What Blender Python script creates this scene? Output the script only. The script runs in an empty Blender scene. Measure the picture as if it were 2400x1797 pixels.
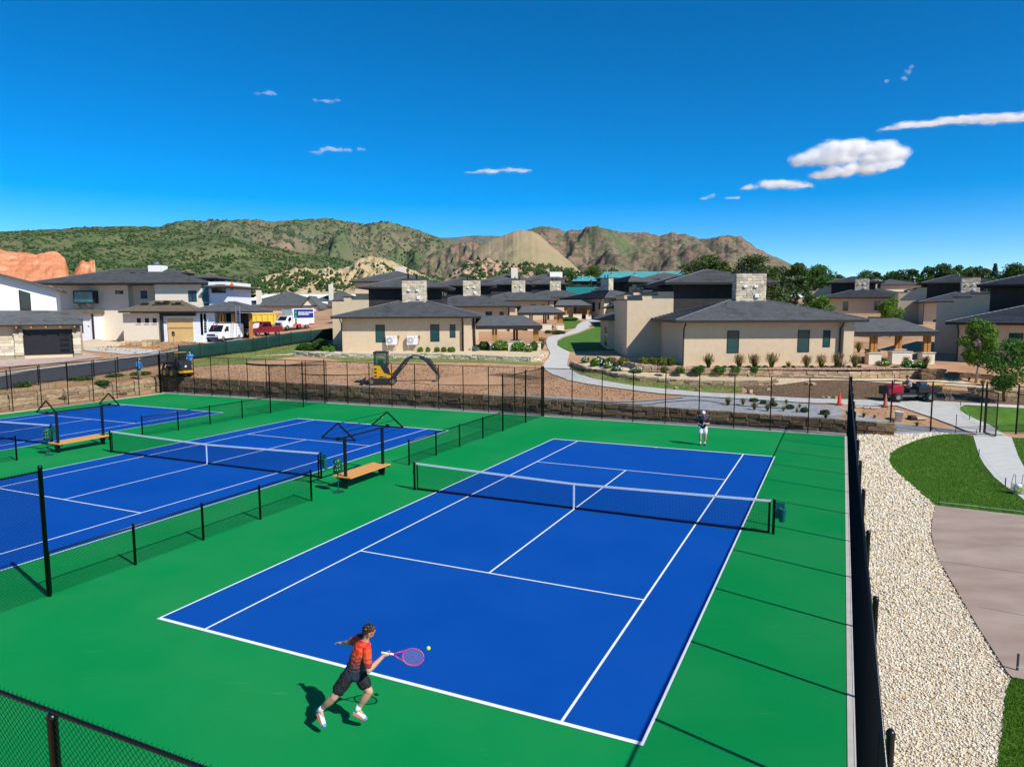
import bpy, bmesh, math, random
import numpy as np
from mathutils import Vector as V, Matrix, noise
from mathutils.geometry import delaunay_2d_cdt
R=math.radians
random.seed(7); RNG=np.random.default_rng(7)
SC=bpy.context.scene; COL=SC.collection
# ---------------------------------------------------------------- camera
# world: X = right of the photograph, Y = away from the viewer, Z up, court surface at z = 0
CAMZ=6.82; PITCH=R(-6.068); ROLL=R(-0.23); FPX=1654.2; PW,PH=2400,1797
cam=bpy.data.cameras.new('camera'); camo=bpy.data.objects.new('camera',cam); COL.objects.link(camo)
cam.sensor_fit='HORIZONTAL'; cam.sensor_width=36; cam.lens=FPX/PW*36; cam.clip_start=.1; cam.clip_end=60000
CM=Matrix.Rotation(R(90)+PITCH,3,'X')@Matrix.Rotation(ROLL,3,'Z')
camo.matrix_world=Matrix.Translation((0,0,CAMZ))@CM.to_4x4()
SC.camera=camo
# ---------------------------------------------------------------- sky, sun, exposure
SUNV=V((.741,-.672,math.tan(R(43.1)))).normalized()
W=bpy.data.worlds.new('World'); SC.world=W; W.use_nodes=True
nt=W.node_tree; nt.nodes.clear()
sky=nt.nodes.new('ShaderNodeTexSky'); sky.sky_type='NISHITA'; sky.sun_disc=False
sky.sun_elevation=R(43.1); sky.sun_rotation=math.atan2(SUNV.x,SUNV.y)
sky.altitude=3000; sky.air_density=.85; sky.dust_density=0; sky.ozone_density=1.5
hsv=nt.nodes.new('ShaderNodeHueSaturation'); hsv.inputs['Saturation'].default_value=1.6; hsv.inputs['Value'].default_value=1.0
bg=nt.nodes.new('ShaderNodeBackground'); bg.inputs['Strength'].default_value=.135
wo=nt.nodes.new('ShaderNodeOutputWorld')
nt.links.new(sky.outputs[0],hsv.inputs['Color']); nt.links.new(hsv.outputs[0],bg.inputs[0]); nt.links.new(bg.outputs[0],wo.inputs[0])
sl=bpy.data.lights.new('sun','SUN'); sl.energy=4.6; sl.angle=R(.53); sl.color=(1,.965,.905)
so=bpy.data.objects.new('sun',sl); COL.objects.link(so)
so.rotation_euler=SUNV.to_track_quat('Z','Y').to_euler(); so.location=(40,-40,60)
vs=SC.view_settings; vs.view_transform='Standard'; vs.look='None'; vs.exposure=0.32; vs.gamma=1.0
try: vs.use_curve_mapping=False
except Exception: pass
SC.render.engine='CYCLES'
cy=SC.cycles; cy.use_denoising=True; cy.max_bounces=10; cy.diffuse_bounces=3; cy.glossy_bounces=3; cy.transparent_max_bounces=12; cy.volume_bounces=10
try: cy.denoiser='OPENIMAGEDENOISE'
except Exception: pass
# ---------------------------------------------------------------- frames
YAW=R(25.048); CC=(13.530,-10.272)      # the courts' own axes, seen from above the camera's foot
_r=(math.cos(YAW),math.sin(YAW)); _f=(-math.sin(YAW),math.cos(YAW))
def CW(cx,cy,z=0):
    a,b=cx-CC[0],cy-CC[1]; return V((a*_r[0]+b*_r[1],a*_f[0]+b*_f[1],z))
def WC(X,Y):
    return (CC[0]+X*_r[0]+Y*_f[0], CC[1]+X*_r[1]+Y*_f[1])
def ray(px,py):
    return CM@V(((px-PW/2)/FPX,-(py-PH/2)/FPX,-1))
def atz(px,py,z):
    d=ray(px,py); t=(z-CAMZ)/d.z; return V((d.x*t,d.y*t,z))
def atY(px,py,Y):
    d=ray(px,py); t=Y/d.y; return V((d.x*t,Y,CAMZ+d.z*t))
# ---------------------------------------------------------------- ground height
def lin(t,tab):
    if t<=tab[0][0]: return tab[0][1]
    for (a,b),(c,d) in zip(tab,tab[1:]):
        if t<=c:
            return b+(d-b)*(t-a)/(c-a)
    return tab[-1][1]
def ss(a,b,t):
    t=max(0,min(1,(t-a)/(b-a))); return t*t*(3-2*t)
LEFT=[(44,1.0),(50,1.05),(57,1.15),(70,1.95),(91,2.35),(100,2.55),(130,3.1),(200,4.9),(300,7.5),(700,14),(1500,25),(9000,60)]
MID=[(37,.72),(43,.78),(46,.9),(50,1.08),(53,1.16),(58,1.4),(64,1.95),(72,2.42),(107,3.75),(133,4.75),(200,7),(300,10),(700,16),(1500,27),(9000,60)]
RIGHT=[(37,.62),(42,.8),(45,.9),(48.5,1.0),(51,1.15),(53,1.5),(55,2.1),(56.5,2.22),(72,2.5),(107,3.75),(133,4.75),(200,7),(300,10),(700,16),(1500,27),(9000,60)]
CX0,CX1,CY0,CY1=-37.2,14.0,-6.4,30.85     # fence lines round the courts (court axes)
def prof(X,Y):
    l,m,r=lin(Y,LEFT),lin(Y,MID),lin(Y,RIGHT)
    a=ss(-18,-36,X) if X<-18 else 0
    k=max(1.0,Y/60.0); a=ss(-12*k,-30*k,X); b=ss(1.5,9,X-(Y-50)*.12)
    z=m+(r-m)*b; return z+(l-z)*a
def FY(cx): return CY1-.028*max(0,-3-cx)     # the far fence runs very slightly askew
def T(X,Y):
    cx,cy=WC(X,Y); cy-=FY(cx)-CY1
    if CX0-.9<cx<CX1+.05 and cy<CY1+1.05: return -.06
    if cx>=CX1+.05 or cy<CY1+1.05:
        if cx>=CX1+.05:
            u=ss(38.3,44.5,Y)
            # past the end of the stone wall the bank runs down to the gravel
            v=1-ss(18.2,19.6,X) if Y<44.5 else 0
            base=prof(X,Y)*u
            if cy>CY1+1.05: base=max(base,prof(X,Y)*v)
            return base
        return prof(X,max(Y,44)) * ss(CX0-.85,CX0-1.0,cx) if cy>-30 else .9
    return prof(X,Y)
def gnd(px,py,zoff=0):
    """where the sight line of a photograph pixel meets the ground"""
    d=ray(px,py)
    t=2.0; o=V((0,0,CAMZ)); prev=t
    while t<4000:
        p=o+d*t
        if p.z<T(p.x,p.y): break
        prev=t; t*=1.01
    a,b=prev,t
    for _ in range(24):
        m=(a+b)/2; p=o+d*m
        if p.z<T(p.x,p.y): b=m
        else: a=m
    p=o+d*b; return V((p.x,p.y,T(p.x,p.y)+zoff))
# ---------------------------------------------------------------- mesh builder
CH={}
def reg(o,parent):
    o.parent=parent
    if parent is not None: CH.setdefault(parent.name,[]).append(o)
    return o
class MB:
    def __init__(s): s.v=[]; s.f=[]
    def add(s,vs,fs):
        n=len(s.v); s.v+= [tuple(v) for v in vs]; s.f+=[tuple(i+n for i in f) for f in fs]; return s
    def box(s,x0,x1,y0,y1,z0,z1):
        return s.add([(x0,y0,z0),(x1,y0,z0),(x1,y1,z0),(x0,y1,z0),(x0,y0,z1),(x1,y0,z1),(x1,y1,z1),(x0,y1,z1)],
          [(3,2,1,0),(4,5,6,7),(0,1,5,4),(1,2,6,5),(2,3,7,6),(3,0,4,7)])
    def rbox(s,c,size,rot=None,taper=1.0):
        x,y,z=size[0]/2,size[1]/2,size[2]/2; M=rot or Matrix.Identity(3); c=V(c); q=[]
        for zz,k in ((-z,1),(z,taper)):
            q+=[c+M@V(a) for a in ((-x*k,-y*k,zz),(x*k,-y*k,zz),(x*k,y*k,zz),(-x*k,y*k,zz))]
        return s.add(q,[(3,2,1,0),(4,5,6,7),(0,1,5,4),(1,2,6,5),(2,3,7,6),(3,0,4,7)])
    def cyl(s,a,b,r0,r1=None,n=10,cap=True):
        a,b=V(a),V(b); r1=r0 if r1 is None else r1; d=(b-a)
        if d.length<1e-7: return s
        q=d.to_track_quat('Z','Y').to_matrix(); vs=[]
        for p,r in ((a,r0),(b,r1)):
            vs+=[p+q@V((r*math.cos(6.28318*i/n),r*math.sin(6.28318*i/n),0)) for i in range(n)]
        fs=[(i,(i+1)%n,n+(i+1)%n,n+i) for i in range(n)]
        if cap: fs+=[tuple(range(n-1,-1,-1)),tuple(range(n,2*n))]
        return s.add(vs,fs)
    def bar(s,a,b,w,h,up=(0,0,1)):
        a,b=V(a),V(b); d=(b-a).normalized(); x=d.cross(V(up))
        if x.length<1e-5: x=d.cross(V((1,0,0)))
        x.normalize(); u=x.cross(d); vs=[]
        for p in (a,b): vs+=[p+x*i*w/2+u*j*h/2 for i,j in ((-1,-1),(1,-1),(1,1),(-1,1))]
        return s.add(vs,[(3,2,1,0),(4,5,6,7),(0,1,5,4),(1,2,6,5),(2,3,7,6),(3,0,4,7)])
    def tube(s,pts,r,n=6):
        pts=[V(p) for p in pts]; rr=r if isinstance(r,(list,tuple)) else [r]*len(pts); vs=[]
        for i,p in enumerate(pts):
            d=(pts[min(i+1,len(pts)-1)]-pts[max(i-1,0)]); q=d.to_track_quat('Z','Y').to_matrix()
            vs+=[p+q@V((rr[i]*math.cos(6.28318*k/n),rr[i]*math.sin(6.28318*k/n),0)) for k in range(n)]
        fs=[]
        for i in range(len(pts)-1):
            fs+=[(i*n+k,i*n+(k+1)%n,(i+1)*n+(k+1)%n,(i+1)*n+k) for k in range(n)]
        fs+=[tuple(range(n-1,-1,-1)),tuple(range((len(pts)-1)*n,len(pts)*n))]
        return s.add(vs,fs)
    def prism(s,poly,a,b,axis='z'):
        """poly of 2-D points pushed from a to b along an axis (x: poly is y,z; y: poly is x,z; z: poly is x,y)"""
        n=len(poly)
        def m(p,t): return {'x':(t,p[0],p[1]),'y':(p[0],t,p[1]),'z':(p[0],p[1],t)}[axis]
        area=sum(poly[i][0]*poly[(i+1)%n][1]-poly[(i+1)%n][0]*poly[i][1] for i in range(n))
        P=list(poly) if (area>0)!=(axis=='y') else list(poly)[::-1]
        if b<a: a,b=b,a
        return s.add([m(p,a) for p in P]+[m(p,b) for p in P],[tuple(range(n-1,-1,-1)),tuple(range(n,2*n))]+[(i,(i+1)%n,n+(i+1)%n,n+i) for i in range(n)])
    def lathe(s,prof,n=16,c=(0,0,0)):
        vs=[]
        for r,z in prof: vs+=[(c[0]+r*math.cos(6.28318*k/n),c[1]+r*math.sin(6.28318*k/n),c[2]+z) for k in range(n)]
        fs=[]
        for i in range(len(prof)-1): fs+=[(i*n+k,i*n+(k+1)%n,(i+1)*n+(k+1)%n,(i+1)*n+k) for k in range(n)]
        fs+=[tuple(range(n-1,-1,-1)),tuple(range((len(prof)-1)*n,len(prof)*n))]
        return s.add(vs,fs)
    def ball(s,c,r,n=8,m=5,sq=(1,1,1)):
        c=V(c); prof=[(max(.001,math.sin(math.pi*i/m)),-math.cos(math.pi*i/m)) for i in range(m+1)]; vs=[]
        for a,z in prof: vs+=[(c.x+r*sq[0]*a*math.cos(6.28318*k/n),c.y+r*sq[1]*a*math.sin(6.28318*k/n),c.z+r*sq[2]*z) for k in range(n)]
        fs=[]
        for i in range(m): fs+=[(i*n+k,i*n+(k+1)%n,(i+1)*n+(k+1)%n,(i+1)*n+k) for k in range(n)]
        return s.add(vs,fs)
    def mesh(s,name,m=None,smooth=False):
        me=bpy.data.meshes.new(name); me.from_pydata(s.v,[],s.f); me.update()
        if m: me.materials.append(m)
        if smooth: me.polygons.foreach_set('use_smooth',[True]*len(me.polygons))
        return me
    def build(s,name,m,parent=None,smooth=False,bevel=0):
        o=bpy.data.objects.new(name,s.mesh(name,m,smooth)); COL.objects.link(o); reg(o,parent)
        if bevel:
            b=o.modifiers.new('bevel','BEVEL'); b.width=bevel; b.segments=2; b.limit_method='ANGLE'
        return o
def npmesh(name,verts,faces,m,parent=None,smooth=False):
    """verts (n,3) array, faces (k,3 or 4) array"""
    me=bpy.data.meshes.new(name); verts=np.asarray(verts,np.float32); faces=np.asarray(faces,np.int32)
    k=faces.shape[1]; me.vertices.add(len(verts)); me.vertices.foreach_set('co',verts.ravel())
    me.loops.add(faces.size); me.loops.foreach_set('vertex_index',faces.ravel())
    me.polygons.add(len(faces)); me.polygons.foreach_set('loop_start',np.arange(0,faces.size,k,dtype=np.int32))
    me.polygons.foreach_set('loop_total',np.full(len(faces),k,np.int32))
    if smooth: me.polygons.foreach_set('use_smooth',np.ones(len(faces),bool))
    me.update(calc_edges=True); me.validate()
    if m: me.materials.append(m)
    o=bpy.data.objects.new(name,me); COL.objects.link(o); return reg(o,parent)
def tag(o,label=None,cat=None,group=None,kind=None):
    if label: o['label']=label
    if cat: o['category']=cat
    if group: o['group']=group
    if kind: o['kind']=kind
    return o
def thing(name,label,cat,loc=(0,0,0),rz=0,group=None):
    o=bpy.data.objects.new(name,None); o.empty_display_size=.2; COL.objects.link(o)
    o.location=loc; o.rotation_euler=(0,0,rz); return tag(o,label,cat,group)
def struct(o,kind='structure'):
    o['kind']=kind; return o
def dup(root,loc,rz=0,label=None,group=None,scale=None):
    def cp(o,par):
        c=o.copy(); COL.objects.link(c); reg(c,par)
        for ch in CH.get(o.name,[]): cp(ch,c)
        return c
    r=cp(root,None); r.location=loc; r.rotation_euler=(0,0,rz)
    if scale: r.scale=(scale,)*3 if isinstance(scale,(int,float)) else scale
    if label: r['label']=label
    if group: r['group']=group
    return r
# ---------------------------------------------------------------- materials
MATS={}
def mat(name,col,rough=.7,col2=None,ns=8,detail=4,lo=.35,hi=.65,bump=0,bs=None,metal=0,spec=.35,coord='Object',stretch=None,col3=None,ns3=2,alpha=1,trans=0,ior=1.45,coat=0):
    if name in MATS: return MATS[name]
    m=bpy.data.materials.new(name); m.use_nodes=True; t=m.node_tree; b=t.nodes['Principled BSDF']
    b.inputs['Roughness'].default_value=rough; b.inputs['Metallic'].default_value=metal
    b.inputs['Specular IOR Level'].default_value=spec; b.inputs['IOR'].default_value=ior
    if alpha<1: b.inputs['Alpha'].default_value=alpha
    if trans: b.inputs['Transmission Weight'].default_value=trans
    if coat: b.inputs['Coat Weight'].default_value=coat
    b.inputs['Base Color'].default_value=(*col,1)
    tc=None
    def co():
        nonlocal tc
        if tc is None:
            g=t.nodes.new('ShaderNodeTexCoord'); out=g.outputs[coord] if coord!='World' else None
            if out is None:
                g=t.nodes.new('ShaderNodeNewGeometry'); out=g.outputs['Position']
            if stretch:
                mp=t.nodes.new('ShaderNodeMapping'); mp.inputs['Scale'].default_value=stretch; t.links.new(out,mp.inputs[0]); out=mp.outputs[0]
            tc=out
        return tc
    def nz(scale,det=4,ro=.6):
        n=t.nodes.new('ShaderNodeTexNoise'); n.inputs['Scale'].default_value=scale; n.inputs['Detail'].default_value=det; n.inputs['Roughness'].default_value=ro
        t.links.new(co(),n.inputs['Vector']); return n.outputs['Fac']
    if col2:
        rp=t.nodes.new('ShaderNodeValToRGB'); rp.color_ramp.elements[0].position=lo; rp.color_ramp.elements[1].position=hi
        rp.color_ramp.elements[0].color=(*col,1); rp.color_ramp.elements[1].color=(*col2,1)
        t.links.new(nz(ns,detail),rp.inputs[0]); out=rp.outputs[0]
        if col3:
            mx=t.nodes.new('ShaderNodeMixRGB'); mx.inputs[2].default_value=(*col3,1)
            r2=t.nodes.new('ShaderNodeValToRGB'); r2.color_ramp.elements[0].position=.5; r2.color_ramp.elements[1].position=.7
            t.links.new(nz(ns3,3),r2.inputs[0]); t.links.new(r2.outputs[0],mx.inputs[0]); t.links.new(out,mx.inputs[1]); out=mx.outputs[0]
        t.links.new(out,b.inputs['Base Color'])
    if bump:
        bp=t.nodes.new('ShaderNodeBump'); bp.inputs['Strength'].default_value=bump; bp.inputs['Distance'].default_value=.02
        t.links.new(nz(bs or ns*3,5),bp.inputs['Height']); t.links.new(bp.outputs[0],b.inputs['Normal'])
    MATS[name]=m; return m
def vary(m,amt=.25,hue=0.0):
    """each object of this material a little lighter or darker"""
    t=m.node_tree; b=t.nodes['Principled BSDF']; oi=t.nodes.new('ShaderNodeObjectInfo'); h=t.nodes.new('ShaderNodeHueSaturation')
    mr=t.nodes.new('ShaderNodeMapRange'); mr.inputs['To Min'].default_value=1-amt; mr.inputs['To Max'].default_value=1+amt
    t.links.new(oi.outputs['Random'],mr.inputs[0]); t.links.new(mr.outputs[0],h.inputs['Value'])
    s=b.inputs['Base Color']
    if s.links: t.links.new(s.links[0].from_socket,h.inputs['Color'])
    else: h.inputs['Color'].default_value=s.default_value
    if hue:
        m2=t.nodes.new('ShaderNodeMapRange'); m2.inputs['To Min'].default_value=.5-hue; m2.inputs['To Max'].default_value=.5+hue
        w=t.nodes.new('ShaderNodeTexWhiteNoise'); w.noise_dimensions='1D'; t.links.new(oi.outputs['Random'],w.inputs['W'])
        t.links.new(w.outputs['Value'],m2.inputs[0]); t.links.new(m2.outputs[0],h.inputs['Hue'])
    t.links.new(h.outputs[0],s); return m
def sheet(name,poly,m,off=.02,step=1.0,zf=None,kind='structure'):
    """flat outline (world X,Y) laid on the ground as a real sheet, its surface following the ground"""
    P=[V((p[0],p[1])) for p in poly]; xs=[p.x for p in P]; ys=[p.y for p in P]
    bd=[]
    n=len(P)
    for i in range(n):
        a,b=P[i],P[(i+1)%n]; k=max(1,int((b-a).length/step))
        bd+=[a+(b-a)*j/k for j in range(k)]
    pts=list(bd); nb=len(bd)
    def inside(x,y):
        c=False; j=n-1
        for i in range(n):
            if (P[i].y>y)!=(P[j].y>y) and x<(P[j].x-P[i].x)*(y-P[i].y)/(P[j].y-P[i].y)+P[i].x: c=not c
            j=i
        return c
    nx=int((max(xs)-min(xs))/step)+1; ny=int((max(ys)-min(ys))/step)+1
    for i in range(nx):
        for j in range(ny):
            x=min(xs)+(i+.5)*step; y=min(ys)+(j+.5)*step
            if inside(x,y): pts.append(V((x,y)))
    vs,_,fs,*_=delaunay_2d_cdt(pts,[(i,(i+1)%nb) for i in range(nb)],[],1,1e-4)
    zf=zf or T
    mb=MB(); mb.v=[(v.x,v.y,zf(v.x,v.y)+off) for v in vs]; mb.f=[tuple(f) for f in fs]
    # make all faces look up
    ff=[]
    for f in mb.f:
        a,b,c=(V(mb.v[i]) for i in f[:3])
        ff.append(f if (b-a).cross(c-a).z>0 else f[::-1])
    mb.f=ff
    o=mb.build(name,m,smooth=True); return struct(o,kind)
def pxpoly(pts,z=None):
    return [(q.x,q.y) for q in ((atz(x,y,z) if z is not None else gnd(x,y)) for x,y in pts)]
def spline(pts,k=8,closed=False):
    """smooth curve through pixel points"""
    out=[]; n=len(pts)
    for i in range(n if closed else n-1):
        g=lambda j: V((*pts[j%n],)) if closed else V((*pts[max(0,min(n-1,j))],))
        a,b,c,d=g(i-1),g(i),g(i+1),g(i+2)
        for s in range(k):
            t=s/k; out.append(tuple(.5*((2*b)+(c-a)*t+(2*a-5*b+4*c-d)*t*t+(3*b-a-3*c+d)*t**3)))
    if not closed: out.append(tuple(pts[-1]))
    return out
# ================================================================ the setting: ground, courts, paths
M_dirt=mat('dirt',(.38,.205,.10),.95,(.54,.325,.18),.35,9,.3,.7,1.0,7,col3=(.30,.155,.08),ns3=.14,coord='World')
M_fabric=mat('grey_fabric',(.25,.26,.27),.9,(.36,.36,.36),3,6,bump=.3,bs=30,coord='World')
M_concrete=mat('concrete',(.47,.45,.40),.85,(.56,.54,.49),1.2,6,bump=.15,bs=40,coord='World',stretch=(1,3,1))
M_pink=mat('pink_concrete',(.29,.205,.155),.8,(.40,.30,.235),.45,6,.35,.7,.1,30,coord='World',stretch=(1,2.2,1))
M_lawn=mat('lawn_base',(.05,.13,.008),.95,(.085,.185,.014),1.5,6,coord='World')
M_wild=mat('wild_grass',(.13,.20,.03),.95,(.26,.24,.08),.8,7,.35,.65,.6,14,col3=(.09,.15,.03),ns3=.5,coord='World')
M_gravel=mat('gravel_base',(.42,.33,.22),.95,(.72,.62,.46),22,3,coord='World')
M_mulch=mat('rock_mulch',(.42,.24,.17),.95,(.55,.36,.26),7,6,.3,.7,.9,14,coord='World')
M_soil=mat('soil',(.10,.06,.032),.95,(.20,.125,.07),2.5,8,.3,.7,.9,12,coord='World')
M_tan=mat('tan_gravel',(.52,.40,.24),.95,(.66,.53,.35),4,6,.3,.7,.7,18,coord='World')
M_asphalt=mat('asphalt',(.045,.046,.05),.9,(.07,.07,.072),2,6,bump=.2,bs=40,coord='World')
M_paver=mat('paver',(.40,.29,.24),.85,(.52,.40,.34),2.2,4,bump=.2,bs=20,coord='World')
M_green=mat('court_green',(.0,.215,.048),.8,(.001,.23,.056),.45,8,.3,.75,.12,60,spec=.08,coord='World',col3=(.008,.225,.056),ns3=.16)
M_blue=mat('court_blue',(.0004,.058,.30),.8,(.001,.066,.32),.5,8,.3,.75,.12,60,spec=.08,coord='World')
def worn(m,amt=.10,lo=.62,tint=(.34,.36,.30)):
    """faint scuffs and dusty blotches over a painted court"""
    t=m.node_tree; b=t.nodes['Principled BSDF']; src=b.inputs['Base Color'].links[0].from_socket; g=t.nodes.new('ShaderNodeNewGeometry'); out=src
    for k,(rot,sc,scale,a,l,h) in enumerate(((.5,(1,9,1),1.1,amt*1.3,lo,lo+.1),(-.4,(1,14,1),.9,amt,lo+.03,lo+.1),(.1,(1,1,1),.22,amt*.9,.42,.75),(0,(1,1,1),55,amt*.8,.5,.8))):
        mp=t.nodes.new('ShaderNodeMapping'); mp.inputs['Scale'].default_value=sc; mp.inputs['Rotation'].default_value=(0,0,rot); t.links.new(g.outputs['Position'],mp.inputs[0])
        n=t.nodes.new('ShaderNodeTexNoise'); n.inputs['Scale'].default_value=scale; n.inputs['Detail'].default_value=5; n.inputs['Distortion'].default_value=.6 if k<2 else 0; t.links.new(mp.outputs[0],n.inputs['Vector'])
        r=t.nodes.new('ShaderNodeMapRange'); r.inputs['From Min'].default_value=l; r.inputs['From Max'].default_value=h; r.inputs['To Max'].default_value=a; t.links.new(n.outputs['Fac'],r.inputs[0])
        x=t.nodes.new('ShaderNodeMixRGB'); t.links.new(r.outputs[0],x.inputs[0]); t.links.new(out,x.inputs[1]); x.inputs[2].default_value=(*tint,1); out=x.outputs[0]
    t.links.new(out,b.inputs['Base Color'])
worn(M_green,.16,.66,(.09,.34,.12)); worn(M_blue,.12,.66,(.03,.13,.42))
M_line=mat('white_line',(.80,.80,.80),.7,(.74,.75,.75),3,5,spec=.2,coord='World')
M_curb=mat('court_curb',(.50,.44,.37),.85,(.58,.52,.45),3,5,coord='World')
def grow(a,b,s0,g,stop):
    out=[a]; s=s0
    while abs(out[-1])<stop: s*=g; out.append(out[-1]+(s if b>0 else -s))
    return out[1:]
def axis(fine,lo,hi,stop):
    a=list(np.arange(lo,hi,fine)); return sorted(grow(lo,-1,fine,1.22,stop)+a+grow(hi,1,fine,1.22,stop))
ax=[x for x in axis(1.0,-75,60,9000)]+[CX0-1.0,CX0-.9,CX0-.84,CX1+.04,CX1+.06]
ay=[y for y in axis(1.0,-20,95,11000)]+[CY1+1.04,CY1+1.06]
ax=sorted(ax); ay=sorted(ay); nx,ny=len(ax),len(ay)
gv=[]
for y in ay:
    for x in ax:
        w=CW(x,y+FY(x)-CY1); gv.append((w.x,w.y,T(w.x,w.y)))
gf=[(j*nx+i,j*nx+i+1,(j+1)*nx+i+1,(j+1)*nx+i) for j in range(ny-1) for i in range(nx-1)]
struct(npmesh('ground',gv,gf,M_dirt))
# ---- the three courts on one green slab
EX=CX0+.6
mb=MB(); c=[CW(EX,CY0-.5),CW(CX1-.14,CY0-.5),CW(CX1-.14,FY(CX1)-.10),CW(-3,FY(-3)-.10),CW(EX,FY(EX)-.10)]
mb.prism([(p.x,p.y) for p in c],-.05,0)
slab=struct(mb.build('court_surface',M_green))
DX=17.266
def crect(mb,x0,x1,y0,y1,z): 
    q=[CW(x0,y0,z),CW(x1,y0,z),CW(x1,y1,z),CW(x0,y1,z)]; mb.add(q,[(0,1,2,3)])
for k in range(3):
    o=-DX*k; mb=MB(); crect(mb,o,o+10.97,0,23.77,.004); area=mb.build('playing_area',M_blue,slab)
    L=.05; B=.09
    for (x0,x1,y0,y1) in [(0,10.97,0,B),(0,10.97,23.77-B,23.77),(0,L,B,23.77-B),(10.97-L,10.97,B,23.77-B),
        (1.37,1.37+L,B,23.77-B),(9.60-L,9.60,B,23.77-B),(1.37+L,9.60-L,5.485-.025,5.485+.025),(1.37+L,9.60-L,18.285-.025,18.285+.025),
        (5.46,5.51,5.51,18.26),(5.46,5.51,B,B+.1),(5.46,5.51,23.67-B,23.77-B)]:
        mb=MB(); crect(mb,o+x0,o+x1,y0,y1,.008); mb.build('court_line',M_line,area)
# pale concrete edge round the slab
def cpoly(mb,pts,z0,z1): mb.prism([(p.x,p.y) for p in (CW(x,y) for x,y in pts)],z0,z1)
mb=MB()
cpoly(mb,[(CX1-.13,CY0-.5),(CX1+.25,CY0-.5),(CX1+.25,CY1+.27),(CX1-.13,CY1+.27)],-.05,.012)
cpoly(mb,[(EX,FY(EX)-.09),(-3,CY1-.09),(CX1-.14,CY1-.09),(CX1-.14,CY1+.27),(-3,CY1+.27),(EX,FY(EX)+.27)],-.05,.012)
cpoly(mb,[(EX-.26,CY0-.5),(EX-.01,CY0-.5),(EX-.01,FY(EX)+.27),(EX-.26,FY(EX)+.27)],-.05,.012)
struct(mb.build('concrete_edge',M_curb))
mb=MB(); cpoly(mb,[(CX0-.9,FY(CX0)+.28),(-3,CY1+.28),(CX1+.26,CY1+.28),(CX1+3,CY1+.29),(CX1+3,CY1+1.1),(-3,CY1+1.1),(CX0-.9,FY(CX0)+1.1)],-.05,.004)
struct(mb.build('gravel_strip',M_fabric))
mb=MB(); cpoly(mb,[(CX0-.9,CY0-.5),(EX-.27,CY0-.5),(EX-.27,FY(CX0)+.27),(CX0-.9,FY(CX0)+.27)],-.05,.003)
struct(mb.build('dirt_strip',M_dirt))
# ---- right side, level with the courts
lawnA=[(2280,1022),(2240,1019),(2217,1018.5),(2194,1021),(2149,1032),(2108,1049),(2086,1064),(2083,1081),(2092,1099),(2115,1119.5),(2149,1149),(2193,1187),(2410,1211.5),(2440,1200),(2400,1174),(2375.5,1153.4),(2353,1139),(2330,1119.5),(2307.6,1092),(2295,1070),(2288,1047)]
lawnA_w=pxpoly(lawnA,0); sheet('lawn',lawnA_w,M_lawn,.03,1.2)
pinkP=[(2193,1187),(2415,1212.5),(2600,1240),(2600,1640),(2372,1592),(2360,1580),(2325,1525),(2290,1470),(2250,1400),(2220,1350),(2200,1312),(2188,1280),(2183,1250),(2184,1230),(2188,1205)]
pink_w=pxpoly(pinkP,0)
struct(sheet('patio_slab',pink_w,M_pink,.05,1.5))
lawnB=[(2372,1592),(2600,1640),(2600,1900),(2330,1900),(2338,1797),(2345,1740),(2352,1680),(2358,1620)]
lawnB_w=pxpoly(lawnB,0); sheet('lawn_strip',lawnB_w,M_lawn,.03,.8)
pathR=[(2290,1019),(2355,1022),(2371,1026.6),(2379,1049),(2387,1072),(2400,1095.7),(2440,1140),(2520,1190),(2440,1200),(2400,1174),(2375.5,1153.4),(2353,1139),(2330,1119.5),(2307.6,1092),(2295,1070),(2288,1047),(2281,1023)]
sheet('path',pxpoly(pathR,0),M_concrete,.045,1.0)
lawnC=[(2371,1026.6),(2440,1030),(2500,1180),(2440,1140),(2400,1095.7),(2387,1072),(2379,1049)]
lawnC_w=pxpoly(lawnC,0); sheet('lawn_corner',lawnC_w,M_lawn,.03,1.0)
g0=CW(CX1+.26,CY0-8); g1=CW(CX1+.26,CY1+.3)
gravel_w=[(g0.x,g0.y),(g1.x,g1.y)]+pxpoly([(2145,1018),(2181,1016),(2240,1017.5)],0)+pxpoly([(2217,1018.5),(2194,1021),(2149,1032),(2108,1049),(2086,1064),(2083,1081),(2092,1099),(2115,1119.5),(2149,1149),(2193,1187),(2188,1205),(2184,1230),(2183,1250),(2188,1280),(2200,1312),(2220,1350),(2250,1400),(2290,1470),(2325,1525),(2360,1580),(2372,1592),(2358,1620),(2352,1680),(2345,1740),(2338,1797),(2330,1900)],0)+[(g0.x+2.5,g0.y-1)]
sheet('gravel_bed',gravel_w,M_gravel,.012,1.0)
# ---- beyond the far fence
lower=[(1273,858),(1277,867),(1295,878.5),(1331,892),(1376.5,901),(1422,908),(1490,917),(1546,924),(1611,928.4),(1686,933),(1776,938),(1867,944),(1912,946.5),(2000,951),(2050,953),(2101,952),(2149,968),(2190,982),(2235,999),(2271,1014),(2286,1018.5)]
upper=[(1329,853.6),(1338,867),(1358,878.5),(1388,887.6),(1433,896.6),(1490,905.7),(1557.6,912.5),(1663,921.6),(1776,928.4),(1890,935),(2010,938),(2100,940),(2190,941),(2250,944.5),(2400,952),(2480,956),(2480,966),(2400,958.7),(2262,951),(2250,956),(2250,963),(2262,972),(2285,983.6),(2319,997),(2339,1010.8),(2356,1021)]
leftup=[(1277,851),(1286,840),(1290,829),(1283.6,817),(1279,799),(1286,790),(1308.5,785.7),(1331,779),(1349,770),(1354,761),(1367,754),(1399,748)]
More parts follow.
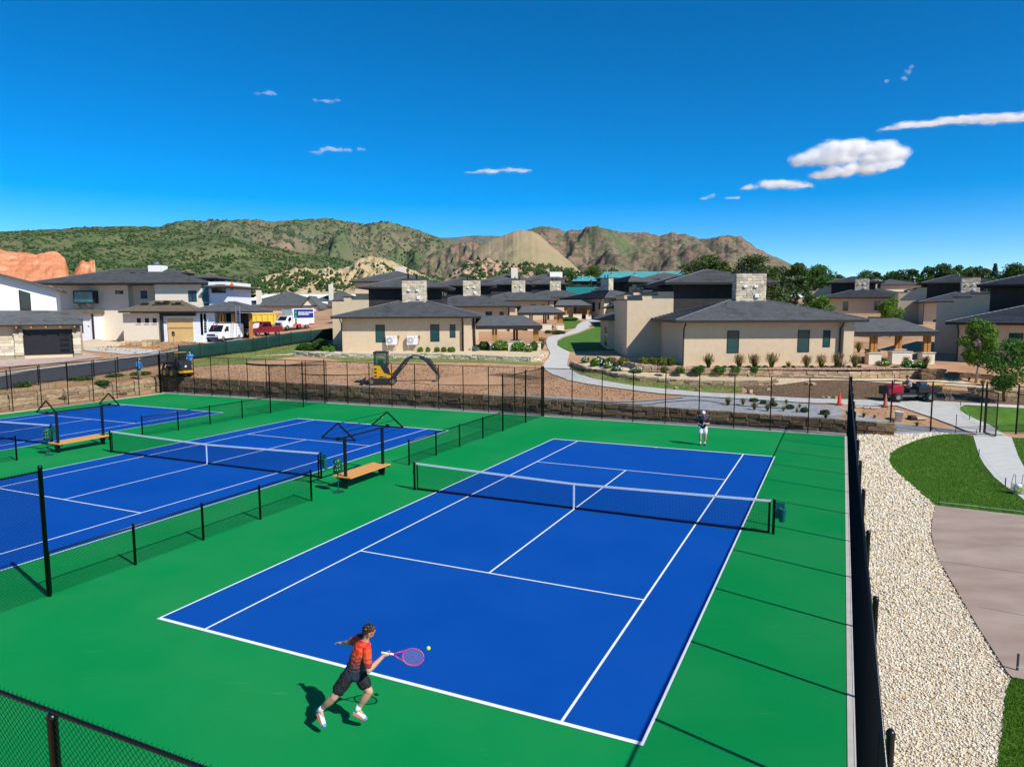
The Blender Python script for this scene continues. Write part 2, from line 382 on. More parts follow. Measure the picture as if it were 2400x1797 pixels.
rightup=[(1425,749),(1394.6,756),(1381,763),(1378.7,770),(1354,781),(1322,790),(1306,799),(1306,810.6),(1322,819.7),(1335.7,826.4),(1331,844.6)]
path_px=lower[::-1]+leftup+rightup+upper
PATH_W=pxpoly(path_px); sheet('footpath',PATH_W,M_concrete,.06,1.0)
sheet('far_lawn',pxpoly([(2250,963),(2249,956),(2260,952),(2400,958.7),(2480,964),(2480,1018),(2400,1012),(2344,1012),(2339,1010.8),(2319,997),(2285,983.6),(2262,972)]),M_lawn,.04,1.0)
fab=[(717,902),(750,905.7),(863,911),(976,919),(1090,926),(1248,928),(1277,929.5),(1354,933),(1433,941),(1512,939.7),(1611,929),(1686,934),(1776,939),(1867,945),(1912,950),(2003,962),(2013,972),(2081,986),(2126,997),(2240,1006),(2283,1018)]
fw=pxpoly(fab); e=[CW(CX1+2,CY1+1.12),CW(-22,CY1+1.12)]
sheet('landscape_fabric',fw+[(fw[-1][0]-.2,fw[-1][1]-.05)]+[(p.x,p.y) for p in e],M_fabric,.035,.8)
# grass bank in front of the left villa
sheet('grass_bank',pxpoly([(440,846),(468,842),(527,833),(626,817),(717,804),(790,796),(790,822),(740,828),(780,836),(898,837),(1044,839),(1180,844),(1274,851),(1270,856),(1150,850),(1000,849),(800,847),(650,851),(500,856),(440,862)]),M_wild,.03,1.2)
sheet('lawn_by_path',pxpoly([(1308,800),(1322,792),(1354,783),(1381,772),(1400,766),(1460,768),(1460,822),(1376,821),(1338,824),(1322,818),(1307,809)]),M_lawn,.05,1.2)
sheet('lawn_behind',pxpoly([(1396,757),(1425,750),(1460,750),(1460,764),(1400,766),(1383,766)]),M_lawn,.05,1.2)
sheet('lawn_between',pxpoly([(1304,757),(1322,751),(1366,752),(1353,761),(1348,769),(1320,772)]),M_lawn,.05,1.2)
sheet('weeds',pxpoly([(1330,856),(1350,858),(1420,880),(1500,892),(1600,896),(1680,900),(1740,905),(1740,920),(1663,920.5),(1557,911.5),(1490,904.5),(1433,895.5),(1388,886),(1358,877),(1338,865)]),M_wild,.04,1.0)
sheet('soil_bed',pxpoly([(1740,905),(1810,900),(1900,894),(1990,893),(2080,900),(2230,915),(2400,925),(2480,930),(2480,955),(2400,951),(2250,943.5),(2190,940),(2100,939),(2010,937),(1890,934),(1776,927)]),M_soil,.04,1.0)
# ---- road and drives on the left
sheet('road',pxpoly([(-120,905),(0,883),(90.6,867),(226,851),(328,838),(419,822),(520,806),(650,789),(760,779),(860,770),(860,792),(760,800),(650,812),(520,830),(371,853.6),(226,880),(90.6,897),(0,913),(-120,936)]),M_asphalt,.04,2.0)
sheet('kerb_strip',pxpoly([(-120,899),(0,877),(90.6,862),(226,847),(328,835),(419,819.5),(419,822.5),(328,838.5),(226,851.5),(90.6,868),(0,884),(-120,906)]),M_concrete,.08,2.0)
sheet('driveway',pxpoly([(-60,838),(36,835.5),(188,825),(245,838),(158,849),(68,858),(-60,872)]),M_paver,.07,2.0)
sheet('concrete_drive',pxpoly([(386,792),(400,790),(560,785),(600,786),(520,806),(480,806),(420,800)]),M_concrete,.06,2.0)
sheet('sidewalk',pxpoly([(190,815),(249,814),(385,821),(371,829),(294,831),(200,822)]),M_concrete,.05,2.0)
# string-lined joints in the pink slab
mb=MB()
for a,b in [((2186,1312),(2600,1370)),((2296,1422),(2600,1478)),((2196,1210),(2196,1210))]:
    if a!=b:
        p,q=atz(*a,.052),atz(*b,.052); mb.bar(p,q,.012,.004)
struct(mb.build('slab_joint',mat('joint',(.12,.09,.08))))
# ================================================================ fences, nets, court furniture
M_black=mat('black_coated_steel',(.006,.007,.008),.32,spec=.5)
M_blackw=mat('black_wire',(.008,.010,.010),.7,spec=.12)
M_cord=mat('net_cord',(.008,.009,.010),.8,spec=.1)
M_band=mat('white_band',(.78,.78,.78),.8,(.62,.63,.65),14,4,.45,.75)
M_plank=mat('bench_plank',(.58,.25,.06),.6,(.68,.32,.09),6,4,stretch=(6,.4,6))
M_teal=mat('teal_plastic',(.006,.12,.12),.45,spec=.4)
M_binG=mat('green_plastic',(.006,.07,.035),.4,spec=.5)
M_white=mat('white_paint',(.75,.75,.74),.5)
def wires(segs,r,n=3):
    """many thin straight wires as one mesh: segs (k,2,3)"""
    S=np.asarray(segs,float).reshape(-1,2,3); a,b=S[:,0],S[:,1]; d=b-a; L=np.linalg.norm(d,axis=1,keepdims=True); L[L<1e-6]=1; d=d/L
    up=np.tile(np.array([[0.3,1.0,.2]]),(len(S),1)); x=np.cross(d,up); x/=np.linalg.norm(x,axis=1,keepdims=True); y=np.cross(d,x)
    vs=np.zeros((len(S),2*n,3)); fs=[]
    for k in range(n):
        o=r*(math.cos(2*math.pi*k/n)*x+math.sin(2*math.pi*k/n)*y); vs[:,k]=a+o; vs[:,n+k]=b+o
    base=np.array([[k,(k+1)%n,n+(k+1)%n,n+k] for k in range(n)])
    fs=(base[None]+ (np.arange(len(S))*2*n)[:,None,None]).reshape(-1,4)
    return vs.reshape(-1,3),fs
def link_segs(x0,x1,z0,z1,s=.0707):
    """diagonal wires of a chain-link panel in the local x-z plane"""
    h=z1-z0; out=[]
    for sg in (1,-1):
        t=x0-h
        while t<x1+h:
            a=[t,z0]; b=[t+sg*h,z1]
            if sg<0: a=[t,z0]; b=[t-h,z1]
            lo,hi=0.0,1.0; dx=b[0]-a[0]
            q=sorted([(x0-a[0])/dx,(x1-a[0])/dx]); lo,hi=max(0,q[0]),min(1,q[1])
            if hi>lo+1e-4:
                out.append(((a[0]+dx*lo,.012*sg,a[1]+h*lo),(a[0]+dx*hi,.012*sg,a[1]+h*hi)))
            t+=s
    return out
def fence(name,label,a,b,h,posts,group=None,r=.03,r_end=.045,cat='fence',off=0.0,z0=.04,rail=True,wire=.0026,hb=None,mesh_top=.05):
    """chain-link fence from world point a to b (base line); posts: distances along it"""
    a,b=V(a),V(b); L=(b-a).length; rz=math.atan2(b.y-a.y,b.x-a.x)
    t=thing(name,label,cat,a,rz,group); hb=hb or h
    hh=lambda x: h+(hb-h)*x/L
    for i,x in enumerate(posts):
        e=(i in (0,len(posts)-1)); rr=r_end if e else r; tp=hh(x)+(.12 if e else -.035)
        mb=MB(); mb.lathe([(rr,0),(rr,tp-.03),(rr*1.15,tp-.03),(rr*1.15,tp-.01),(rr*.7,tp+.02)],12,(x,off,0)); mb.build('post',M_black,t,True)
    if rail:
        MB().cyl((0,0,h),(L,0,hb),.021,n=8).build('top_rail',M_black,t,True)
    MB().cyl((0,0,.05),(L,0,.05),.004,n=4).build('tension_wire',M_blackw,t)
    v,f=wires(link_segs(0,L,z0,max(h,hb)+mesh_top),wire); npmesh('chain_link',v,f,M_blackw,t)
    return t
def along(L,s): n=max(1,round(L/s)); return [L*i/n for i in range(n+1)]
# far side: two runs
a,b=CW(-3.5,FY(-3.5)),CW(CX1,CY1)
fence('fence','tall black chain-link fence along the far side behind the right-hand court',a,b,3.05,along((b-a).length,1.95),'chain-link fences round the courts')
a,b=CW(CX0,FY(CX0)),CW(-3.6,FY(-3.6)); 
fence('fence','tall black chain-link fence along the far side behind the middle and left courts',a,b,3.05,along((b-a).length,1.87),'chain-link fences round the courts')
a,b=CW(CX0,-6.4),CW(CX0,FY(CX0)-.1)
fence('fence','tall black chain-link fence at the far left in front of the tan stone wall',a,b,3.05,along((b-a).length,1.9),'chain-link fences round the courts')
# near side and right side
a,b=CW(-3.4,CY0),CW(CX1,CY0); L=(b-a).length
fence('fence','near black chain-link fence cut off by the bottom left corner',a,b,3.05,[0,1.25,4.3,7.35,10.3,13.4,L],'chain-link fences round the courts',r=.047,wire=.0028)
a,b=CW(CX1,CY1-.1),CW(CX1,CY0); L=(b-a).length
fence('fence','tall black chain-link fence seen end-on between green court and pale gravel',a,b,3.05,[0]+[CY1-.1-y for y in (27.3,24.25,21.2,18.15,15.1,12.05,9.0,5.95,2.9,-.15,-3.4)]+[L],'chain-link fences round the courts',off=.075,wire=.0021,r=.036)
# dividers
GD='divider fences between courts'
def divider(cx,near,lab1,lab2):
    if near:
        t=thing('fence',lab1,'fence',CW(cx,CY0),R(90)-YAW,GD)
        tall=[0,3.1,6.2]; low=[8.48,10.72,13.0,15.46]; x1=low[-1]
        segs=link_segs(0,6.2,.04,3.1)+link_segs(6.2,x1,.04,1.12)
        for x in tall: MB().lathe([(.047,0),(.047,3.12),(.054,3.12),(.054,3.17),(.03,3.2)],12,(x,0,0)).build('post',M_black,t,True)
        for x in low: MB().lathe([(.036,0),(.036,1.13),(.041,1.13),(.02,1.16)],10,(x,0,0)).build('post',M_black,t,True)
        MB().cyl((0,0,3.05),(6.2,0,3.05),.021,n=8).build('top_rail',M_black,t,True)
        MB().cyl((6.2,0,1.07),(x1,0,1.07),.021,n=8).build('top_rail',M_black,t,True)
        MB().cyl((6.14,0,.05),(6.14,0,3.05),.008,n=5).cyl((6.26,0,.05),(6.26,0,1.05),.008,n=5).build('tension_bar',M_black,t)
        v,f=wires(segs,.0027); npmesh('chain_link',v,f,M_blackw,t)
    t=thing('fence',lab2,'fence',CW(cx,15.37),R(90)-YAW,GD)
    L=FY(cx)-.08-15.37; tall=[9.46,12.6,L]; low=[0,2.28,4.52,7.03]
    segs=link_segs(0,9.46,.04,1.12)+link_segs(9.46,L,.04,3.1)
    for x in tall: MB().lathe([(.042,0),(.042,3.12),(.048,3.12),(.048,3.17),(.03,3.2)],12,(x,0,0)).build('post',M_black,t,True)
    for x in low: MB().lathe([(.036,0),(.036,1.13),(.041,1.13),(.02,1.16)],10,(x,0,0)).build('post',M_black,t,True)
    MB().cyl((9.46,0,3.05),(L,0,3.05),.021,n=8).build('top_rail',M_black,t,True)
    MB().cyl((0,0,1.07),(9.46,0,1.07),.021,n=8).build('top_rail',M_black,t,True)
    v,f=wires(segs,.0027); npmesh('chain_link',v,f,M_blackw,t)
divider(-3.45,True,'divider fence left of the near player, one tall post then low panels','low then tall divider fence beyond the bench, left of the far baseline')
divider(-20.5,False,'','low then tall divider fence beyond the left bench and middle net')
t=thing('fence','short low divider fence at the left edge below the left bench','fence',CW(-20.45,4.3),R(90)-YAW,GD)
for x in (0,2.3,4.6): MB().lathe([(.036,0),(.036,1.13),(.041,1.13),(.02,1.16)],10,(x,0,0)).build('post',M_black,t,True)
MB().cyl((0,0,1.07),(4.6,0,1.07),.021,n=8).build('top_rail',M_black,t,True)
v,f=wires(link_segs(0,4.6,.04,1.12),.0027); npmesh('chain_link',v,f,M_blackw,t)
# run from the right corner to the gate, the gate frame and the piece beyond it
c0=CW(CX1,CY1); gp=[c0,V((20.55,37.9,0)),V((22.9,38.15,0)),V((25.25,37.6,0))]
t=thing('fence','black chain-link fence from court corner to gate, in front of bucket','fence',c0,0,'chain-link fences round the courts')
for i in range(3):
    p,q=gp[i]-c0,gp[i+1]-c0; h=2.95-.1*i; L=(q-p).length; an=math.atan2(q.y-p.y,q.x-p.x)
    MB().lathe([(.04,0),(.04,h-.1),(.046,h-.1),(.02,h-.06)],10,tuple(q)).build('post',M_black,t,True)
    MB().cyl(p+V((0,0,h)),q+V((0,0,h-.1)),.021,n=8).build('top_rail',M_black,t,True)
    S=np.array(link_segs(0,L,.04,h-.05)); Rm=np.array(Matrix.Rotation(an,3,'Z')); S=S@Rm.T+np.array(p)
    v,f=wires(S,.0026); npmesh('chain_link',v,f,M_blackw,t)
t=thing('gate','narrow open chain-link gate between two black posts at the path','gate',V((25.42,37.45,0)),R(-100))
MB().bar((0,0,.1),(0,0,2.35),.05,.05).bar((1.15,0,.1),(1.15,0,2.35),.05,.05).bar((0,0,2.35),(1.15,0,2.35),.05,.05).bar((0,0,.1),(1.15,0,.1),.05,.05).build('frame',M_black,t)
v,f=wires(link_segs(0,1.15,.1,2.35),.0026); npmesh('chain_link',v,f,M_blackw,t)
MB().lathe([(.05,0),(.05,2.75),(.03,2.8)],10,(-.1,0,0)).build('post',M_black,t,True)
MB().bar((.0,0,1.1),(-.1,0,1.1),.03,.05).build('hinge',M_black,t)
fence('fence','piece of black chain-link fence right of the gate at the right edge',V((27.05,37.4,0)),V((33,38.2,0)),2.55,[0,3,6],'chain-link fences round the courts')
# ---- nets
def net(o,lab):
    t=thing('tennis_net',lab,'tennis net',CW(o+5.485,11.885),-YAW,'tennis nets')
    zt=lambda x: .914+(1.05-.914)*(abs(x)/6.4)**1.1
    for s in (-1,1):
        mb=MB(); mb.lathe([(.042,0),(.042,1.06),(.046,1.06),(.046,1.075),(.03,1.085)],12,(s*6.4,0,0)); p=mb.build('net_post',M_black,t,True)
        MB().box(s*6.4-.03,s*6.4+.03,-.07,-.04,.62,.78).build('winder',M_black,p)
    n=24; xs=np.linspace(-6.3,6.3,n+1)
    mb=MB()
    for i in range(n):
        a,b=xs[i],xs[i+1]; za,zb=zt(a),zt(b)
        mb.add([(a,-.012,za-.065),(b,-.012,zb-.065),(b,-.012,zb),(a,-.012,za),(a,.012,za-.065),(b,.012,zb-.065),(b,.012,zb),(a,.012,za)],[(0,1,2,3),(5,4,7,6),(3,2,6,7),(1,0,4,5)])
    mb.build('headband',M_band,t)
    for q in (-1,1): MB().cyl((q*6.4,0,1.055),(q*6.28,0,1.05),.006).build('cable',M_band,t); MB().box(q*6.27-.03,q*6.27+.03,-.008,.008,.03,zt(6.3)-.06).build('side_band',M_cord,t)
    MB().box(-.028,.028,-.016,.016,.0,.915).build('centre_strap',M_band,t)
    MB().box(-6.3,6.3,-.008,.008,.02,.075).build('bottom_band',M_cord,t)
    S=[]
    for x in np.arange(-6.24,6.25,.045): S.append(((x,0,.05),(x,0,zt(x)-.05)))
    for k in range(20):
        fz=.06+.94*k/20
        for i in range(n): S.append(((xs[i],0,fz*(zt(xs[i])-.05)),(xs[i+1],0,fz*(zt(xs[i+1])-.05))))
    v,f=wires(S,.0026); npmesh('netting',v,f,M_cord,t)
net(0,'tennis net across the right-hand court, in front of the far player')
net(-DX,'tennis net across the middle court, white band and centre strap')
net(-2*DX,'tennis net of the left court, cut off at the left edge')
# cups hung on the net posts
def cup(cx,lab):
    t=thing('waste_cup',lab,'waste bin',CW(cx+.24,11.86,0),-YAW,'teal cups hung on net posts')
    mb=MB(); mb.lathe([(.088,.42),(.092,.43),(.112,.80),(.118,.81),(.118,.83),(.105,.83),(.085,.45),(.01,.44)],16); mb.build('cup',M_teal,t,True)
    MB().box(-.2,-.1,-.02,.02,.5,1.0).box(-.2,.06,-.012,.0,.84,1.0).build('bracket',M_teal,t)
cup(11.884,'teal cup hung on the right post of the nearest net')
cup(11.884-DX,'teal cup on the right post of the middle net, by the bench')
cup(11.884-2*DX,'teal cup on the left court\'s net post behind the left bench')
# ---- benches under bare awning frames
def bench(cx,y0,y1,lab):
    t=thing('bench',lab,'bench',CW(cx,(y0+y1)/2),R(90)-YAW,'benches with bare awning frames'); hl=(y1-y0)/2
    for s in (-1,1):
        MB().box(s*hl-.05,s*hl+.05,-.05,.05,0,1.98).build('post',M_black,t,bevel=.008)
        MB().prism([(-.30,.36),(.42,.36),(.42,.42),(-.30,.42)],s*hl-.04,s*hl+.04,'x').prism([(-.06,.0),(.16,.0),(.30,.36),(-.1,.36)],s*hl-.03,s*hl+.03,'x').build('bracket',M_black,t)
        # gable end triangle
        x=s*1.58; tr=[(x,-.78,1.98),(x,.78,1.98),(x,0,2.58)]
        mb=MB()
        for i in range(3): mb.bar(tr[i],tr[(i+1)%3],.05,.05)
        mb.build('gable_frame',M_black,t)
        MB().box(s*1.58-.06,s*1.58+.06,-.06,.06,1.93,2.06).build('clamp',M_black,t)
    for y in (-.30,-.0,.30):
        o=MB().box(-1.32,1.32,y-.02,y+.25,.425,.475); o.build('seat_plank',M_plank,t,bevel=.006)
    MB().bar((-1.58,0,1.98),(1.58,0,1.98),.06,.06).build('beam',M_black,t)
    for (y,z) in ((0,2.58),(-.39,2.28),(.39,2.28),(-.78,1.98),(.78,1.98)):
        MB().cyl((-1.58,y,z),(1.58,y,z),.011,n=6).build('awning_rod',M_black,t)
bench(-3.42,10.97,13.38,'brown plank bench under bare black awning frame left of the nearest net')
bench(-20.43,10.80,13.10,'brown plank bench under bare black awning frame between left and middle nets')
# ---- drum-shaped dispensers on poles
def drum(cx,cy,lab):
    t=thing('drum_stand',lab,'dispenser',CW(cx,cy),-YAW,'green drums on poles')
    MB().lathe([(.22,0),(.22,.012),(.20,.022),(.03,.03)],20).build('base',M_binG,t)
    MB().cyl((0,0,.02),(0,0,.8),.022).build('pole',M_binG,t)
    MB().lathe([(.14,.74),(.165,.77),(.165,1.22),(.15,1.26),(.05,1.30)],20).build('drum',M_binG,t,True)
    mb=MB()
    for k in range(14):      # white ring badge and curved stripes printed on the drum
        a0,a1=6.283*k/14,6.283*(k+1)/14
        def P(r,a): 
            ang=R(-115)+r*math.cos(a)/.167; return (.1685*math.cos(ang),.1685*math.sin(ang),1.06+r*math.sin(a))
        mb.add([P(.035,a0),P(.06,a0),P(.06,a1),P(.035,a1)],[(0,1,2,3)])
    for z,an in ((1.17,-60),(1.0,-45),(.86,-70),(.86,-40)):
        def Q(d,zz): ang=R(an)+d; return (.1685*math.cos(ang),.1685*math.sin(ang),zz)
        mb.add([Q(-.3,z),Q(.35,z+.03),Q(.35,z+.055),Q(-.3,z+.03)],[(0,1,2,3)])
    mb.build('print',M_white,t)
drum(-3.36,10.44,'green drum on a slim pole beside the bench by the nearest net')
drum(-20.3,10.24,'green drum on a slim pole beside the left bench')
# ================================================================ people
M_skin=mat('skin',(.52,.27,.17),.5,(.58,.32,.21),9,4,spec=.3)
M_hair=mat('hair',(.012,.008,.005),.6,(.035,.022,.014),40,4,spec=.4)
M_blackcloth=mat('black_cloth',(.010,.010,.011),.8,(.02,.02,.022),12,4,bump=.3,bs=18)
M_navy=mat('navy_cloth',(.008,.016,.03),.8,(.014,.026,.045),10,4,bump=.3,bs=16)
M_whitecloth=mat('white_cloth',(.78,.78,.79),.8,(.70,.71,.73),10,4,bump=.25,bs=16)
M_bluecloth=mat('blue_cloth',(.015,.15,.42),.8,(.03,.2,.5),8,4,bump=.3,bs=16)
M_tancloth=mat('tan_cloth',(.25,.20,.13),.85,(.32,.26,.18),8,4,bump=.3,bs=16)
M_orange=mat('orange_cloth',(.75,.10,.02),.8)
M_shoe=mat('shoe_white',(.74,.76,.78),.5)
M_shoeblue=mat('shoe_blue',(.10,.30,.72),.5)
M_sole=mat('shoe_sole',(.75,.10,.09),.6)
M_greyshoe=mat('grey_shoe',(.03,.03,.034),.6,(.10,.10,.11),9)
M_pink=mat('racket_pink',(.42,.03,.20),.35,spec=.5)
M_string=mat('string',(.35,.30,.35),.5)
M_ball=mat('tennis_ball',(.55,.72,.03),.9,(.6,.78,.06),40)
M_glass=mat('dark_glass',(.01,.012,.014),.08,spec=.6)
def shirt_mat():
    """red shoulders running through orange bands into navy hem"""
    m=mat('red_navy_shirt',(.5,.02,.01),.7); t=m.node_tree; b=t.nodes['Principled BSDF']
    tc=t.nodes.new('ShaderNodeTexCoord'); sp=t.nodes.new('ShaderNodeSeparateXYZ'); t.links.new(tc.outputs['Generated'],sp.inputs[0])
    rp=t.nodes.new('ShaderNodeValToRGB'); e=rp.color_ramp.elements
    e[0].position=0; e[0].color=(.012,.03,.05,1); e[1].position=1; e[1].color=(.42,.012,.012,1)
    for p,c in ((.34,(.015,.03,.05,1)),(.56,(.30,.05,.05,1)),(.72,(.78,.085,.02,1)),(.9,(.72,.05,.015,1))):
        k=e.new(p); k.color=c
    wv=t.nodes.new('ShaderNodeTexWave'); wv.bands_direction='Z'; wv.inputs['Scale'].default_value=3.4; wv.inputs['Distortion'].default_value=3.5; wv.inputs['Detail'].default_value=2; wv.inputs['Detail Scale'].default_value=2
    t.links.new(tc.outputs['Generated'],wv.inputs[0])
    ad=t.nodes.new('ShaderNodeMath'); ad.operation='MULTIPLY_ADD'; ad.inputs[1].default_value=.17; t.links.new(wv.outputs['Fac'],ad.inputs[0]); 
    su=t.nodes.new('ShaderNodeMath'); su.operation='SUBTRACT'; su.inputs[1].default_value=.085; t.links.new(sp.outputs['Z'],su.inputs[0]); t.links.new(su.outputs[0],ad.inputs[2])
    t.links.new(ad.outputs[0],rp.inputs[0]); t.links.new(rp.outputs[0],b.inputs['Base Color']); return m
def sweep(mb,pts,rad,side,n=14):
    """rounded tube whose section is wide along 'side': rad = (half width, half depth) for each point"""
    pts=[V(p) for p in pts]; side=V(side).normalized(); vs=[]; m=len(pts)
    for i,p in enumerate(pts):
        d=(pts[min(i+1,m-1)]-pts[max(i-1,0)]).normalized(); x=(side-d*side.dot(d)).normalized(); y=d.cross(x)
        vs+=[p+x*rad[i][0]*math.cos(6.28318*k/n)+y*rad[i][1]*math.sin(6.28318*k/n) for k in range(n)]
    fs=[(i*n+k,i*n+(k+1)%n,(i+1)*n+(k+1)%n,(i+1)*n+k) for i in range(m-1) for k in range(n)]
    fs+=[tuple(range(n-1,-1,-1)),tuple(range((m-1)*n,m*n))]
    mb.add(vs,fs)
def limb(mb,a,b,r0,r1,bulge=0):
    a,b=V(a),V(b); pts=[];rr=[]
    for i in range(7):
        t=i/6; pts.append(a.lerp(b,t)); rr.append((r0+(r1-r0)*t+bulge*math.sin(math.pi*min(1,t*1.35)) if t<.75 else r0+(r1-r0)*t+bulge*.3*(1-t)*4,)*2)
    sweep(mb,pts,rr,(b-a).orthogonal(),12); mb.ball(a,r0*.98,10,7); mb.ball(b,r1*.99,10,7)
def fuse(o,vox,sm=3):
    r=o.modifiers.new('skin','REMESH'); r.mode='VOXEL'; r.voxel_size=vox; r.use_smooth_shade=True
    if sm:
        k=o.modifiers.new('smooth','SMOOTH'); k.iterations=sm; k.factor=.5
FOLD=bpy.data.textures.new('cloth_folds','CLOUDS'); FOLD.noise_scale=.07; FOLD.noise_depth=2
TUFT=bpy.data.textures.new('hair_tufts','CLOUDS'); TUFT.noise_scale=.022; TUFT.noise_depth=2
def ruffle(o,tex,st):
    d=o.modifiers.new('folds','DISPLACE'); d.texture=tex; d.strength=st; d.mid_level=.5; d.texture_coords='LOCAL'
def hand(mb,w,d,palm_n,grip=None,k=1.0):
    """palm with four fingers and a thumb; closed round a bar when grip (its direction) is given"""
    w=V(w); d=V(d).normalized(); nrm=V(palm_n); nrm=(nrm-d*nrm.dot(d)).normalized(); s=d.cross(nrm)
    c=w+d*.045*k; M=Matrix((s,nrm,d)).transposed(); mb.rbox(c,(.075*k,.028*k,.085*k),M)
    for i,l in enumerate((.068,.076,.072,.056)):
        b0=w+d*.085*k+s*(-.028+.0187*i)*k
        if grip is not None: p=[b0,b0+d*.022*k+nrm*.012*k,b0+d*.022*k+nrm*.040*k,b0-d*.004*k+nrm*.050*k]
        else: p=[b0,b0+d*l*.4*k+nrm*.006*k+s*(i-1.5)*.006*k,b0+d*l*.75*k+nrm*.018*k+s*(i-1.5)*.011*k,b0+d*l*k+nrm*.034*k+s*(i-1.5)*.014*k]
        mb.tube(p,[.0098*k,.0095*k,.009*k,.0075*k],8)
    b0=w+d*.03*k-s*.034*k
    if grip is not None: p=[b0,b0-s*.012*k+d*.02*k+nrm*.025*k,b0+d*.038*k+nrm*.045*k+s*.012*k]
    else: p=[b0,b0-s*.028*k+d*.022*k+nrm*.008*k,b0-s*.042*k+d*.05*k+nrm*.012*k]
    mb.tube(p,[.0115*k,.0105*k,.008*k],8)
def head_mesh(mb,c,face,up,h=.235):
    """skull, jaw, nose, ears; c = centre of the head"""
    c=V(c); f=V(face).normalized(); u=V(up); u=(u-f*u.dot(f)).normalized(); s=f.cross(u); k=h/.235
    def E(cen,rx,ry,rz):
        n,m=14,9; vs=[]
        for i in range(m+1):
            a=math.pi*i/m
            for j in range(n):
                b=6.28318*j/n; vs.append(cen+s*rx*math.sin(a)*math.cos(b)+f*ry*math.sin(a)*math.sin(b)-u*rz*math.cos(a))
        mb.add(vs,[(i*n+j,i*n+(j+1)%n,(i+1)*n+(j+1)%n,(i+1)*n+j) for i in range(m) for j in range(n)])
    E(c+u*.022*k,.076*k,.096*k,.095*k); E(c-u*.045*k+f*.022*k,.056*k,.066*k,.072*k)
    mb.add([c+f*.088*k+u*.02*k-s*.006*k,c+f*.088*k+u*.02*k+s*.006*k,c+f*.082*k-u*.028*k+s*.017*k,c+f*.082*k-u*.028*k-s*.017*k,c+f*.115*k-u*.02*k],[(0,1,4),(1,2,4),(2,3,4),(3,0,4),(3,2,1,0)])
    for q in (-1,1):
        mb.rbox(c+s*q*.080*k-f*.005*k-u*.008*k,(.016*k,.03*k,.055*k),Matrix((s,f,u)).transposed())
        mb.ball(c+f*.078*k+s*q*.03*k+u*.034*k,.018*k,8,5)
    mb.rbox(c+f*.082*k-u*.058*k,(.045*k,.014*k,.016*k),Matrix((s,f,u)).transposed())
    return f,u,s
def shoe(parent,heel,toe,m,up=(0,0,1),msole=None,mtoe=None,w=.05):
    heel,toe=V(heel),V(toe); d=(toe-heel); L=d.length; d.normalize(); u=V(up); u=(u-d*u.dot(d)).normalized(); s=d.cross(u)
    def ring(t,hw,z0,z1): 
        c=heel+d*L*t; return [c-s*hw+u*z0,c+s*hw+u*z0,c+s*hw*.9+u*z1*.75,c+s*hw*.45+u*z1,c-s*hw*.45+u*z1,c-s*hw*.9+u*z1*.75]
    prof=[(-.04,.026,.02,.055),(.04,.036,.018,.10),(.22,.038,.018,.115),(.42,.042,.018,.10),(.62,.047,.018,.078),(.82,.046,.018,.062),(.96,.034,.02,.045),(1.02,.012,.02,.032)]
    def skin(pr,nm,mm):
        vs=[];k=6
        for q in pr: vs+=ring(*q)
        fs=[(i*k+j,i*k+(j+1)%k,(i+1)*k+(j+1)%k,(i+1)*k+j) for i in range(len(pr)-1) for j in range(k)]+[tuple(range(k-1,-1,-1)),tuple(range((len(pr)-1)*k,len(pr)*k))]
        o=MB().add(vs,fs).build(nm,mm,par,True); q=o.modifiers.new('sub','SUBSURF'); q.levels=1; q.render_levels=1; return o
    par=parent; o=skin(prof,'shoe',m); par=o
    if msole: skin([(a,b*1.1,-.004,.026) for a,b,c,e in prof],'sole',msole)
    if mtoe: skin([(.80,.049,.016,.064),(.9,.046,.016,.056),(.98,.036,.018,.046),(1.035,.014,.019,.034)],'toe_cap',mtoe)
    return o
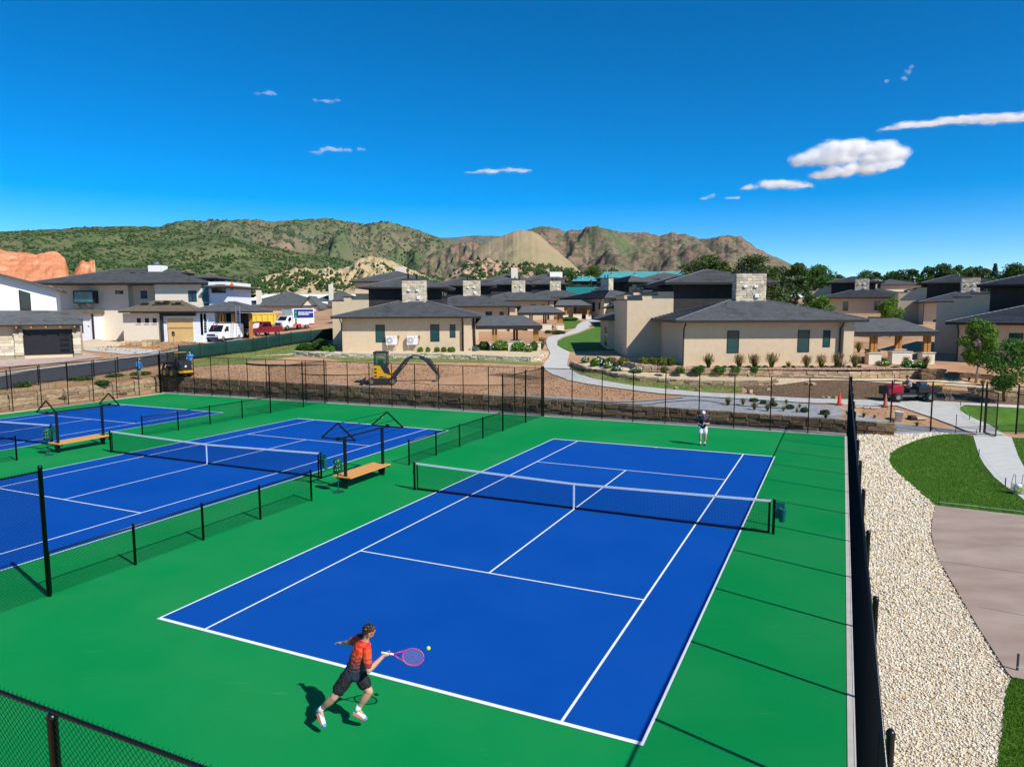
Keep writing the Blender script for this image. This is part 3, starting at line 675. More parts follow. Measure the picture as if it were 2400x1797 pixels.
def person(label,J,face,top,bottom,shoe_m,loc,rz=0,long_legs=False,sleeve=.55,hair=None,hat=None,vox=.009,group=None,shoe_kw={},socks=None,fingers=True,gripR=None,gripL=None,glasses=None):
    """J: joints in the figure's own frame (z up, origin on the ground below the pelvis)"""
    t=thing('person',label,'person',loc,rz,group); J={k:V(v) for k,v in J.items()}
    lat=(J['shR']-J['shL']).normalized(); hl=(J['hipR']-J['hipL']).normalized(); pel=(J['hipR']+J['hipL'])/2
    chest=(J['shR']+J['shL'])/2; mid=pel.lerp(chest,.45); nk=J['neck']; sw=(J['shR']-J['shL']).length/2
    upv=(J['head']-nk).normalized()
    def torso(mb,g,lo=0.0,hi=1.0):
        pts=[pel-(chest-pel).normalized()*.06,pel,pel.lerp(chest,.22),mid,pel.lerp(chest,.72),pel.lerp(chest,.93),chest.lerp(nk,.45),nk]
        rad=[(.13,.10),(.165,.125),(.160,.118),(.160,.118),(.180,.125),(sw*1.0,.115),(.12,.08),(.062,.06)]
        i0=0 if lo==0 else 1
        sweep(mb,pts[i0:],[(a+g,b+g) for a,b in rad][i0:],lat.lerp(hl,.3))
    mb=MB(); torso(mb,0)
    sweep(mb,[nk-upv*.03,nk+upv*.06,J['head']-upv*.06],[(.056,.056),(.050,.052),(.048,.05)],lat)
    head_mesh(mb,J['head'],face,upv,.25)
    for s in 'RL':
        limb(mb,J['sh'+s],J['el'+s],.056,.042,.004); limb(mb,J['el'+s],J['wr'+s],.042,.029,.007)
        hd=J.get('ha'+s); d=(hd-J['wr'+s]) if hd is not None else (J['wr'+s]-J['el'+s])
        g=gripR if s=='R' else gripL
        pn=J.get('pn'+s, V((0,0,-1)))
        if fingers: hand(mb,J['wr'+s],d,pn,g,1.0)
        else: mb.ball(J['wr'+s]+d.normalized()*.06,.045,8,6)
        limb(mb,J['hip'+s],J['kn'+s],.095,.064,.006); limb(mb,J['kn'+s],J['an'+s],.060,.040,.014)
        limb(mb,J['an'+s],J['an'+s].lerp(J['toe'+s],.5),.036,.03)
    b=mb.build('body',M_skin,t,True); fuse(b,vox,4)
    mb=MB(); torso(mb,.020,0)
    for s in 'RL':
        e=J['sh'+s].lerp(J['el'+s],sleeve/.55*.72) if sleeve<=.7 else J['wr'+s]
        if sleeve>.7:
            limb(mb,J['sh'+s],J['el'+s],.072,.058); limb(mb,J['el'+s],J['wr'+s],.058,.042)
        else: limb(mb,J['sh'+s],e,.074,.068)
    o=mb.build('shirt',top,t,True); fuse(o,max(vox,.009),3); ruffle(o,FOLD,.035)
    mb=MB(); 
    sweep(mb,[pel.lerp(chest,.16),pel+ (chest-pel).normalized()*.03,pel-(chest-pel).normalized()*.08],[(.160,.122),(.172,.130),(.15,.12)],hl)
    for s in 'RL':
        if long_legs:
            limb(mb,J['hip'+s],J['kn'+s],.106,.078); limb(mb,J['kn'+s],J['an'+s]+(J['kn'+s]-J['an'+s])*.06,.074,.06)
        else: limb(mb,J['hip'+s],J['hip'+s].lerp(J['kn'+s],.62),.118,.108)
    o=mb.build('shorts' if not long_legs else 'trousers',bottom,t,True); fuse(o,max(vox,.009),3); ruffle(o,FOLD,.035)
    for s in 'RL':
        shoe(t,J['heel'+s],J['toe'+s],shoe_m,J['kn'+s]-J['an'+s],**shoe_kw)
        if socks: 
            mb=MB(); q=J['kn'+s]-J['an'+s]; sweep(mb,[J['an'+s]-q*.12,J['an'+s],J['an'+s]+q*.2],[(.05,.05),(.042,.044),(.046,.046)],lat); mb.build('sock',socks,t,True)
    f=V(face).normalized(); u=(upv-f*upv.dot(f)).normalized(); s=f.cross(u); c=J['head']
    def cap(nm,m,r=1.0,cut=-.2,back=True):
        n,mm=18,9; vs=[]
        for i in range(mm+1):
            for j in range(n):
                b_=6.28318*j/n; fr=math.sin(b_)            # +1 = forehead
                amax=(1.50-.34*max(0,fr)+.62*max(0,-fr)) if back else 1.42
                a=amax*i/mm; rr=1+.16*noise.noise((i*1.3,j*1.7,3.1)) if back else 1
                vs.append(c+u*.022+(s*.090*math.sin(a)*math.cos(b_)+f*.108*math.sin(a)*fr+u*.112*math.cos(a))*r*rr)
        return MB().add(vs,[(i*n+j,i*n+(j+1)%n,(i+1)*n+(j+1)%n,(i+1)*n+j) for i in range(mm) for j in range(n)]).build(nm,m,t,True)
    if hair: 
        o=cap('hair',hair); k=o.modifiers.new('sub','SUBSURF'); k.levels=2; k.render_levels=2; ruffle(o,TUFT,.05); k=o.modifiers.new('th','SOLIDIFY'); k.thickness=.012; k.offset=1
    if hat:
        o=cap('cap',hat,1.06,back=False); k=o.modifiers.new('th','SOLIDIFY'); k.thickness=.006
        mb=MB(); n=9; vs=[]
        for q,r in ((0,.09),(1,.165)):
            for j in range(n):
                a=R(-62+124*j/(n-1)); vs.append(c+u*(.05-.012*q)+s*math.sin(a)*(.088 if q==0 else .095)+f*math.cos(a)*r)
        mb.add(vs,[(j,j+1,n+j+1,n+j) for j in range(n-1)]); o=mb.build('cap_brim',hat,t,True); k=o.modifiers.new('th','SOLIDIFY'); k.thickness=.006
    if glasses:
        mb=MB(); pts=[c-f*.01+s*.088+u*.03]+[c+f*.098*math.cos(R(a))+s*.09*math.sin(R(a))+u*.026 for a in (60,35,10,-10,-35,-60)]+[c-f*.01-s*.088+u*.03]
        for a_,b_ in zip(pts,pts[1:]): mb.bar(a_,b_,.008,.03)
        mb.build('sunglasses',glasses,t)
    return t
def racket(label,grip,tip,nrm,frame,handle,hold):
    """grip end -> tip of the head; nrm = direction the strings face"""
    g,tp=V(grip),V(tip); d=(tp-g).normalized(); n=V(nrm); n=(n-d*n.dot(d)).normalized(); s=d.cross(n)
    t=thing('tennis_racket',label,'racket',g); Z=V((0,0,0))
    MB().tube([Z,d*.10,d*.20],[.019,.017,.016],8).build('grip',handle,t,True)
    hc=d*.515; a,b=.172,.128; n_=28
    ring=[hc+d*a*math.cos(6.28318*i/n_)+s*b*math.sin(6.28318*i/n_) for i in range(n_+1)]
    MB().tube(ring,.012,6).build('frame',frame,t,True)
    MB().tube([d*.19,d*.25+s*.03,hc-d*.13+s*.085],.011,6).tube([d*.19,d*.25-s*.03,hc-d*.13-s*.085],.011,6).build('throat',frame,t,True)
    S=[]
    for i in range(-8,9):
        q=i/9; S.append((hc+s*b*q-d*a*math.sqrt(1-q*q),hc+s*b*q+d*a*math.sqrt(1-q*q))); S.append((hc+d*a*q-s*b*math.sqrt(1-q*q),hc+d*a*q+s*b*math.sqrt(1-q*q)))
    v,f=wires(np.array([[tuple(p),tuple(q)] for p,q in S]),.0012); npmesh('strings',v,f,M_string,t)
    return t
# ---- near player, off the ground in a forehand
o=V((-2.62,10.86,0))
P=lambda x,y,z: V((x,y,z))-o
J=dict(head=P(-2.325,10.88,1.665),neck=P(-2.385,10.90,1.50),shR=P(-2.33,10.74,1.405),shL=P(-2.50,11.06,1.465),
 elR=P(-2.295,10.66,1.115),wrR=P(-2.075,10.80,1.295),haR=P(-1.99,10.82,1.31),elL=P(-2.715,11.17,1.325),wrL=P(-2.87,11.35,1.235),haL=P(-2.98,11.43,1.215),
 hipR=P(-2.655,10.79,.955),hipL=P(-2.53,10.94,.955),knR=P(-2.875,10.70,.645),anR=P(-3.115,10.80,.385),heelR=P(-3.20,10.84,.325),toeR=P(-3.045,10.70,.135),
 knL=P(-2.335,10.86,.655),anL=P(-2.535,10.89,.345),heelL=P(-2.62,10.89,.255),toeL=P(-2.40,10.88,.15),pnR=V((0,.2,1)),pnL=V((0,-.3,-1)))
person('airborne tennis player in red and navy shirt and black shorts swinging a forehand',J,(.86,.42,-.12),shirt_mat(),M_blackcloth,M_shoe,o,
  hair=M_hair,vox=.008,shoe_kw=dict(msole=M_sole,mtoe=M_shoeblue),socks=M_whitecloth,gripR=1,glasses=mat('orange_lens',(.6,.12,.02),.2))
g=V((-2.115,10.80,1.345)); racket('pink racket with white grip in the near player\'s hand',g,V((-1.44,10.88,1.20)),(.25,-.85,.5),M_pink,M_whitecloth,None)
def ball(p,lab): 
    o=MB().ball((0,0,0),.034,14,9).build('tennis_ball',M_ball,None,True); o.location=p; return tag(o,lab,'tennis ball','loose tennis balls')
ball(V((-1.375,10.95,1.34)),'yellow tennis ball in the air just beyond the pink racket')
q=CW(-12.57,26.22); ball(V((q.x,q.y,.034)),'tennis ball lying on the far green end of the middle court')
# ball in flight over the far side of the nearest net
q=atY(1424,1165,27.5); ball(q,'tennis ball in flight above the nearest net')
# ---- far player, ready position
def standing(dx=0): 
    return dict(head=(0,-.05,1.60),neck=(0,.02,1.45),shR=(-.19,.02,1.38),shL=(.19,.02,1.38),elR=(-.27,-.02,1.10),wrR=(-.10,-.22,1.05),haR=(0,-.30,1.06),
     elL=(.27,-.02,1.10),wrL=(.05,-.25,1.12),haL=(-.03,-.32,1.15),hipR=(-.095,.03,.90),hipL=(.095,.03,.90),knR=(-.13,-.03,.50),knL=(.13,-.03,.50),
     anR=(-.11,.05,.09),anL=(.10,.05,.09),heelR=(-.11,.09,0),toeR=(-.13,-.17,0),heelL=(.10,.09,0),toeL=(.13,-.17,0),pnR=V((0,0,1)),pnL=V((0,0,1)))
q=CW(7.45,25.15); fz=math.atan2(q.x,q.y)
person('far tennis player in white cap, navy shirt and white shorts',standing(),(0,-1,-.1),M_navy,M_whitecloth,M_greyshoe,q,-fz+R(8),hat=M_whitecloth,vox=.014,socks=M_whitecloth,gripR=1,gripL=1)
Rz=Matrix.Rotation(-fz+R(8),3,'Z'); racket('racket held upright in front of the far player',q+Rz@V((-.06,-.30,1.02)),q+Rz@V((.14,-.33,1.62)),(0,-1,.2),mat('dark_frame',(.02,.02,.03),.4),M_whitecloth,None)
# ---- workers
def work(dx=0):
    j=standing(); j.update(elR=(-.25,.0,1.12),wrR=(-.22,-.22,.98),haR=(-.2,-.3,.98),elL=(.26,.0,1.12),wrL=(.23,-.2,.96),haL=(.22,-.28,.95),knR=(-.11,-.03,.5),knL=(.11,.0,.5)); return j
q=gnd(327,889); W1=q
person('worker in blue shirt and tan trousers standing above the left stone wall',work(),(1,.2,-.1),M_bluecloth,M_tancloth,M_greyshoe,q,R(75),long_legs=True,sleeve=.9,hat=M_tancloth,vox=.02,fingers=False)
M_darkskin=M_skin
q=gnd(448,876); q2=V((q.x,q.y,T(q.x,q.y)))
person('worker in bright blue shirt standing behind the skid steer loader',work(),(0,-1,0),mat('bright_blue_cloth',(.02,.25,.75),.8),M_tancloth,M_greyshoe,gnd(447,868),0,long_legs=True,sleeve=.5,hair=M_hair,vox=.02,fingers=False)
# ================================================================ houses
M_stucco=mat('stucco',(.60,.46,.295),.9,(.655,.51,.335),2.0,6,bump=.25,bs=60)
M_cream=mat('cream_stucco',(.70,.62,.49),.9,(.74,.66,.53),2.0,6,bump=.2,bs=50)
M_whitew=mat('white_stucco',(.82,.79,.73),.9,(.85,.82,.77),2,5,bump=.2,bs=50)
M_wrap=mat('house_wrap',(.70,.73,.78),.6,(.80,.82,.85),3,5)
M_trim=mat('dark_trim',(.022,.020,.020),.6,(.03,.028,.027),4)
M_timber=mat('timber',(.36,.165,.035),.65,(.46,.22,.05),5,4,stretch=(8,8,.7))
M_cap=mat('pier_cap',(.60,.52,.40),.85,(.52,.44,.34),6)
M_pane=mat('window_pane',(.012,.06,.058),.06,(.02,.085,.08),.6,3,spec=.7)
M_dpane=mat('dark_pane',(.008,.012,.016),.06,spec=.7)
M_bpane=mat('blue_pane',(.01,.06,.11),.08,(.02,.14,.2),1.2,3,spec=.7)
M_ply=mat('plywood',(.56,.37,.14),.8,(.66,.47,.21),4,5,stretch=(4,4,.5))
M_felt=mat('roof_felt',(.13,.10,.065),.95,(.18,.14,.09),3,5)
M_metalb=mat('black_flue',(.012,.012,.014),.4)
M_metal=mat('galvanised',(.45,.46,.47),.35,metal=.9)
M_teal_roof=mat('teal_roof',(.07,.30,.29),.5,(.09,.34,.33),.3,3)
M_brownw=mat('brown_wall',(.035,.028,.026),.85,(.05,.042,.04),2)
def striped(name,c0,c1,axis,scale,rough=.85,dark=.35,bump=.5):
    """boards or tile courses: thin dark joints at even steps along one axis, grain noise on top"""
    m=mat(name,c0,rough,c1,1.6,6); t=m.node_tree; b=t.nodes['Principled BSDF']
    tc=t.nodes.new('ShaderNodeTexCoord'); sp=t.nodes.new('ShaderNodeSeparateXYZ'); t.links.new(tc.outputs['Object'],sp.inputs[0])
    a=t.nodes.new('ShaderNodeMath'); a.operation='MULTIPLY'; a.inputs[1].default_value=scale; t.links.new(sp.outputs[axis],a.inputs[0])
    f=t.nodes.new('ShaderNodeMath'); f.operation='FRACT'; t.links.new(a.outputs[0],f.inputs[0])
    bp=t.nodes.new('ShaderNodeBump'); bp.inputs['Strength'].default_value=bump; bp.inputs['Distance'].default_value=.03
    t.links.new(f.outputs[0],bp.inputs['Height']); t.links.new(bp.outputs[0],b.inputs['Normal'])
    return m
M_siding=striped('dark_siding',(.040,.034,.030),(.052,.045,.040),'Z',5.2)
M_garage=striped('garage_panel',(.013,.014,.017),(.018,.019,.022),'Z',2.1,.5)
M_tile=vary(mat('roof_tile',(.085,.088,.090),.8,(.125,.127,.128),3.5,7,.3,.7,.7,14,col3=(.070,.073,.072),ns3=.8,spec=.1),.12)
M_ridge=mat('ridge_tile',(.10,.102,.105),.8,(.14,.142,.145),5)
M_stoneC=vary(mat('cream_stone',(.52,.43,.29),.9,(.64,.56,.42),5,5,bump=.8,bs=14),.28,.02)
M_stoneT=vary(mat('tan_stone',(.40,.28,.155),.95,(.54,.41,.26),3,6,.3,.7,.9,8,col3=(.30,.19,.11),ns3=1.2),.28,.02)
M_stoneB=vary(mat('brown_stone',(.155,.098,.054),.95,(.25,.17,.10),3,6,.3,.7,1.0,9,col3=(.10,.06,.036),ns3=1.3),.32,.02)
M_mortar=mat('mortar',(.30,.25,.18),.95,(.36,.30,.22),6)
M_backing=mat('wall_core',(.10,.07,.045),.95,(.14,.10,.065),5)
# --- a handful of rough blocks, shared by every stone in the place
random.seed(11); BLOCKS=[]
def rough_block(seed,j=.07):
    rnd=random.Random(seed); bm=bmesh.new(); bmesh.ops.create_cube(bm,size=1)
    for v in bm.verts: v.co*=1; v.co+=V((rnd.uniform(-j,j),rnd.uniform(-j,j),rnd.uniform(-j,j)))
    bmesh.ops.bevel(bm,geom=bm.edges[:],offset=.07,segments=1,affect='EDGES')
    me=bpy.data.meshes.new('stone'); bm.to_mesh(me); bm.free(); return me
for i in range(6): BLOCKS.append(rough_block(i))
def stone(parent,c,dims,m,rz=0,name='stone',jit=.02,world=False):
    me=BLOCK_M[m.name][random.randrange(6)]
    o=bpy.data.objects.new(name,me); COL.objects.link(o); reg(o,parent); o.location=c; o.scale=dims
    o.rotation_euler=(random.uniform(-jit,jit),random.uniform(-jit,jit),rz+random.uniform(-jit,jit)); return o
BLOCK_M={}
for m in (M_stoneC,M_stoneT,M_stoneB):
    L=[]
    for b in BLOCKS:
        c=b.copy(); c.materials.clear(); c.materials.append(m); L.append(c)
    BLOCK_M[m.name]=L
def stone_face(parent,x0,x1,z0,z1,y,m,row=.22,wmin=.25,wmax=.6,deep=.14,axis='x'):
    """courses of single stones over a wall face; axis x: face looks to -y, axis y: face looks along x"""
    z=z0
    while z<z1-.05:
        h=min(row*random.uniform(.8,1.25),z1-z); 
        if z1-z-h<.08: h=z1-z
        x=x0
        while x<x1-.02:
            w=min(random.uniform(wmin,wmax),x1-x)
            if x1-x-w<wmin*.6: w=x1-x
            d=deep*random.uniform(.85,1.2)
            if axis=='x': stone(parent,(x+w/2,y,z+h/2),(w-.012,d,h-.012),m)
            else: stone(parent,(y,x+w/2,z+h/2),(d,w-.012,h-.012),m)
            x+=w
        z+=h
def hip(x0,x1,y0,y1,z,slope,step=.34,lift=.075,fas=.2):
    """hip roof with laid tile courses; the rectangle is the eave line"""
    mb=MB(); half=min(x1-x0,y1-y0)/2; n=max(2,int(half/step)); s=half/n
    def ring(d,zz): return [(x0+d,y0+d,zz),(x1-d,y0+d,zz),(x1-d,y1-d,zz),(x0+d,y1-d,zz)]
    for i in range(n):
        a=ring(s*i,z+slope*s*i+lift); b=ring(s*(i+1),z+slope*s*(i+1)); c=ring(s*i,z+slope*s*i-.02)
        mb.add(a+b,[(0,1,5,4),(1,2,6,5),(2,3,7,6),(3,0,4,7)])
        mb.add(c+a,[(0,1,5,4),(1,2,6,5),(2,3,7,6),(3,0,4,7)])
    return mb
def hip_roof(parent,x0,x1,y0,y1,z,slope,name='roof',m=None,fas=.2,step=.34,ridge=True):
    mb=hip(x0,x1,y0,y1,z,slope,step); r=mb.build(name,m or M_tile,parent)
    f=MB(); f.box(x0+.02,x1-.02,y0+.02,y1-.02,z-fas,z-.012); f.build('fascia',M_trim,r)
    # gutter along the front eave
    half=min(x1-x0,y1-y0)/2; zr=z+slope*half+.03
    if ridge:
        if x1-x0>=y1-y0: ra,rb=(x0+half,(y0+y1)/2,zr),(x1-half,(y0+y1)/2,zr)
        else: ra,rb=((x0+x1)/2,y0+half,zr),((x0+x1)/2,y1-half,zr)
        pr=[((x0,y0,z+.03),ra),((x0,y1,z+.03),ra if x1-x0>=y1-y0 else rb),((x1,y0,z+.03),rb if x1-x0>=y1-y0 else ra),((x1,y1,z+.03),rb)]
        for a,b in pr: MB().cyl(a,b,.07,n=6).build('hip_cap',M_ridge,r)
        if (V(ra)-V(rb)).length>.3: MB().cyl(ra,rb,.08,n=6).build('ridge_cap',M_ridge,r)
    return r
def window(parent,x0,x1,z0,z1,y,m=None,fr=.06,out=.03,mull=0,label=None):
    """frame with a set-back pane on a wall facing -y"""
    w=MB(); 
    for a in ((x0,x1,z0,z0+fr),(x0,x1,z1-fr,z1),(x0,x0+fr,z0+fr,z1-fr),(x1-fr,x1,z0+fr,z1-fr)): w.box(a[0],a[1],y-out,y+.05,a[2],a[3])
    for k in range(mull):
        xm=x0+(x1-x0)*(k+1)/(mull+1); w.box(xm-fr/2,xm+fr/2,y-out,y+.05,z0+fr,z1-fr)
    o=w.build('window',M_trim,parent); MB().box(x0+fr,x1-fr,y-.012,y+.04,z0+fr,z1-fr).build('pane',m or M_pane,o); return o
def windowX(parent,y0,y1,z0,z1,x,s,m=None,fr=.06,out=.03):
    """the same on a wall facing +x (s=1) or -x (s=-1)"""
    w=MB(); a0,a1=sorted((x+s*out,x-s*.05)); b0,b1=sorted((x+s*.012,x-s*.04))
    for a in ((y0,y1,z0,z0+fr),(y0,y1,z1-fr,z1),(y0,y0+fr,z0+fr,z1-fr),(y1-fr,y1,z0+fr,z1-fr)): w.box(a0,a1,a[0],a[1],a[2],a[3])
    o=w.build('window',M_trim,parent); MB().box(b0,b1,y0+fr,y1-fr,z0+fr,z1-fr).build('pane',m or M_pane,o); return o
def villa(label,loc,rz=0,detail=2,group='beige villas with stone chimneys'):
    t=thing('villa',label,'house',loc,rz,group); D=-1.5
    H=3.42
    MB().box(0,12.5,0,10,D,H).build('wall',M_stucco,t)
    MB().box(12.5,13.3,-.42,10,D,H).build('wall',M_stucco,t)
    hip_roof(t,-.9,14.2,-.95,10.9,H+.2,.265)
    # stepped parapet wall behind, left
    MB().prism([(-3.1,D),(1.1,D),(1.1,6.05),(-.35,6.05),(-.35,5.72),(-1.75,5.72),(-1.75,5.32),(-3.1,5.32)],8.6,17,'y').build('parapet_wall',M_stucco,t)
    MB().box(-3.16,-1.70,8.55,17,5.32,5.40).box(-1.80,-.30,8.55,17,5.72,5.80).box(-.40,1.1,8.55,17,6.05,6.12).build('coping',M_trim,t)
    MB().box(1.1,9.4,8.62,16,D,6.6).build('upper_wall',M_siding,t)
    hip_roof(t,.1,10.3,7.7,17.2,6.85,.27,'upper_roof')
    # chimney
    ch=MB().box(5.6,8.0,4.72,5.75,3.4,7.42).build('chimney',M_mortar,t)
    if detail:
        stone_face(ch,5.52,8.08,4.75,7.5,4.70,M_stoneC,.20 if detail==2 else .26,.25,.62)
        stone_face(ch,4.72,5.75,4.75,7.5,5.58,M_stoneC,.22,.3,.6,axis='y'); stone_face(ch,4.72,5.75,4.75,7.5,8.02,M_stoneC,.22,.3,.6,axis='y')
    MB().box(5.46,8.14,4.58,5.86,7.5,7.58).build('chimney_cap',M_trim,ch)
    for x in (6.15,7.05):
        MB().cyl((x,5.2,7.58),(x,5.2,7.95),.10).cyl((x,5.2,7.95),(x,5.2,8.12),.135).build('flue',M_metalb,ch)
        if detail: MB().rbox((x+.12,4.58,6.35),(.30,.2,.20)).build('vent_hood',M_white,ch,bevel=.04)
    if detail: MB().box(7.1,7.45,4.50,4.64,5.42,5.72).build('vent_hood',M_white,ch,bevel=.02)
    # windows of the front wall
    window(t,3.45,4.4,1.0,2.78,0); window(t,9.05,9.98,1.05,2.80,0); window(t,11.05,11.62,1.45,2.78,0)
    # rainwater pipes
    for x,y in ((-.02,-.08),(12.35,-.1)):
        MB().tube([(x,y-.6,H),(x,y-.55,H-.15),(x,y,H-.5),(x,y,D)],.055,6).build('downpipe',M_trim,t)
    MB().tube([(7.0,8.5,6.6),(7.0,8.5,4.4)],.05,6).build('downpipe',M_trim,t)
    if detail: MB().cyl((4.3,3.4,4.4),(4.3,3.4,5.0),.045).build('roof_vent',M_metalb,t)
    # right-hand upper windows
    for k in range(3): windowX(t,9.3+2.0*k,10.5+2.0*k,5.2,6.35,9.4,1,M_dpane)
    # left wing
    MB().box(-3.7,-1.2,17,23,D,3.3).build('wing_wall',M_stucco,t)
    MB().box(-4.6,-.6,16.4,23.6,3.3,3.5).prism([(-4.6,3.5),(-.6,3.5),(-2.2,4.2)],16.4,23.6,'y').build('wing_roof',M_tile,t)
    for k in range(2): windowX(t,17.5+1.2*k,18.3+1.2*k,.7,2.6,-3.7,-1,M_pane)
    # porch roof at back right
    MB().box(10,13.2,10,17,D,3.2).build('back_wall',M_stucco,t)
    hip_roof(t,9.2,14.1,9.4,17.9,3.45,.265,'back_roof',ridge=False)
    # covered terrace with timber posts on piers
    pr=MB(); z=2.62
    pr.add([(13.6,.4,z),(20.6,.4,z),(20.6,6.2,z),(13.6,6.2,z),(13.6,3.3,z+1.05),(18.6,3.3,z+1.05)],[(0,1,5,4),(1,2,5),(2,3,4,5),(3,0,4),(3,2,1,0)])
    rf=pr.build('terrace_roof',M_tile,t); MB().box(13.65,20.55,.45,6.15,z-.36,z-.02).build('fascia',M_trim,rf)
    for x,y in ((15.6,1.0),(19.9,1.0),(17.8,5.4),(20.0,5.4)):
        MB().box(x-.27,x-.03,y-.12,y+.12,.95,z-.3).build('post',M_timber,t); MB().box(x+.03,x+.27,y-.12,y+.12,.95,z-.3).build('post',M_timber,t)
        MB().box(x-.5,x+.5,y-.35,y+.35,D,.88).build('pier',M_cream,t); MB().box(x-.56,x+.56,y-.41,y+.41,.88,.95).build('pier_cap',M_cap,t)
    MB().box(17,18.6,.7,1.4,D,.95).build('terrace_wall',M_cream,t); MB().box(16.95,18.65,.65,1.45,.95,1.02).build('wall_cap',M_cap,t)
    return t
def at_ground(px,depth,dz=0): 
    q=atY(px,800,depth); return V((q.x,depth,T(q.x,depth)+dz))
q=at_ground(1602,56); q.z=2.22
villaB=villa('beige villa with a tall stone chimney and grasses along its front wall, right of centre',q,0,2)
q=at_ground(802,72.4); q.z=2.42
villaA=villa('beige villa with two white air conditioners on its front wall, left of centre',q,0,2)
def vcopy(x,y,rz,lab,dz=0): return dup(villaA,V((x,y,T(x,y)+dz)),rz,lab)
vcopy(37.3,59,R(-40),'shaded beige villa at the right edge behind the small green tree',-.35)
vcopy(-12.8,102,0,'second villa up the path, its stone chimney showing right of the air-conditioned villa')
vcopy(-5.5,132,0,'third villa up the path, dark roofs stepping up behind the second')
vcopy(3.5,163,0,'fourth villa up the path, farthest of the row left of the path')
vcopy(10.8,143,R(-60),'villa turned sideways at the head of the footpath')
vcopy(65.6,113,R(-25),'villa with sunlit parapet behind the covered terrace at the right')
vcopy(62.9,143,R(-25),'far villa with pale chimney left of the sunlit parapet villa')
vcopy(82,176,R(-20),'villa in the back row near the trees, mostly its low dark roof showing')
vcopy(20,98,0,'villa directly behind the large right-hand villa, only its dark roof showing')
# ---- air conditioners on the left villa
A0=villaA.location
for k,(x,lab) in enumerate(((4.55,'left one of two white air conditioners on the villa wall'),(6.68,'right one of two white air conditioners on the villa wall'))):
    t=thing('air_conditioner',lab,'air conditioner',A0+V((x,-.45,0)),0,'air conditioners on the villa wall')
    MB().box(0,1.05,0,.36,.75,1.65).build('case',M_white,t,bevel=.03)
    MB().cyl((.38,-.015,1.2),(.38,.02,1.2),.34,n=20).build('fan_grille',mat('grille',(.42,.43,.43),.6),t)
    MB().cyl((.38,-.03,1.2),(.38,.0,1.2),.10,n=12).build('fan_hub',M_white,t)
    MB().cyl((.82,-.012,1.5),(.82,.02,1.5),.05,n=12).build('badge',mat('badge_red',(.35,.02,.05)),t)
    for xx in (.12,.93): MB().bar((xx,.4,.72),(xx,-.02,.72),.05,.05).bar((xx,.4,.3),(xx,.0,.70),.04,.04).build('bracket',M_white,t)
    MB().tube([(1.35,.4,1.75),(1.38,.33,1.5),(1.3,.3,1.0),(1.05,.3,.85)],.035,6).build('pipe',M_cap,t); MB().box(1.28,1.46,.28,.44,1.62,1.8).build('isolator',M_cap,t)
# ---- white house with black garage door (far left)
q=atY(34,833,70); zD=q.z; X=lambda px: (atY(px,800,70).x-q.x)*.856
Zp=lambda py,Y=70: atY(100,py,Y).z-zD
t=thing('garage_house','white modern house with a black garage door and lean-to roof at the far left','house',V((q.x,70,zD)),R(30))
MB().box(-12,X(189),0,8,-1,Zp(762)).build('wall',M_stucco,t)
for a,b in ((34,54),(171,189)):
    p=MB().box(X(a),X(b),-.35,.2,-1,Zp(770)).build('pillar',M_mortar,t)
    stone_face(p,X(a),X(b),0,Zp(784),-.38,M_stoneC,.3,.35,.7,.1)
    MB().box(X(a)-.06,X(b)+.06,-.46,.1,Zp(785),Zp(782)).build('pillar_cap',M_cap,p)
p=MB().box(-8,X(34)-.02,-.2,.2,-1,Zp(791)).build('stone_skirt',M_mortar,t); stone_face(p,-8,X(34)-.04,0,Zp(792),-.22,M_stoneC,.3,.4,.9,.1)
g=MB().box(X(54)+.02,X(171)-.02,-.06,.1,0,Zp(773)).build('garage_door',M_garage,t)
for k in range(4):
    z=Zp(828)+(Zp(776)-Zp(828))*(k+.5)/4-.1; MB().box(X(139),X(161),-.09,-.04,z-.16,z+.16).build('pane',M_dpane,g)
for xx in (42,176): MB().box(X(xx),X(xx)+.14,-.52,-.4,Zp(782)-.0,Zp(774)).build('wall_lamp',M_trim,t)
zr=Zp(762)
r=MB(); n=9
for k in range(n):
    y0=-1.0+.55*k; y1=y0+.55; z0=zr+.1+.27*.55*k; 
    r.add([(-14,y0,z0+.04),(X(198),y0,z0+.04),(X(198)-.5*k*.9,y1,z0+.16),(-14,y1,z0+.16)],[(0,1,2,3)]); r.add([(-14,y0,z0-.05),(X(198),y0,z0-.05),(X(198),y0,z0+.04),(-14,y0,z0+.04)],[(0,1,2,3)])
r=r.build('garage_roof',M_tile,t); MB().box(-14,X(197),-.98,0.2,zr-.1,zr+.07).build('fascia',M_trim,r)
for k in range(6): MB().box(X(40)+k*1.22,X(40)+k*1.22+.16,-.95,-.1,zr-.28,zr-.11).build('rafter_tail',M_timber,t)
ax_,az_=X(145)+.2,Zp(683,74); rl=lambda x: az_+6.0*(ax_-x)/(ax_+16)+.06
pf=[(-16,-1),(X(132),-1),(X(132),rl(X(132))),(-16,rl(-16))]
MB().prism(pf,4,13,'y').build('gable_wall',M_whitew,t)
rr=MB(); a=(X(145)+.2,Zp(683,74)); b=(-16,Zp(683,74)+6.0)
rr.prism([a,(a[0],a[1]+.22),(b[0],b[1]+.22),b],3.2,14,'y').build('gable_roof',M_tile,t)
w=MB(); wx0,wx1=X(43),X(70); wz0=Zp(728,74)
w.prism([(wx0,wz0),(wx1,wz0),(wx1,Zp(687,74)),(wx0,Zp(679,74))],3.93,4.1,'y'); w=w.build('window',M_trim,t)
MB().prism([(wx0+.1,wz0+.1),(wx1-.1,wz0+.1),(wx1-.1,Zp(689,74)),(wx0+.1,Zp(681.5,74))],3.90,3.95,'y').build('pane',M_dpane,w)
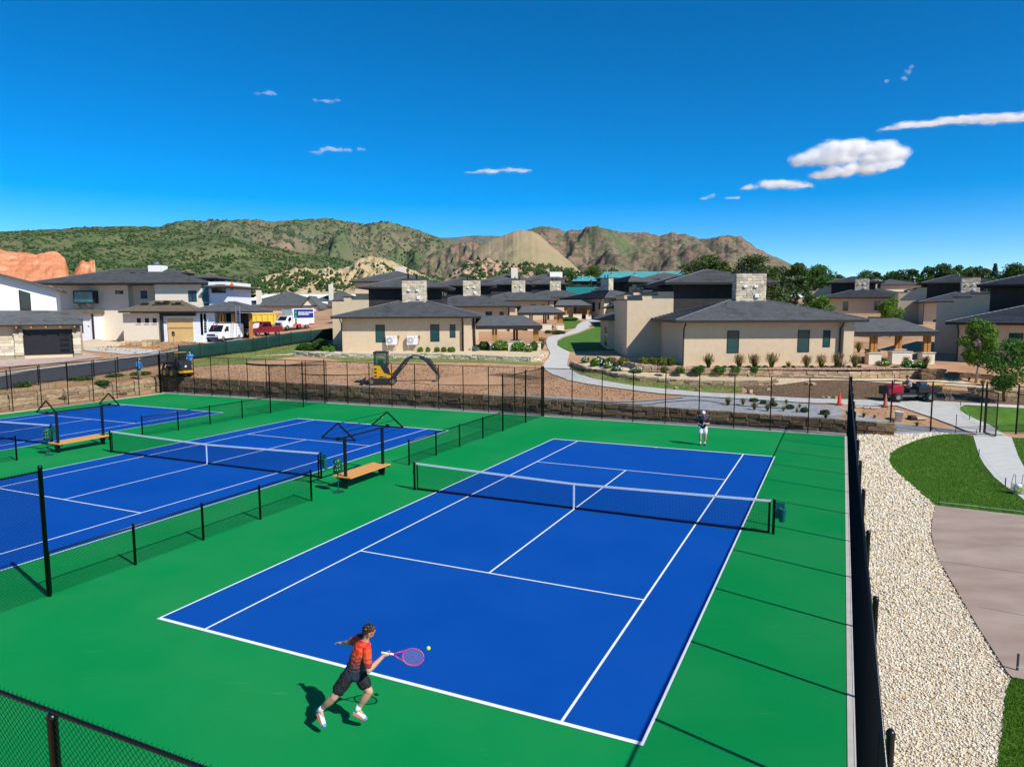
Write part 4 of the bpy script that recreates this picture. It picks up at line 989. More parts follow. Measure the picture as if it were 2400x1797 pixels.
# ---- house under construction
YE=100; q=atY(301,792,YE); zE=T(q.x,YE)-.1; ox=q.x
X=lambda px,Y=YE: atY(px,700,Y).x-ox
Zp=lambda py,Y=YE,px=300: atY(px,py,Y).z-zE
t=thing('unfinished_house','two-storey cream house under construction with half-tiled roofs, left background','house',V((ox,YE,zE)))
He=Zp(668)
MB().box(X(125),X(301),0,13,-2,He).build('wall',M_cream,t)
MB().box(X(301),X(377),1.2,13,-2,He).build('wall',M_cream,t)
MB().box(X(377),X(484),-1.6,13,-2,He).build('wall',M_cream,t)
hip_roof(t,X(92),X(492),-2.6,14,He+.25,.27,'main_roof',step=.5)
b=MB().box(X(183),X(231),-1.1,0,Zp(711),Zp(681)).build('bay',M_trim,t); MB().box(X(186),X(228),-1.14,-1.06,Zp(708),Zp(684)).build('pane',M_bpane,b)
MB().prism([(-1.05,Zp(711)),(0,Zp(711)),(0,Zp(726))],X(183)+.1,X(183)+.3,'x').build('bay_bracket',M_cream,t); MB().prism([(-1.05,Zp(711)),(0,Zp(711)),(0,Zp(726))],X(212),X(212)+.2,'x').build('bay_bracket',M_cream,t)
window(t,X(271),X(289.5),Zp(689),Zp(681),0,M_dpane,.1); window(t,X(320),X(335),Zp(700),Zp(681),1.2,M_bpane,.12); window(t,X(353),X(360),Zp(696),Zp(681),1.2,M_dpane,.1); window(t,X(454),X(473),Zp(708),Zp(682.5),-1.6,M_bpane,.12,mull=1)
# small flat-roofed bump with house wrap
MB().box(X(157),X(238),-2.4,0,-2,Zp(733)).build('bump_wall',M_wrap,t); MB().box(X(150),X(243),-3.1,0,Zp(735),Zp(725)).build('bump_roof',M_felt,t)
window(t,X(187),X(215),Zp(779),Zp(747),-2.4,M_pane,.12,mull=1); MB().box(X(236),X(239),-2.5,-2.3,-1,Zp(735)).build('corner_trim',M_trim,t)
# garage wing
MB().box(X(285,96),X(374,96),-4,4,-2,Zp(734,96)).build('wing_wall',M_cream,t)
MB().box(X(374,96),X(500,96),-3.9,4,-2,Zp(734,96)).build('wing_wall',M_wrap,t)
hip_roof(t,X(284,96),X(466,96),-5,5.5,Zp(733,96)+.2,.42,'wing_roof',M_felt,step=.5); hip_roof(t,X(440,96),X(598,96),-4.8,3,Zp(733,96)+.15,.33,'porch_roof',M_tile,step=.5)
gx0,gx1=X(374,96),X(456,96); 
fr=MB().box(gx0,gx1,-4.3,-3.9,Zp(741,96),Zp(733,96)).box(gx0,gx0+.3,-4.3,-3.9,-1,Zp(741,96)).build('garage_trim',M_trim,t)
go=MB().box(X(390,96),X(449,96),-4.02,-3.95,-.1,Zp(747,96)).build('plywood_infill',M_ply,t)
MB().box(X(390,96),X(449,96),-4.08,-4.02,Zp(769.5,96),Zp(768,96)).build('batten',M_timber,go)
for px_ in (318,337,355): window(t,X(px_,96),X(px_+9,96),Zp(757,96),Zp(746,96),-4,M_dpane,.08); MB().box(X(px_-2,96),X(px_+11,96),-4.12,-4,Zp(759,96),Zp(757.5,96)).build('sill',M_whitew,t)
# porch with timber posts, open framing behind
MB().box(X(456,98),X(556,98),-1,3,-2,Zp(735,96)).build('porch_wall',M_brownw,t)
for p0 in (466,474,511,515,540,580): MB().box(X(p0,96),X(p0+6,96),-3.9,-3.4,-1,Zp(736,96)).build('porch_post',M_timber,t)
for p0,p1 in ((502,508),(520,538)): MB().box(X(p0,96),X(p1,96),-1.15,-1.0,-1,Zp(737,96)).build('wrap_panel',M_wrap,t)
# upper right tower in house wrap
MB().box(X(497),X(540),-1,8,3,Zp(662)).build('tower_wall',M_wrap,t); MB().box(X(504),X(537),-1.08,-.95,Zp(688),Zp(677)).build('window_strip',M_dpane,t)
MB().box(X(483),X(497),-1.2,4,Zp(712),Zp(668)).build('tall_window',M_bpane,t)
hip_roof(t,X(495),X(556),-2.6,9,Zp(675)+.1,.2,'tower_roof',M_felt,step=.6,ridge=False)
MB().box(X(470,104),X(505,104),4,8,He,Zp(657,104)).build('lantern_wall',M_bpane,t); hip_roof(t,X(450,104),X(522,104),2.5,10,Zp(652,104),.22,'lantern_roof',step=.6,ridge=False)
c=MB().box(X(351,104),X(383,104),4,5.8,He+1,Zp(621,104)).build('chimney',M_whitew,t); MB().cyl((X(365,104),4.9,Zp(621,104)),(X(365,104),4.9,Zp(615,104)),.35,n=12).build('flue',M_metal,c); MB().box(X(350,104),X(384,104),3.95,5.85,Zp(621,104),Zp(620,104)).build('chimney_cap',M_trim,c)
# loose bundles of tiles on the roofs, battens
random.seed(5)
for i in range(34):
    if i<22: px_=random.uniform(335,430); py_=random.uniform(706,724); Yb=97.0; pz=lambda pxx,pyy: atY(pxx,pyy,Yb)
    else: px_=random.uniform(310,455); py_=random.uniform(640,652); Yb=103
    w=atY(px_,py_,Yb); MB().rbox((w.x-ox,w.y-YE,w.z-zE),(random.uniform(.5,1.0),.5,.22)).build('tile_bundle',M_trim,t)
# ---- simple dark-roofed houses behind
def lodge(label,px0,px1,Y,eave_py,depth=11,slope=.3,h=3.0,base=None,group='dark-roofed houses in the left background'):
    a,b=atY(px0,eave_py,Y),atY(px1,eave_py,Y); z0=T(a.x,Y); t=thing('house',label,'house',V((a.x,Y,a.z-h)),0,group); W_=b.x-a.x
    MB().box(.8,W_-.8,.8,depth-.8,-6,h).build('wall',M_stucco,t); hip_roof(t,0,W_,0,depth,h+.15,slope,step=.6)
    return t,W_,h
t,w,h=lodge('dark hip-roofed house with a garage beyond the yellow dumpster',548,745,190,719,22,.36,4.2)
MB().box(w*.58,w*.72,.74,.82,-.6,2.2).build('garage_door',mat('brown_door',(.16,.11,.08)),t); MB().box(w*.30,w*.37,.74,.82,-.2,2.4).build('window',M_pane,t); MB().box(w*.25,w*.29,1.2,3.0,4.5,8.6).build('chimney',M_cream,t)
MB().prism([(w*.80,-1),(w*1.0,-1),(w*1.0,4.0),(w*.9,6.4),(w*.80,4.0)],.3,6,'y').build('gable',M_cream,t); MB().prism([(w*.77,3.4),(w*.9,6.6),(w*1.03,3.4),(w*1.03,3.9),(w*.9,7.1),(w*.77,3.9)],-.3,7,'y').build('gable_roof',M_tile,t)
t,w,h=lodge('dark hip-roofed house half hidden behind the air-conditioned villa',712,850,215,712,20,.42,4.5)
MB().box(w*.40,w*.46,2.0,3.4,5,10.4).build('chimney',M_cream,t)
t,w,h=lodge('large dark-roofed house rising behind the air-conditioned villa',818,1012,120,661,16,.28,8)
MB().box(w*.48,w*.6,7,8.6,8,10.9).build('chimney',M_cream,t)
t,w,h=lodge('low dark roof above the far row left of the path',1120,1262,200,660,14,.28,8); MB().box(w*.55,w*.66,3,4.5,8,12).build('chimney',M_cream,t)
t,w,h=lodge('low dark roof with a pale chimney in front of the teal-roofed building',1225,1330,230,655,14,.26,9); MB().box(w*.62,w*.9,3,4.5,8,11.5).build('chimney',M_whitew,t)
t,w,h=lodge('dark roof house below the pines left of the big chimney',1500,1640,150,655,14,.24,8)
t,w,h=lodge('low dark roof at the far right under the trees',2060,2170,190,668,12,.25,7)
# ---- teal-roofed buildings and a red-brown barn
def teal(label,px0,px1,Y,py_e,py_r,h):
    a,b=atY(px0,py_e,Y),atY(px1,py_e,Y); t=thing('teal_roofed_building',label,'building',V((a.x,Y,a.z-h)),0,'teal-roofed buildings'); W_=b.x-a.x; rz=atY(px0,py_r,Y+9).z-a.z
    MB().box(1,W_-1,1,17,-12,h).build('wall',M_brownw,t)
    MB().add([(0,0,h),(W_,0,h),(W_-3,9,h+rz),(3,9,h+rz),(0,18,h),(W_,18,h)],[(0,1,2,3),(3,2,5,4),(1,5,2),(4,0,3),(4,5,1,0)]).build('roof',M_teal_roof,t)
    for k in range(int(W_/5)): MB().box(2+5*k,4+5*k,.85,1.05,h-3.4,h-1).build('window',M_dpane,t)
    for k in range(3): MB().cyl((W_*(.15+.25*k),5,h+.5*rz),(W_*(.15+.25*k),5,h+.5*rz+1.2),.35,n=8).build('roof_vent',M_metal,t)
teal('long teal-roofed building in front of the red mountain slope',1405,1630,260,651,637,8)
teal('smaller teal-roofed building left of the long one',1338,1412,280,659,648,6)
a=atY(1335,690,185); t=thing('barn','small red-brown house with a teal gable roof beyond the path head','house',V((a.x,185,a.z-6)))
MB().box(0,9,0,8,-3,5.4).build('wall',mat('red_brown_wall',(.12,.06,.05),.9),t); MB().add([(-.6,-.6,5.4),(9.6,-.6,5.4),(9.6,8.6,5.4),(-.6,8.6,5.4),(-.6,4,8),(9.6,4,8)],[(0,1,5,4),(2,3,4,5),(3,0,4),(1,2,5),(3,2,1,0)]).build('roof',mat('teal_dark',(.01,.16,.15),.5),t)
# ================================================================ stone walls and planting
def leafmat(name,c0,c1,hue=.02,amt=.25,tr=.3):
    m=mat(name,c0,.6,c1,3.0,4,.3,.7,spec=.25); vary(m,amt,hue); t=m.node_tree; b=t.nodes['Principled BSDF']
    tl=t.nodes.new('ShaderNodeBsdfTranslucent'); mx=t.nodes.new('ShaderNodeMixShader'); mx.inputs[0].default_value=tr
    src=b.inputs['Base Color'].links[0].from_socket; t.links.new(src,tl.inputs['Color'])
    o=[n for n in t.nodes if n.type=='OUTPUT_MATERIAL'][0]
    t.links.new(b.outputs[0],mx.inputs[1]); t.links.new(tl.outputs[0],mx.inputs[2]); t.links.new(mx.outputs[0],o.inputs[0]); return m
M_leafD=leafmat('leaf_dark',(.028,.072,.014),(.060,.125,.024))
M_leafM=leafmat('leaf_mid',(.045,.11,.016),(.09,.19,.03))
M_leafY=leafmat('leaf_yellow',(.11,.15,.015),(.19,.22,.03))
M_leafB=leafmat('leaf_bright',(.07,.17,.015),(.14,.27,.03))
M_leafG=leafmat('leaf_bluegrey',(.09,.16,.14),(.17,.26,.24))
M_pine=leafmat('pine_needles',(.040,.082,.018),(.095,.15,.032),tr=.2)
M_pineB=leafmat('pine_blue',(.02,.065,.04),(.05,.12,.075),tr=.15)
M_blade=leafmat('grass_blade',(.055,.105,.02),(.13,.17,.04))
M_plume=leafmat('grass_plume',(.30,.20,.08),(.42,.29,.13))
M_rose=mat('rose_petal',(.78,.78,.70),.7)
M_bark=mat('bark',(.09,.06,.045),.95,(.16,.12,.09),6,5,bump=.8,bs=10,stretch=(4,4,.6))
M_barkP=mat('pale_bark',(.45,.33,.22),.9,(.55,.42,.30),6,5)
M_barkR=mat('red_bark',(.20,.10,.06),.9,(.27,.15,.09),6,5)
def leaves(rng,cen,size,nrm=None,asp=.6):
    """one quad for each centre, turned any way (or mostly out along nrm)"""
    n=len(cen); a=rng.normal(size=(n,3)); 
    if nrm is not None: a=a*.7+nrm
    a/=np.linalg.norm(a,axis=1,keepdims=True)+1e-9; b=np.cross(a,rng.normal(size=(n,3))); b/=np.linalg.norm(b,axis=1,keepdims=True)+1e-9; c=np.cross(a,b)
    s=size*rng.uniform(.6,1.3,(n,1)); b*=s; c*=s*asp
    v=np.stack([cen-b,cen-c*.9,cen+b,cen+c*.9],1).reshape(-1,3); f=np.arange(4*n).reshape(-1,4); return v,f
def blob_pts(rng,n,r,shell=.55,lump=.3,seed=0):
    d=rng.normal(size=(n,3)); d/=np.linalg.norm(d,axis=1,keepdims=True); rad=rng.uniform(shell,1,(n,1))**.6
    l=np.array([1+lump*noise.noise(V((*(x*1.9+seed*7.3),))) for x in d])[:,None]
    return d*rad*l*np.array(r), d
def merge(parts):
    V_,F_=[],[];o=0
    for v,f in parts: V_.append(v); F_.append(f+o); o+=len(v)
    return np.concatenate(V_),np.concatenate(F_)
def mesh_of(name,v,f,m):
    o=npmesh(name,v,f,m); me=o.data; bpy.data.objects.remove(o); return me
def single(name,me,loc,label,cat,group=None,rz=0,sc=1):
    o=bpy.data.objects.new(name,me); COL.objects.link(o); o.location=loc; o.rotation_euler=(0,0,rz); o.scale=(sc,)*3 if isinstance(sc,(int,float)) else sc
    return tag(o,label,cat,group)
ORD=['first','second','third','fourth','fifth','sixth','seventh','eighth','ninth','tenth','eleventh','twelfth','thirteenth','fourteenth','fifteenth','sixteenth']
BUSH={}
def bush_mesh(key,m,n=1000,leaf=.075,shape=(.5,.5,.42),lump=.35):
    for k in range(3):
        rng=np.random.default_rng(hash(key)%1000+k); p,d=blob_pts(rng,n,shape,.45,lump,k+len(key)); p[:,2]+=shape[2]*.85; p[:,2]=np.maximum(p[:,2],.02)
        BUSH[key,k]=mesh_of('bush',*leaves(rng,p,leaf,d*.6),m)
for key,m in (('dark',M_leafD),('mid',M_leafM),('yellow',M_leafY),('blue',M_leafG),('bright',M_leafB)): bush_mesh(key,m)
def put_bush(key,px,py,w_px,h_px,label,cat='bush',group=None,name='bush',lift=0):
    q=gnd(px,py); s=q.y/FPX
    q.z+=lift
    return single(name,BUSH[key,random.randrange(3)],q,label,cat,group,random.uniform(0,6.3),(w_px*s*1.15,w_px*s*1.05,h_px*s*1.2/.85))
# ornamental grass
def clump(rng,n=260,h=1.0,spread=.36,plume=True):
    v=[];f=[];v2=[];f2=[]
    for i in range(n):
        a=rng.uniform(0,6.283); r0=rng.uniform(0,.08); lean=rng.uniform(.02,spread); hh=h*rng.uniform(.5,1.0); w=.016
        d=np.array([math.cos(a),math.sin(a),0]); s=np.array([-d[1],d[0],0])*w; p0=d*r0; p1=d*(r0+lean*.35)+[0,0,hh*.6]; p2=d*(r0+lean)+[0,0,hh]
        o=len(v); v+=[p0-s,p0+s,p1+s*.8,p1-s*.8,p2+s*.2,p2-s*.2]; f+=[(o,o+1,o+2,o+3),(o+3,o+2,o+4,o+5)]
        if plume and i%3==0:
            o=len(v2); q=p2+d*.02; v2+=[q-s*1.6-[0,0,.12],q+s*1.6-[0,0,.12],q+s*.4+[0,0,.16],q-s*.4+[0,0,.16]]; f2.append((o,o+1,o+2,o+3))
    return np.array(v),np.array(f),np.array(v2),np.array(f2)
GR=[]
for k in range(3):
    a,b,c,d=clump(np.random.default_rng(30+k)); GR.append((mesh_of('blades',a,b,M_blade),mesh_of('plumes',c,d,M_plume)))
def put_grass(px,py,h_px,label,group,dry=False):
    q=gnd(px,py); s=h_px*q.y/FPX/1.1; t=thing('ornamental_grass',label,'grass clump',q,random.uniform(0,6),group); t.scale=(s*1.15,s*1.15,s); g=GR[random.randrange(3)]
    for nm,me in zip(('blades','plumes'),g):
        o=bpy.data.objects.new(nm,me); COL.objects.link(o); reg(o,t)
    return t
# ---- trees
def tree_parts(rng,h,crown,kind,n,leaf):
    """trunk+limbs mesh and leaf mesh; crown = (radius, base height fraction)"""
    tr=MB(); cr,cb=crown; P=[]; D=[]
    if kind=='round':
        tr.tube([(0,0,0),(.03*h,.01*h,h*.3),(.01*h,-.01*h,h*.62),(0,0,h*.9)],[.022*h,.017*h,.011*h,.003*h],8)
        cl=[]
        for i in range(26):
            a=rng.uniform(0,6.28); zz=rng.uniform(cb,.97); rr=cr*h*math.sin(math.pi*min(1,max(.12,(zz-cb)/(1-cb)*.8+.12)))*rng.uniform(.35,.95)
            c=np.array([rr*math.cos(a),rr*math.sin(a),zz*h]); cl.append(c)
            if i%2==0: tr.tube([(0,0,max(h*.22,zz*h-rr*.7)),tuple(c*[.55,.55,1]-[0,0,.06*h]),tuple(c)],[.008*h,.005*h,.002*h],5)
        for c in cl:
            k=n//26; p,d=blob_pts(rng,k,(cr*h*.42,cr*h*.42,cr*h*.32),.35,.4,c[2]); P.append(p+c); D.append(d)
    elif kind=='pine':
        tr.tube([(0,0,0),(.015*h,0,h*.4),(-.01*h,.01*h,h*.75),(0,0,h)],[.022*h,.017*h,.009*h,.002*h],8)
        for i in range(46):
            t=rng.uniform(0,1); zz=cb+(1-cb)*t; a=rng.uniform(0,6.28); rr=cr*h*(1-t**3.2)*rng.uniform(.35,1.05)+.03*h
            c=np.array([rr*math.cos(a),rr*math.sin(a),zz*h-.04*h*rng.uniform(0,1)])
            tr.tube([(0,0,zz*h-.03*h),tuple(c)],[.006*h,.002*h],5)
            p,d=blob_pts(rng,n//46,(cr*h*.36,cr*h*.36,cr*h*.20),.2,.4,i); P.append(p+c); D.append(d)
    else:   # spruce: tiers of drooping sprays
        tr.tube([(0,0,0),(0,0,h)],[.018*h,.002*h],7)
        for i in range(n):
            t=rng.uniform(0,1)**.8; a=rng.uniform(0,6.28); lay=math.floor(t*16)/16; rr=cr*h*(1-lay*.97)*rng.uniform(.25,1)*(1+.25*math.sin(a*5+lay*40))
            P.append(np.array([[rr*math.cos(a),rr*math.sin(a),cb*h+(1-cb)*h*t-rr*.25]])); D.append(np.array([[math.cos(a)*.4,math.sin(a)*.4,.8]]))
    P=np.concatenate(P);D=np.concatenate(D); v,f=leaves(rng,P,leaf,D*.5,.55); return tr,v,f
TREES={}
def tree_proto(key,seed,h,crown,kind,n,leaf,m,bark):
    tr,v,f=tree_parts(np.random.default_rng(seed),h,crown,kind,n,leaf); TREES[key]=(tr.mesh('trunk',bark,True),mesh_of('crown',v,f,m),h)
def put_tree(key,loc,h,label,group=None,name='tree',wide=1.0,rz=None):
    a,b,h0=TREES[key]; s=h/h0; t=thing(name,label,'tree',loc,random.uniform(0,6.28) if rz is None else rz,group); t.scale=(s*wide,s*wide,s)
    for nm,me in (('trunk',a),('crown',b)):
        o=bpy.data.objects.new(nm,me); COL.objects.link(o); reg(o,t)
    return t
tree_proto('sapling',1,5,(.27,.34),'round',6000,.11,M_leafB,M_barkP)
tree_proto('small',2,5,(.36,.28),'round',7000,.10,M_leafM,M_barkR)
tree_proto('pineA',3,15,(.34,.10),'pine',9000,.27,M_pine,M_bark)
tree_proto('pineB',4,15,(.36,.10),'pine',9000,.27,M_pine,M_bark)
tree_proto('pineC',5,14,(.30,.08),'pine',4200,.40,M_pine,M_bark)
tree_proto('leafyA',6,13,(.36,.10),'round',4200,.42,M_leafD,M_bark)
tree_proto('leafyB',7,13,(.42,.08),'round',4200,.42,M_leafM,M_bark)
tree_proto('spruce',8,15,(.19,.05),'spruce',3000,.42,M_pineB,M_bark)
random.seed(21)
def tree_px(key,px,py_top,Y,label,group=None,wide=1.0,extra=0,rz=None):
    q=atY(px,py_top,Y); z=T(q.x,Y)-extra; return put_tree(key,V((q.x,Y,z)),q.z-z,label,group,'tree',wide,rz)
tree_px('pineA',1655,601,110,'left one of two tall pines behind the large chimney','pines behind the villas',1.35,rz=.4)
tree_px('pineC',1622,640,118,'short pine at the left foot of the tall pines','pines behind the villas',1.15)
tree_px('pineB',1765,602,113,'right one of two tall pines, directly above the large chimney','pines behind the villas',1.2,rz=2.2)
tree_px('pineC',1711,632,122,'dark pine filling the gap between the two tall pines','pines behind the villas',1.1)
tree_px('pineC',1870,618,150,'rounded dark pine right of the large chimney','pines behind the villas',1.0)
tree_px('leafyA',1828,632,160,'dark bushy tree just right of the chimney, left of the rounded pine','pines behind the villas',.9)
tree_px('leafyA',1272,636,240,'dark round tree left of the teal-roofed buildings')
tree_px('leafyA',1335,640,262,'dark tree at the left end of the smaller teal roof')
tree_px('leafyB',1396,628,330,'round tree rising behind the teal roofs')
tree_px('spruce',1385,655,250,'small pale spruce in front of the teal roofs',wide=.8)
random.seed(4); xs=np.linspace(1905,2440,26)
keys=['pineC','leafyB','leafyA','pineC','spruce','leafyA','leafyB','pineC']
for i,x in enumerate(xs):
    Y=random.uniform(215,300); top=654-24*ss(1905,2250,x)+random.uniform(-9,9)
    if i in (1,): top=628
    if i in (19,20): top-=8
    k=keys[i%8]; word={'pineC':'dark pine','leafyA':'dark leafy tree','leafyB':'mid green leafy tree','spruce':'bluish spruce'}[k]
    tree_px(k,x,top,Y,f'{word} in the skyline row at the right, {ORD[i] if i<16 else ["seventeenth","eighteenth","nineteenth","twentieth","twenty-first","twenty-second","twenty-third","twenty-fourth","twenty-fifth","twenty-sixth"][i-16]} from the left','trees along the right skyline',random.uniform(.85,1.2))
for i,x in enumerate((1935,2010,2090,2170,2245,2320,2390)):
    tree_px(keys[(i*3+1)%8],x,655+random.uniform(-4,8),205,f'lower tree in front of the right skyline row, {ORD[i]} from the left','lower trees before the right skyline',1.25)
# trees close by on the right
q=gnd(2287,897); put_tree('sapling',q,(897-749)*q.y/FPX,'slim bright green sapling with a pale trunk in front of the shaded villa')
q=gnd(2353,942); put_tree('small',q,(942-800)*q.y/FPX,'dark green small tree with a reddish trunk at the right edge',wide=1.15)
for px_,top,bot,lab in ((1928,694,735,'bright green sapling in front of the far villa with pale chimney'),(2090,698,745,'bright green sapling above the covered terrace roof')):
    q=atY(px_,top,88); put_tree('sapling',V((q.x,88,T(q.x,88))),q.z-T(q.x,88),lab,'bright saplings among the villas')
# ---- planting round the villas
random.seed(9)
GA='grass clumps along the villa front'
for i,x in enumerate((1660,1732,1768,1808,1848,1890,1925,1962,2003)):
    put_grass(x,864,(36,36,36,38,18,33,34,38,35)[i],f'{ORD[i]} tall grass clump from the left along the right-hand villa\'s front wall',GA)
for px_,py_,h,lab in ((2169,862,30,'dry tall grass clump right of the terrace piers'),(2123,858,24,'tall grass clump between the terrace piers'),(2012,826,26,'grass clump behind the left terrace pier'),(1270,818,30,'tall grass clump where the footpath bends by the left terrace')): put_grass(px_,py_,h,lab,'single grass clumps by the terraces')
def row(key,items,py,h,lab,group,lift=0):
    for i,(x,w) in enumerate(items): put_bush(key,x,py,w,h,f'{ORD[i]} {lab}',group=group,lift=lift)
GB='low bushes at the villas'
row('dark',[(1645,18),(1681,14),(1698,11),(1717,17),(1755,14),(1773,18),(1794,12),(1838,13),(1858,9),(1902,11),(1935,13),(1955,13),(1971,11),(1989,12),(2014,11)],866,9,'low dark bush from the left along the right-hand villa\'s front bed',GB)
row('mid',[(1556,16),(1594,22),(1636,27),(1686,26),(1724,20),(1767,18)],884,13,'green bush from the left on the middle terrace before the right-hand villa',GB,.35)
row('yellow',[(1432,31),(1462,27),(1508,22),(1530,22),(1552,22),(1573,20)],858,16,'yellow-green hedge bush from the left beside the villa\'s shaded wall','hedge bushes left of the right-hand villa',.1)
row('mid',[(809,18),(826,13),(840,16),(859,17),(876,17),(897,20)],822,13,'rounded green bush from the left under the left villa\'s front wall',GB)
row('bright',[(985,13),(1003,10),(1024,13),(1040,13),(1058,18)],826,12,'bright green bush from the left, right of the air conditioners',GB)
put_bush('blue',1108,823,30,10,'blue-grey spreading bush at the right corner of the left villa')
def rose(px_,py_,w,h,lab,key='bright',n=60):
    q=gnd(px_,py_); s=q.y/FPX; t=thing('flowering_bush',lab,'bush',q,0,'white flowering bushes')
    o=bpy.data.objects.new('foliage',BUSH[key,random.randrange(3)]); COL.objects.link(o); reg(o,t); o.scale=(w*s,w*s*.8,h*s/.85)
    rng=np.random.default_rng(int(px_)); p,d=blob_pts(rng,n,(w*s*.52,w*s*.42,h*s*.5),.95,.3,px_); p[:,2]+=h*s*.45; k=p[:,2]>h*s*.3; v,f=leaves(rng,p[k],.055,d[k]*2,.95); npmesh('blossoms',v,f,M_rose,t)
for a in ((1372,850,20,16,'white flowering bush at the left end of the terrace bed'),(1398,858,34,20,'largest white flowering bush beside the footpath'),(1425,864,22,16,'white flowering bush right of the largest one by the footpath'),(1446,868,26,11,'low white flowering bush on the upper terrace'),(1492,872,34,10,'low white flowering bush farthest right on the upper terrace'),
          (2070,857,34,13,'white flowering bush left of the middle terrace pier'),(2128,864,30,22,'white flowering bush in front of the middle terrace pier'),(2152,862,28,18,'white flowering bush right of the middle terrace pier'),(1172,822,40,28,'large white flowering bush before the left terrace'),(1215,824,36,26,'white flowering bush in the middle before the left terrace'),(1240,826,20,20,'leafy white flowering bush at the right end of the left terrace')): rose(*a)
for a in (('mid',2098,868,20,9,'dark bush right of the white roses at the terrace'),('mid',2145,870,44,13,'broad dark green bush at the right end of the terrace bed'),('mid',1135,820,24,18,'green bush between the left villa corner and its terrace'),('mid',1252,822,18,20,'green bush beside the tall grass at the left terrace'),
  ('mid',717,822,44,16,'dark green shrub by the screen fence left of the villa'),('dark',752,818,36,22,'dark shrub against the left side of the air-conditioned villa'),('bright',762,824,16,12,'small bright shrub below the dark shrub beside the villa'),('bright',778,826,12,14,'small bright shrub at the villa\'s left corner'),
  ('blue',1278,771,34,12,'blue-grey shrub by the second terrace'),('blue',1378,746,30,7,'blue-grey shrub left of the path head'),('blue',1412,744,26,7,'blue-grey shrub right of the path head'),('mid',1310,783,30,8,'green shrub on the bend of the footpath'),('mid',1285,781,16,7,'small green shrub left of the footpath bend'),('mid',1335,752,40,8,'green shrub before the third villa terrace')):
    put_bush(a[0],*a[1:5],a[5],group='single bushes')
# young plants on the grey fabric
for i,(zx,zy,w,h) in enumerate(((955,1510,20,9),(1055,1535,16,9),(1155,1560,18,12),(1330,1585,19,11),(1480,1620,18,12),(1690,1645,20,12))):
    put_bush('dark',1550+zx/4.416,600+zy/4.416,w,h,f'{ORD[i]} small round shrub from the left on the grey fabric',group='round shrubs on the grey fabric')
for i,(x,y,h) in enumerate(((1706,951,22),(1741,950,18),(1768,962,22),(1799,965,20),(1811,944,14),(1843,948,13),(1836,965,14),(1874,957,12),(1868,968,12),(1935,985,15),(1985,972,10),(2024,979,14),(2050,981,10),(2094,992,13),(2149,1000,13),(2184,1008,9))):
    put_grass(x,y,h,f'{ORD[i]} thin young grass plant from the left on the grey fabric','young grass plants on the grey fabric')
for i,(x,y,h,) in enumerate(((2271,893,12),(2303,905,18),(2325,906,16),(2340,908,14))): put_grass(x,y,h,f'{ORD[i]} pale tufted grass from the left behind the sapling','pale tufts behind the sapling')
for i,(x,y,w,h) in enumerate(((240,902,30,10),(55,907,34,12),(190,890,50,7),(270,882,40,6),(330,878,40,7),(490,830,14,22))): put_bush('mid',x,y,w,h,('weedy shrub '+['left of the second fence post','at the far left before the black fence','below the black fence, left of the worker','below the black fence, nearer the worker','at the feet of the blue-shirted worker','in front of the green screen'][i]),group='weedy shrubs along the left bank')
# ---- stone walls
random.seed(31)
def wall_line(name,label,pts,height,rows,m,wmin,wmax,deep=.32,base=None,cat='wall',group='stone retaining walls',core=True,jit=.03):
    """dry-stone wall along world points (x,y,zbase); every stone its own piece"""
    P=[V(p) for p in pts]; t=thing(name,label,cat,P[0],0,group); o=P[0]
    segs=list(zip(P,P[1:])); H=height if callable(height) else (lambda s: height)
    tot=sum((b-a).length for a,b in segs)
    def at(s):
        for a,b in segs:
            l=(V((b.x,b.y,0))-V((a.x,a.y,0))).length
            if s<=l or (a,b)==segs[-1]:
                k=s/l; return a.lerp(b,k),math.atan2(b.y-a.y,b.x-a.x)
            s-=l
    L=sum((V((b.x,b.y,0))-V((a.x,a.y,0))).length for a,b in segs)
    if core:
        mb=MB()
        for a,b in segs:
            an=math.atan2(b.y-a.y,b.x-a.x); n=V((-math.sin(an),math.cos(an),0)); ha=H(0)-.06
            q=[a+n*.05,b+n*.05,b+n*(deep+.12),a+n*(deep+.12)]; 
            mb.add([p-o-V((0,0,.2)) for p in q]+[p-o+V((0,0,H(0)-.07)) for p in q],[(3,2,1,0),(4,5,6,7),(0,1,5,4),(1,2,6,5),(2,3,7,6),(3,0,4,7)])
        mb.build('core',M_backing,t)
    for r in range(rows):
        s=-random.uniform(0,wmin)
        while s<L-.05:
            w=random.uniform(wmin,wmax); c,an=at(max(0,min(L,s+w/2))); hh=H(s)/rows
            n=V((-math.sin(an),math.cos(an),0)); d=deep*random.uniform(.85,1.15)
            stone(t,c-o+n*(deep*.5+random.uniform(-.03,.03))+V((0,0,hh*(r+.5))),(w-.02,d,hh*random.uniform(.94,1.02)-.012),m,an,'stone',jit); s+=w
    return t
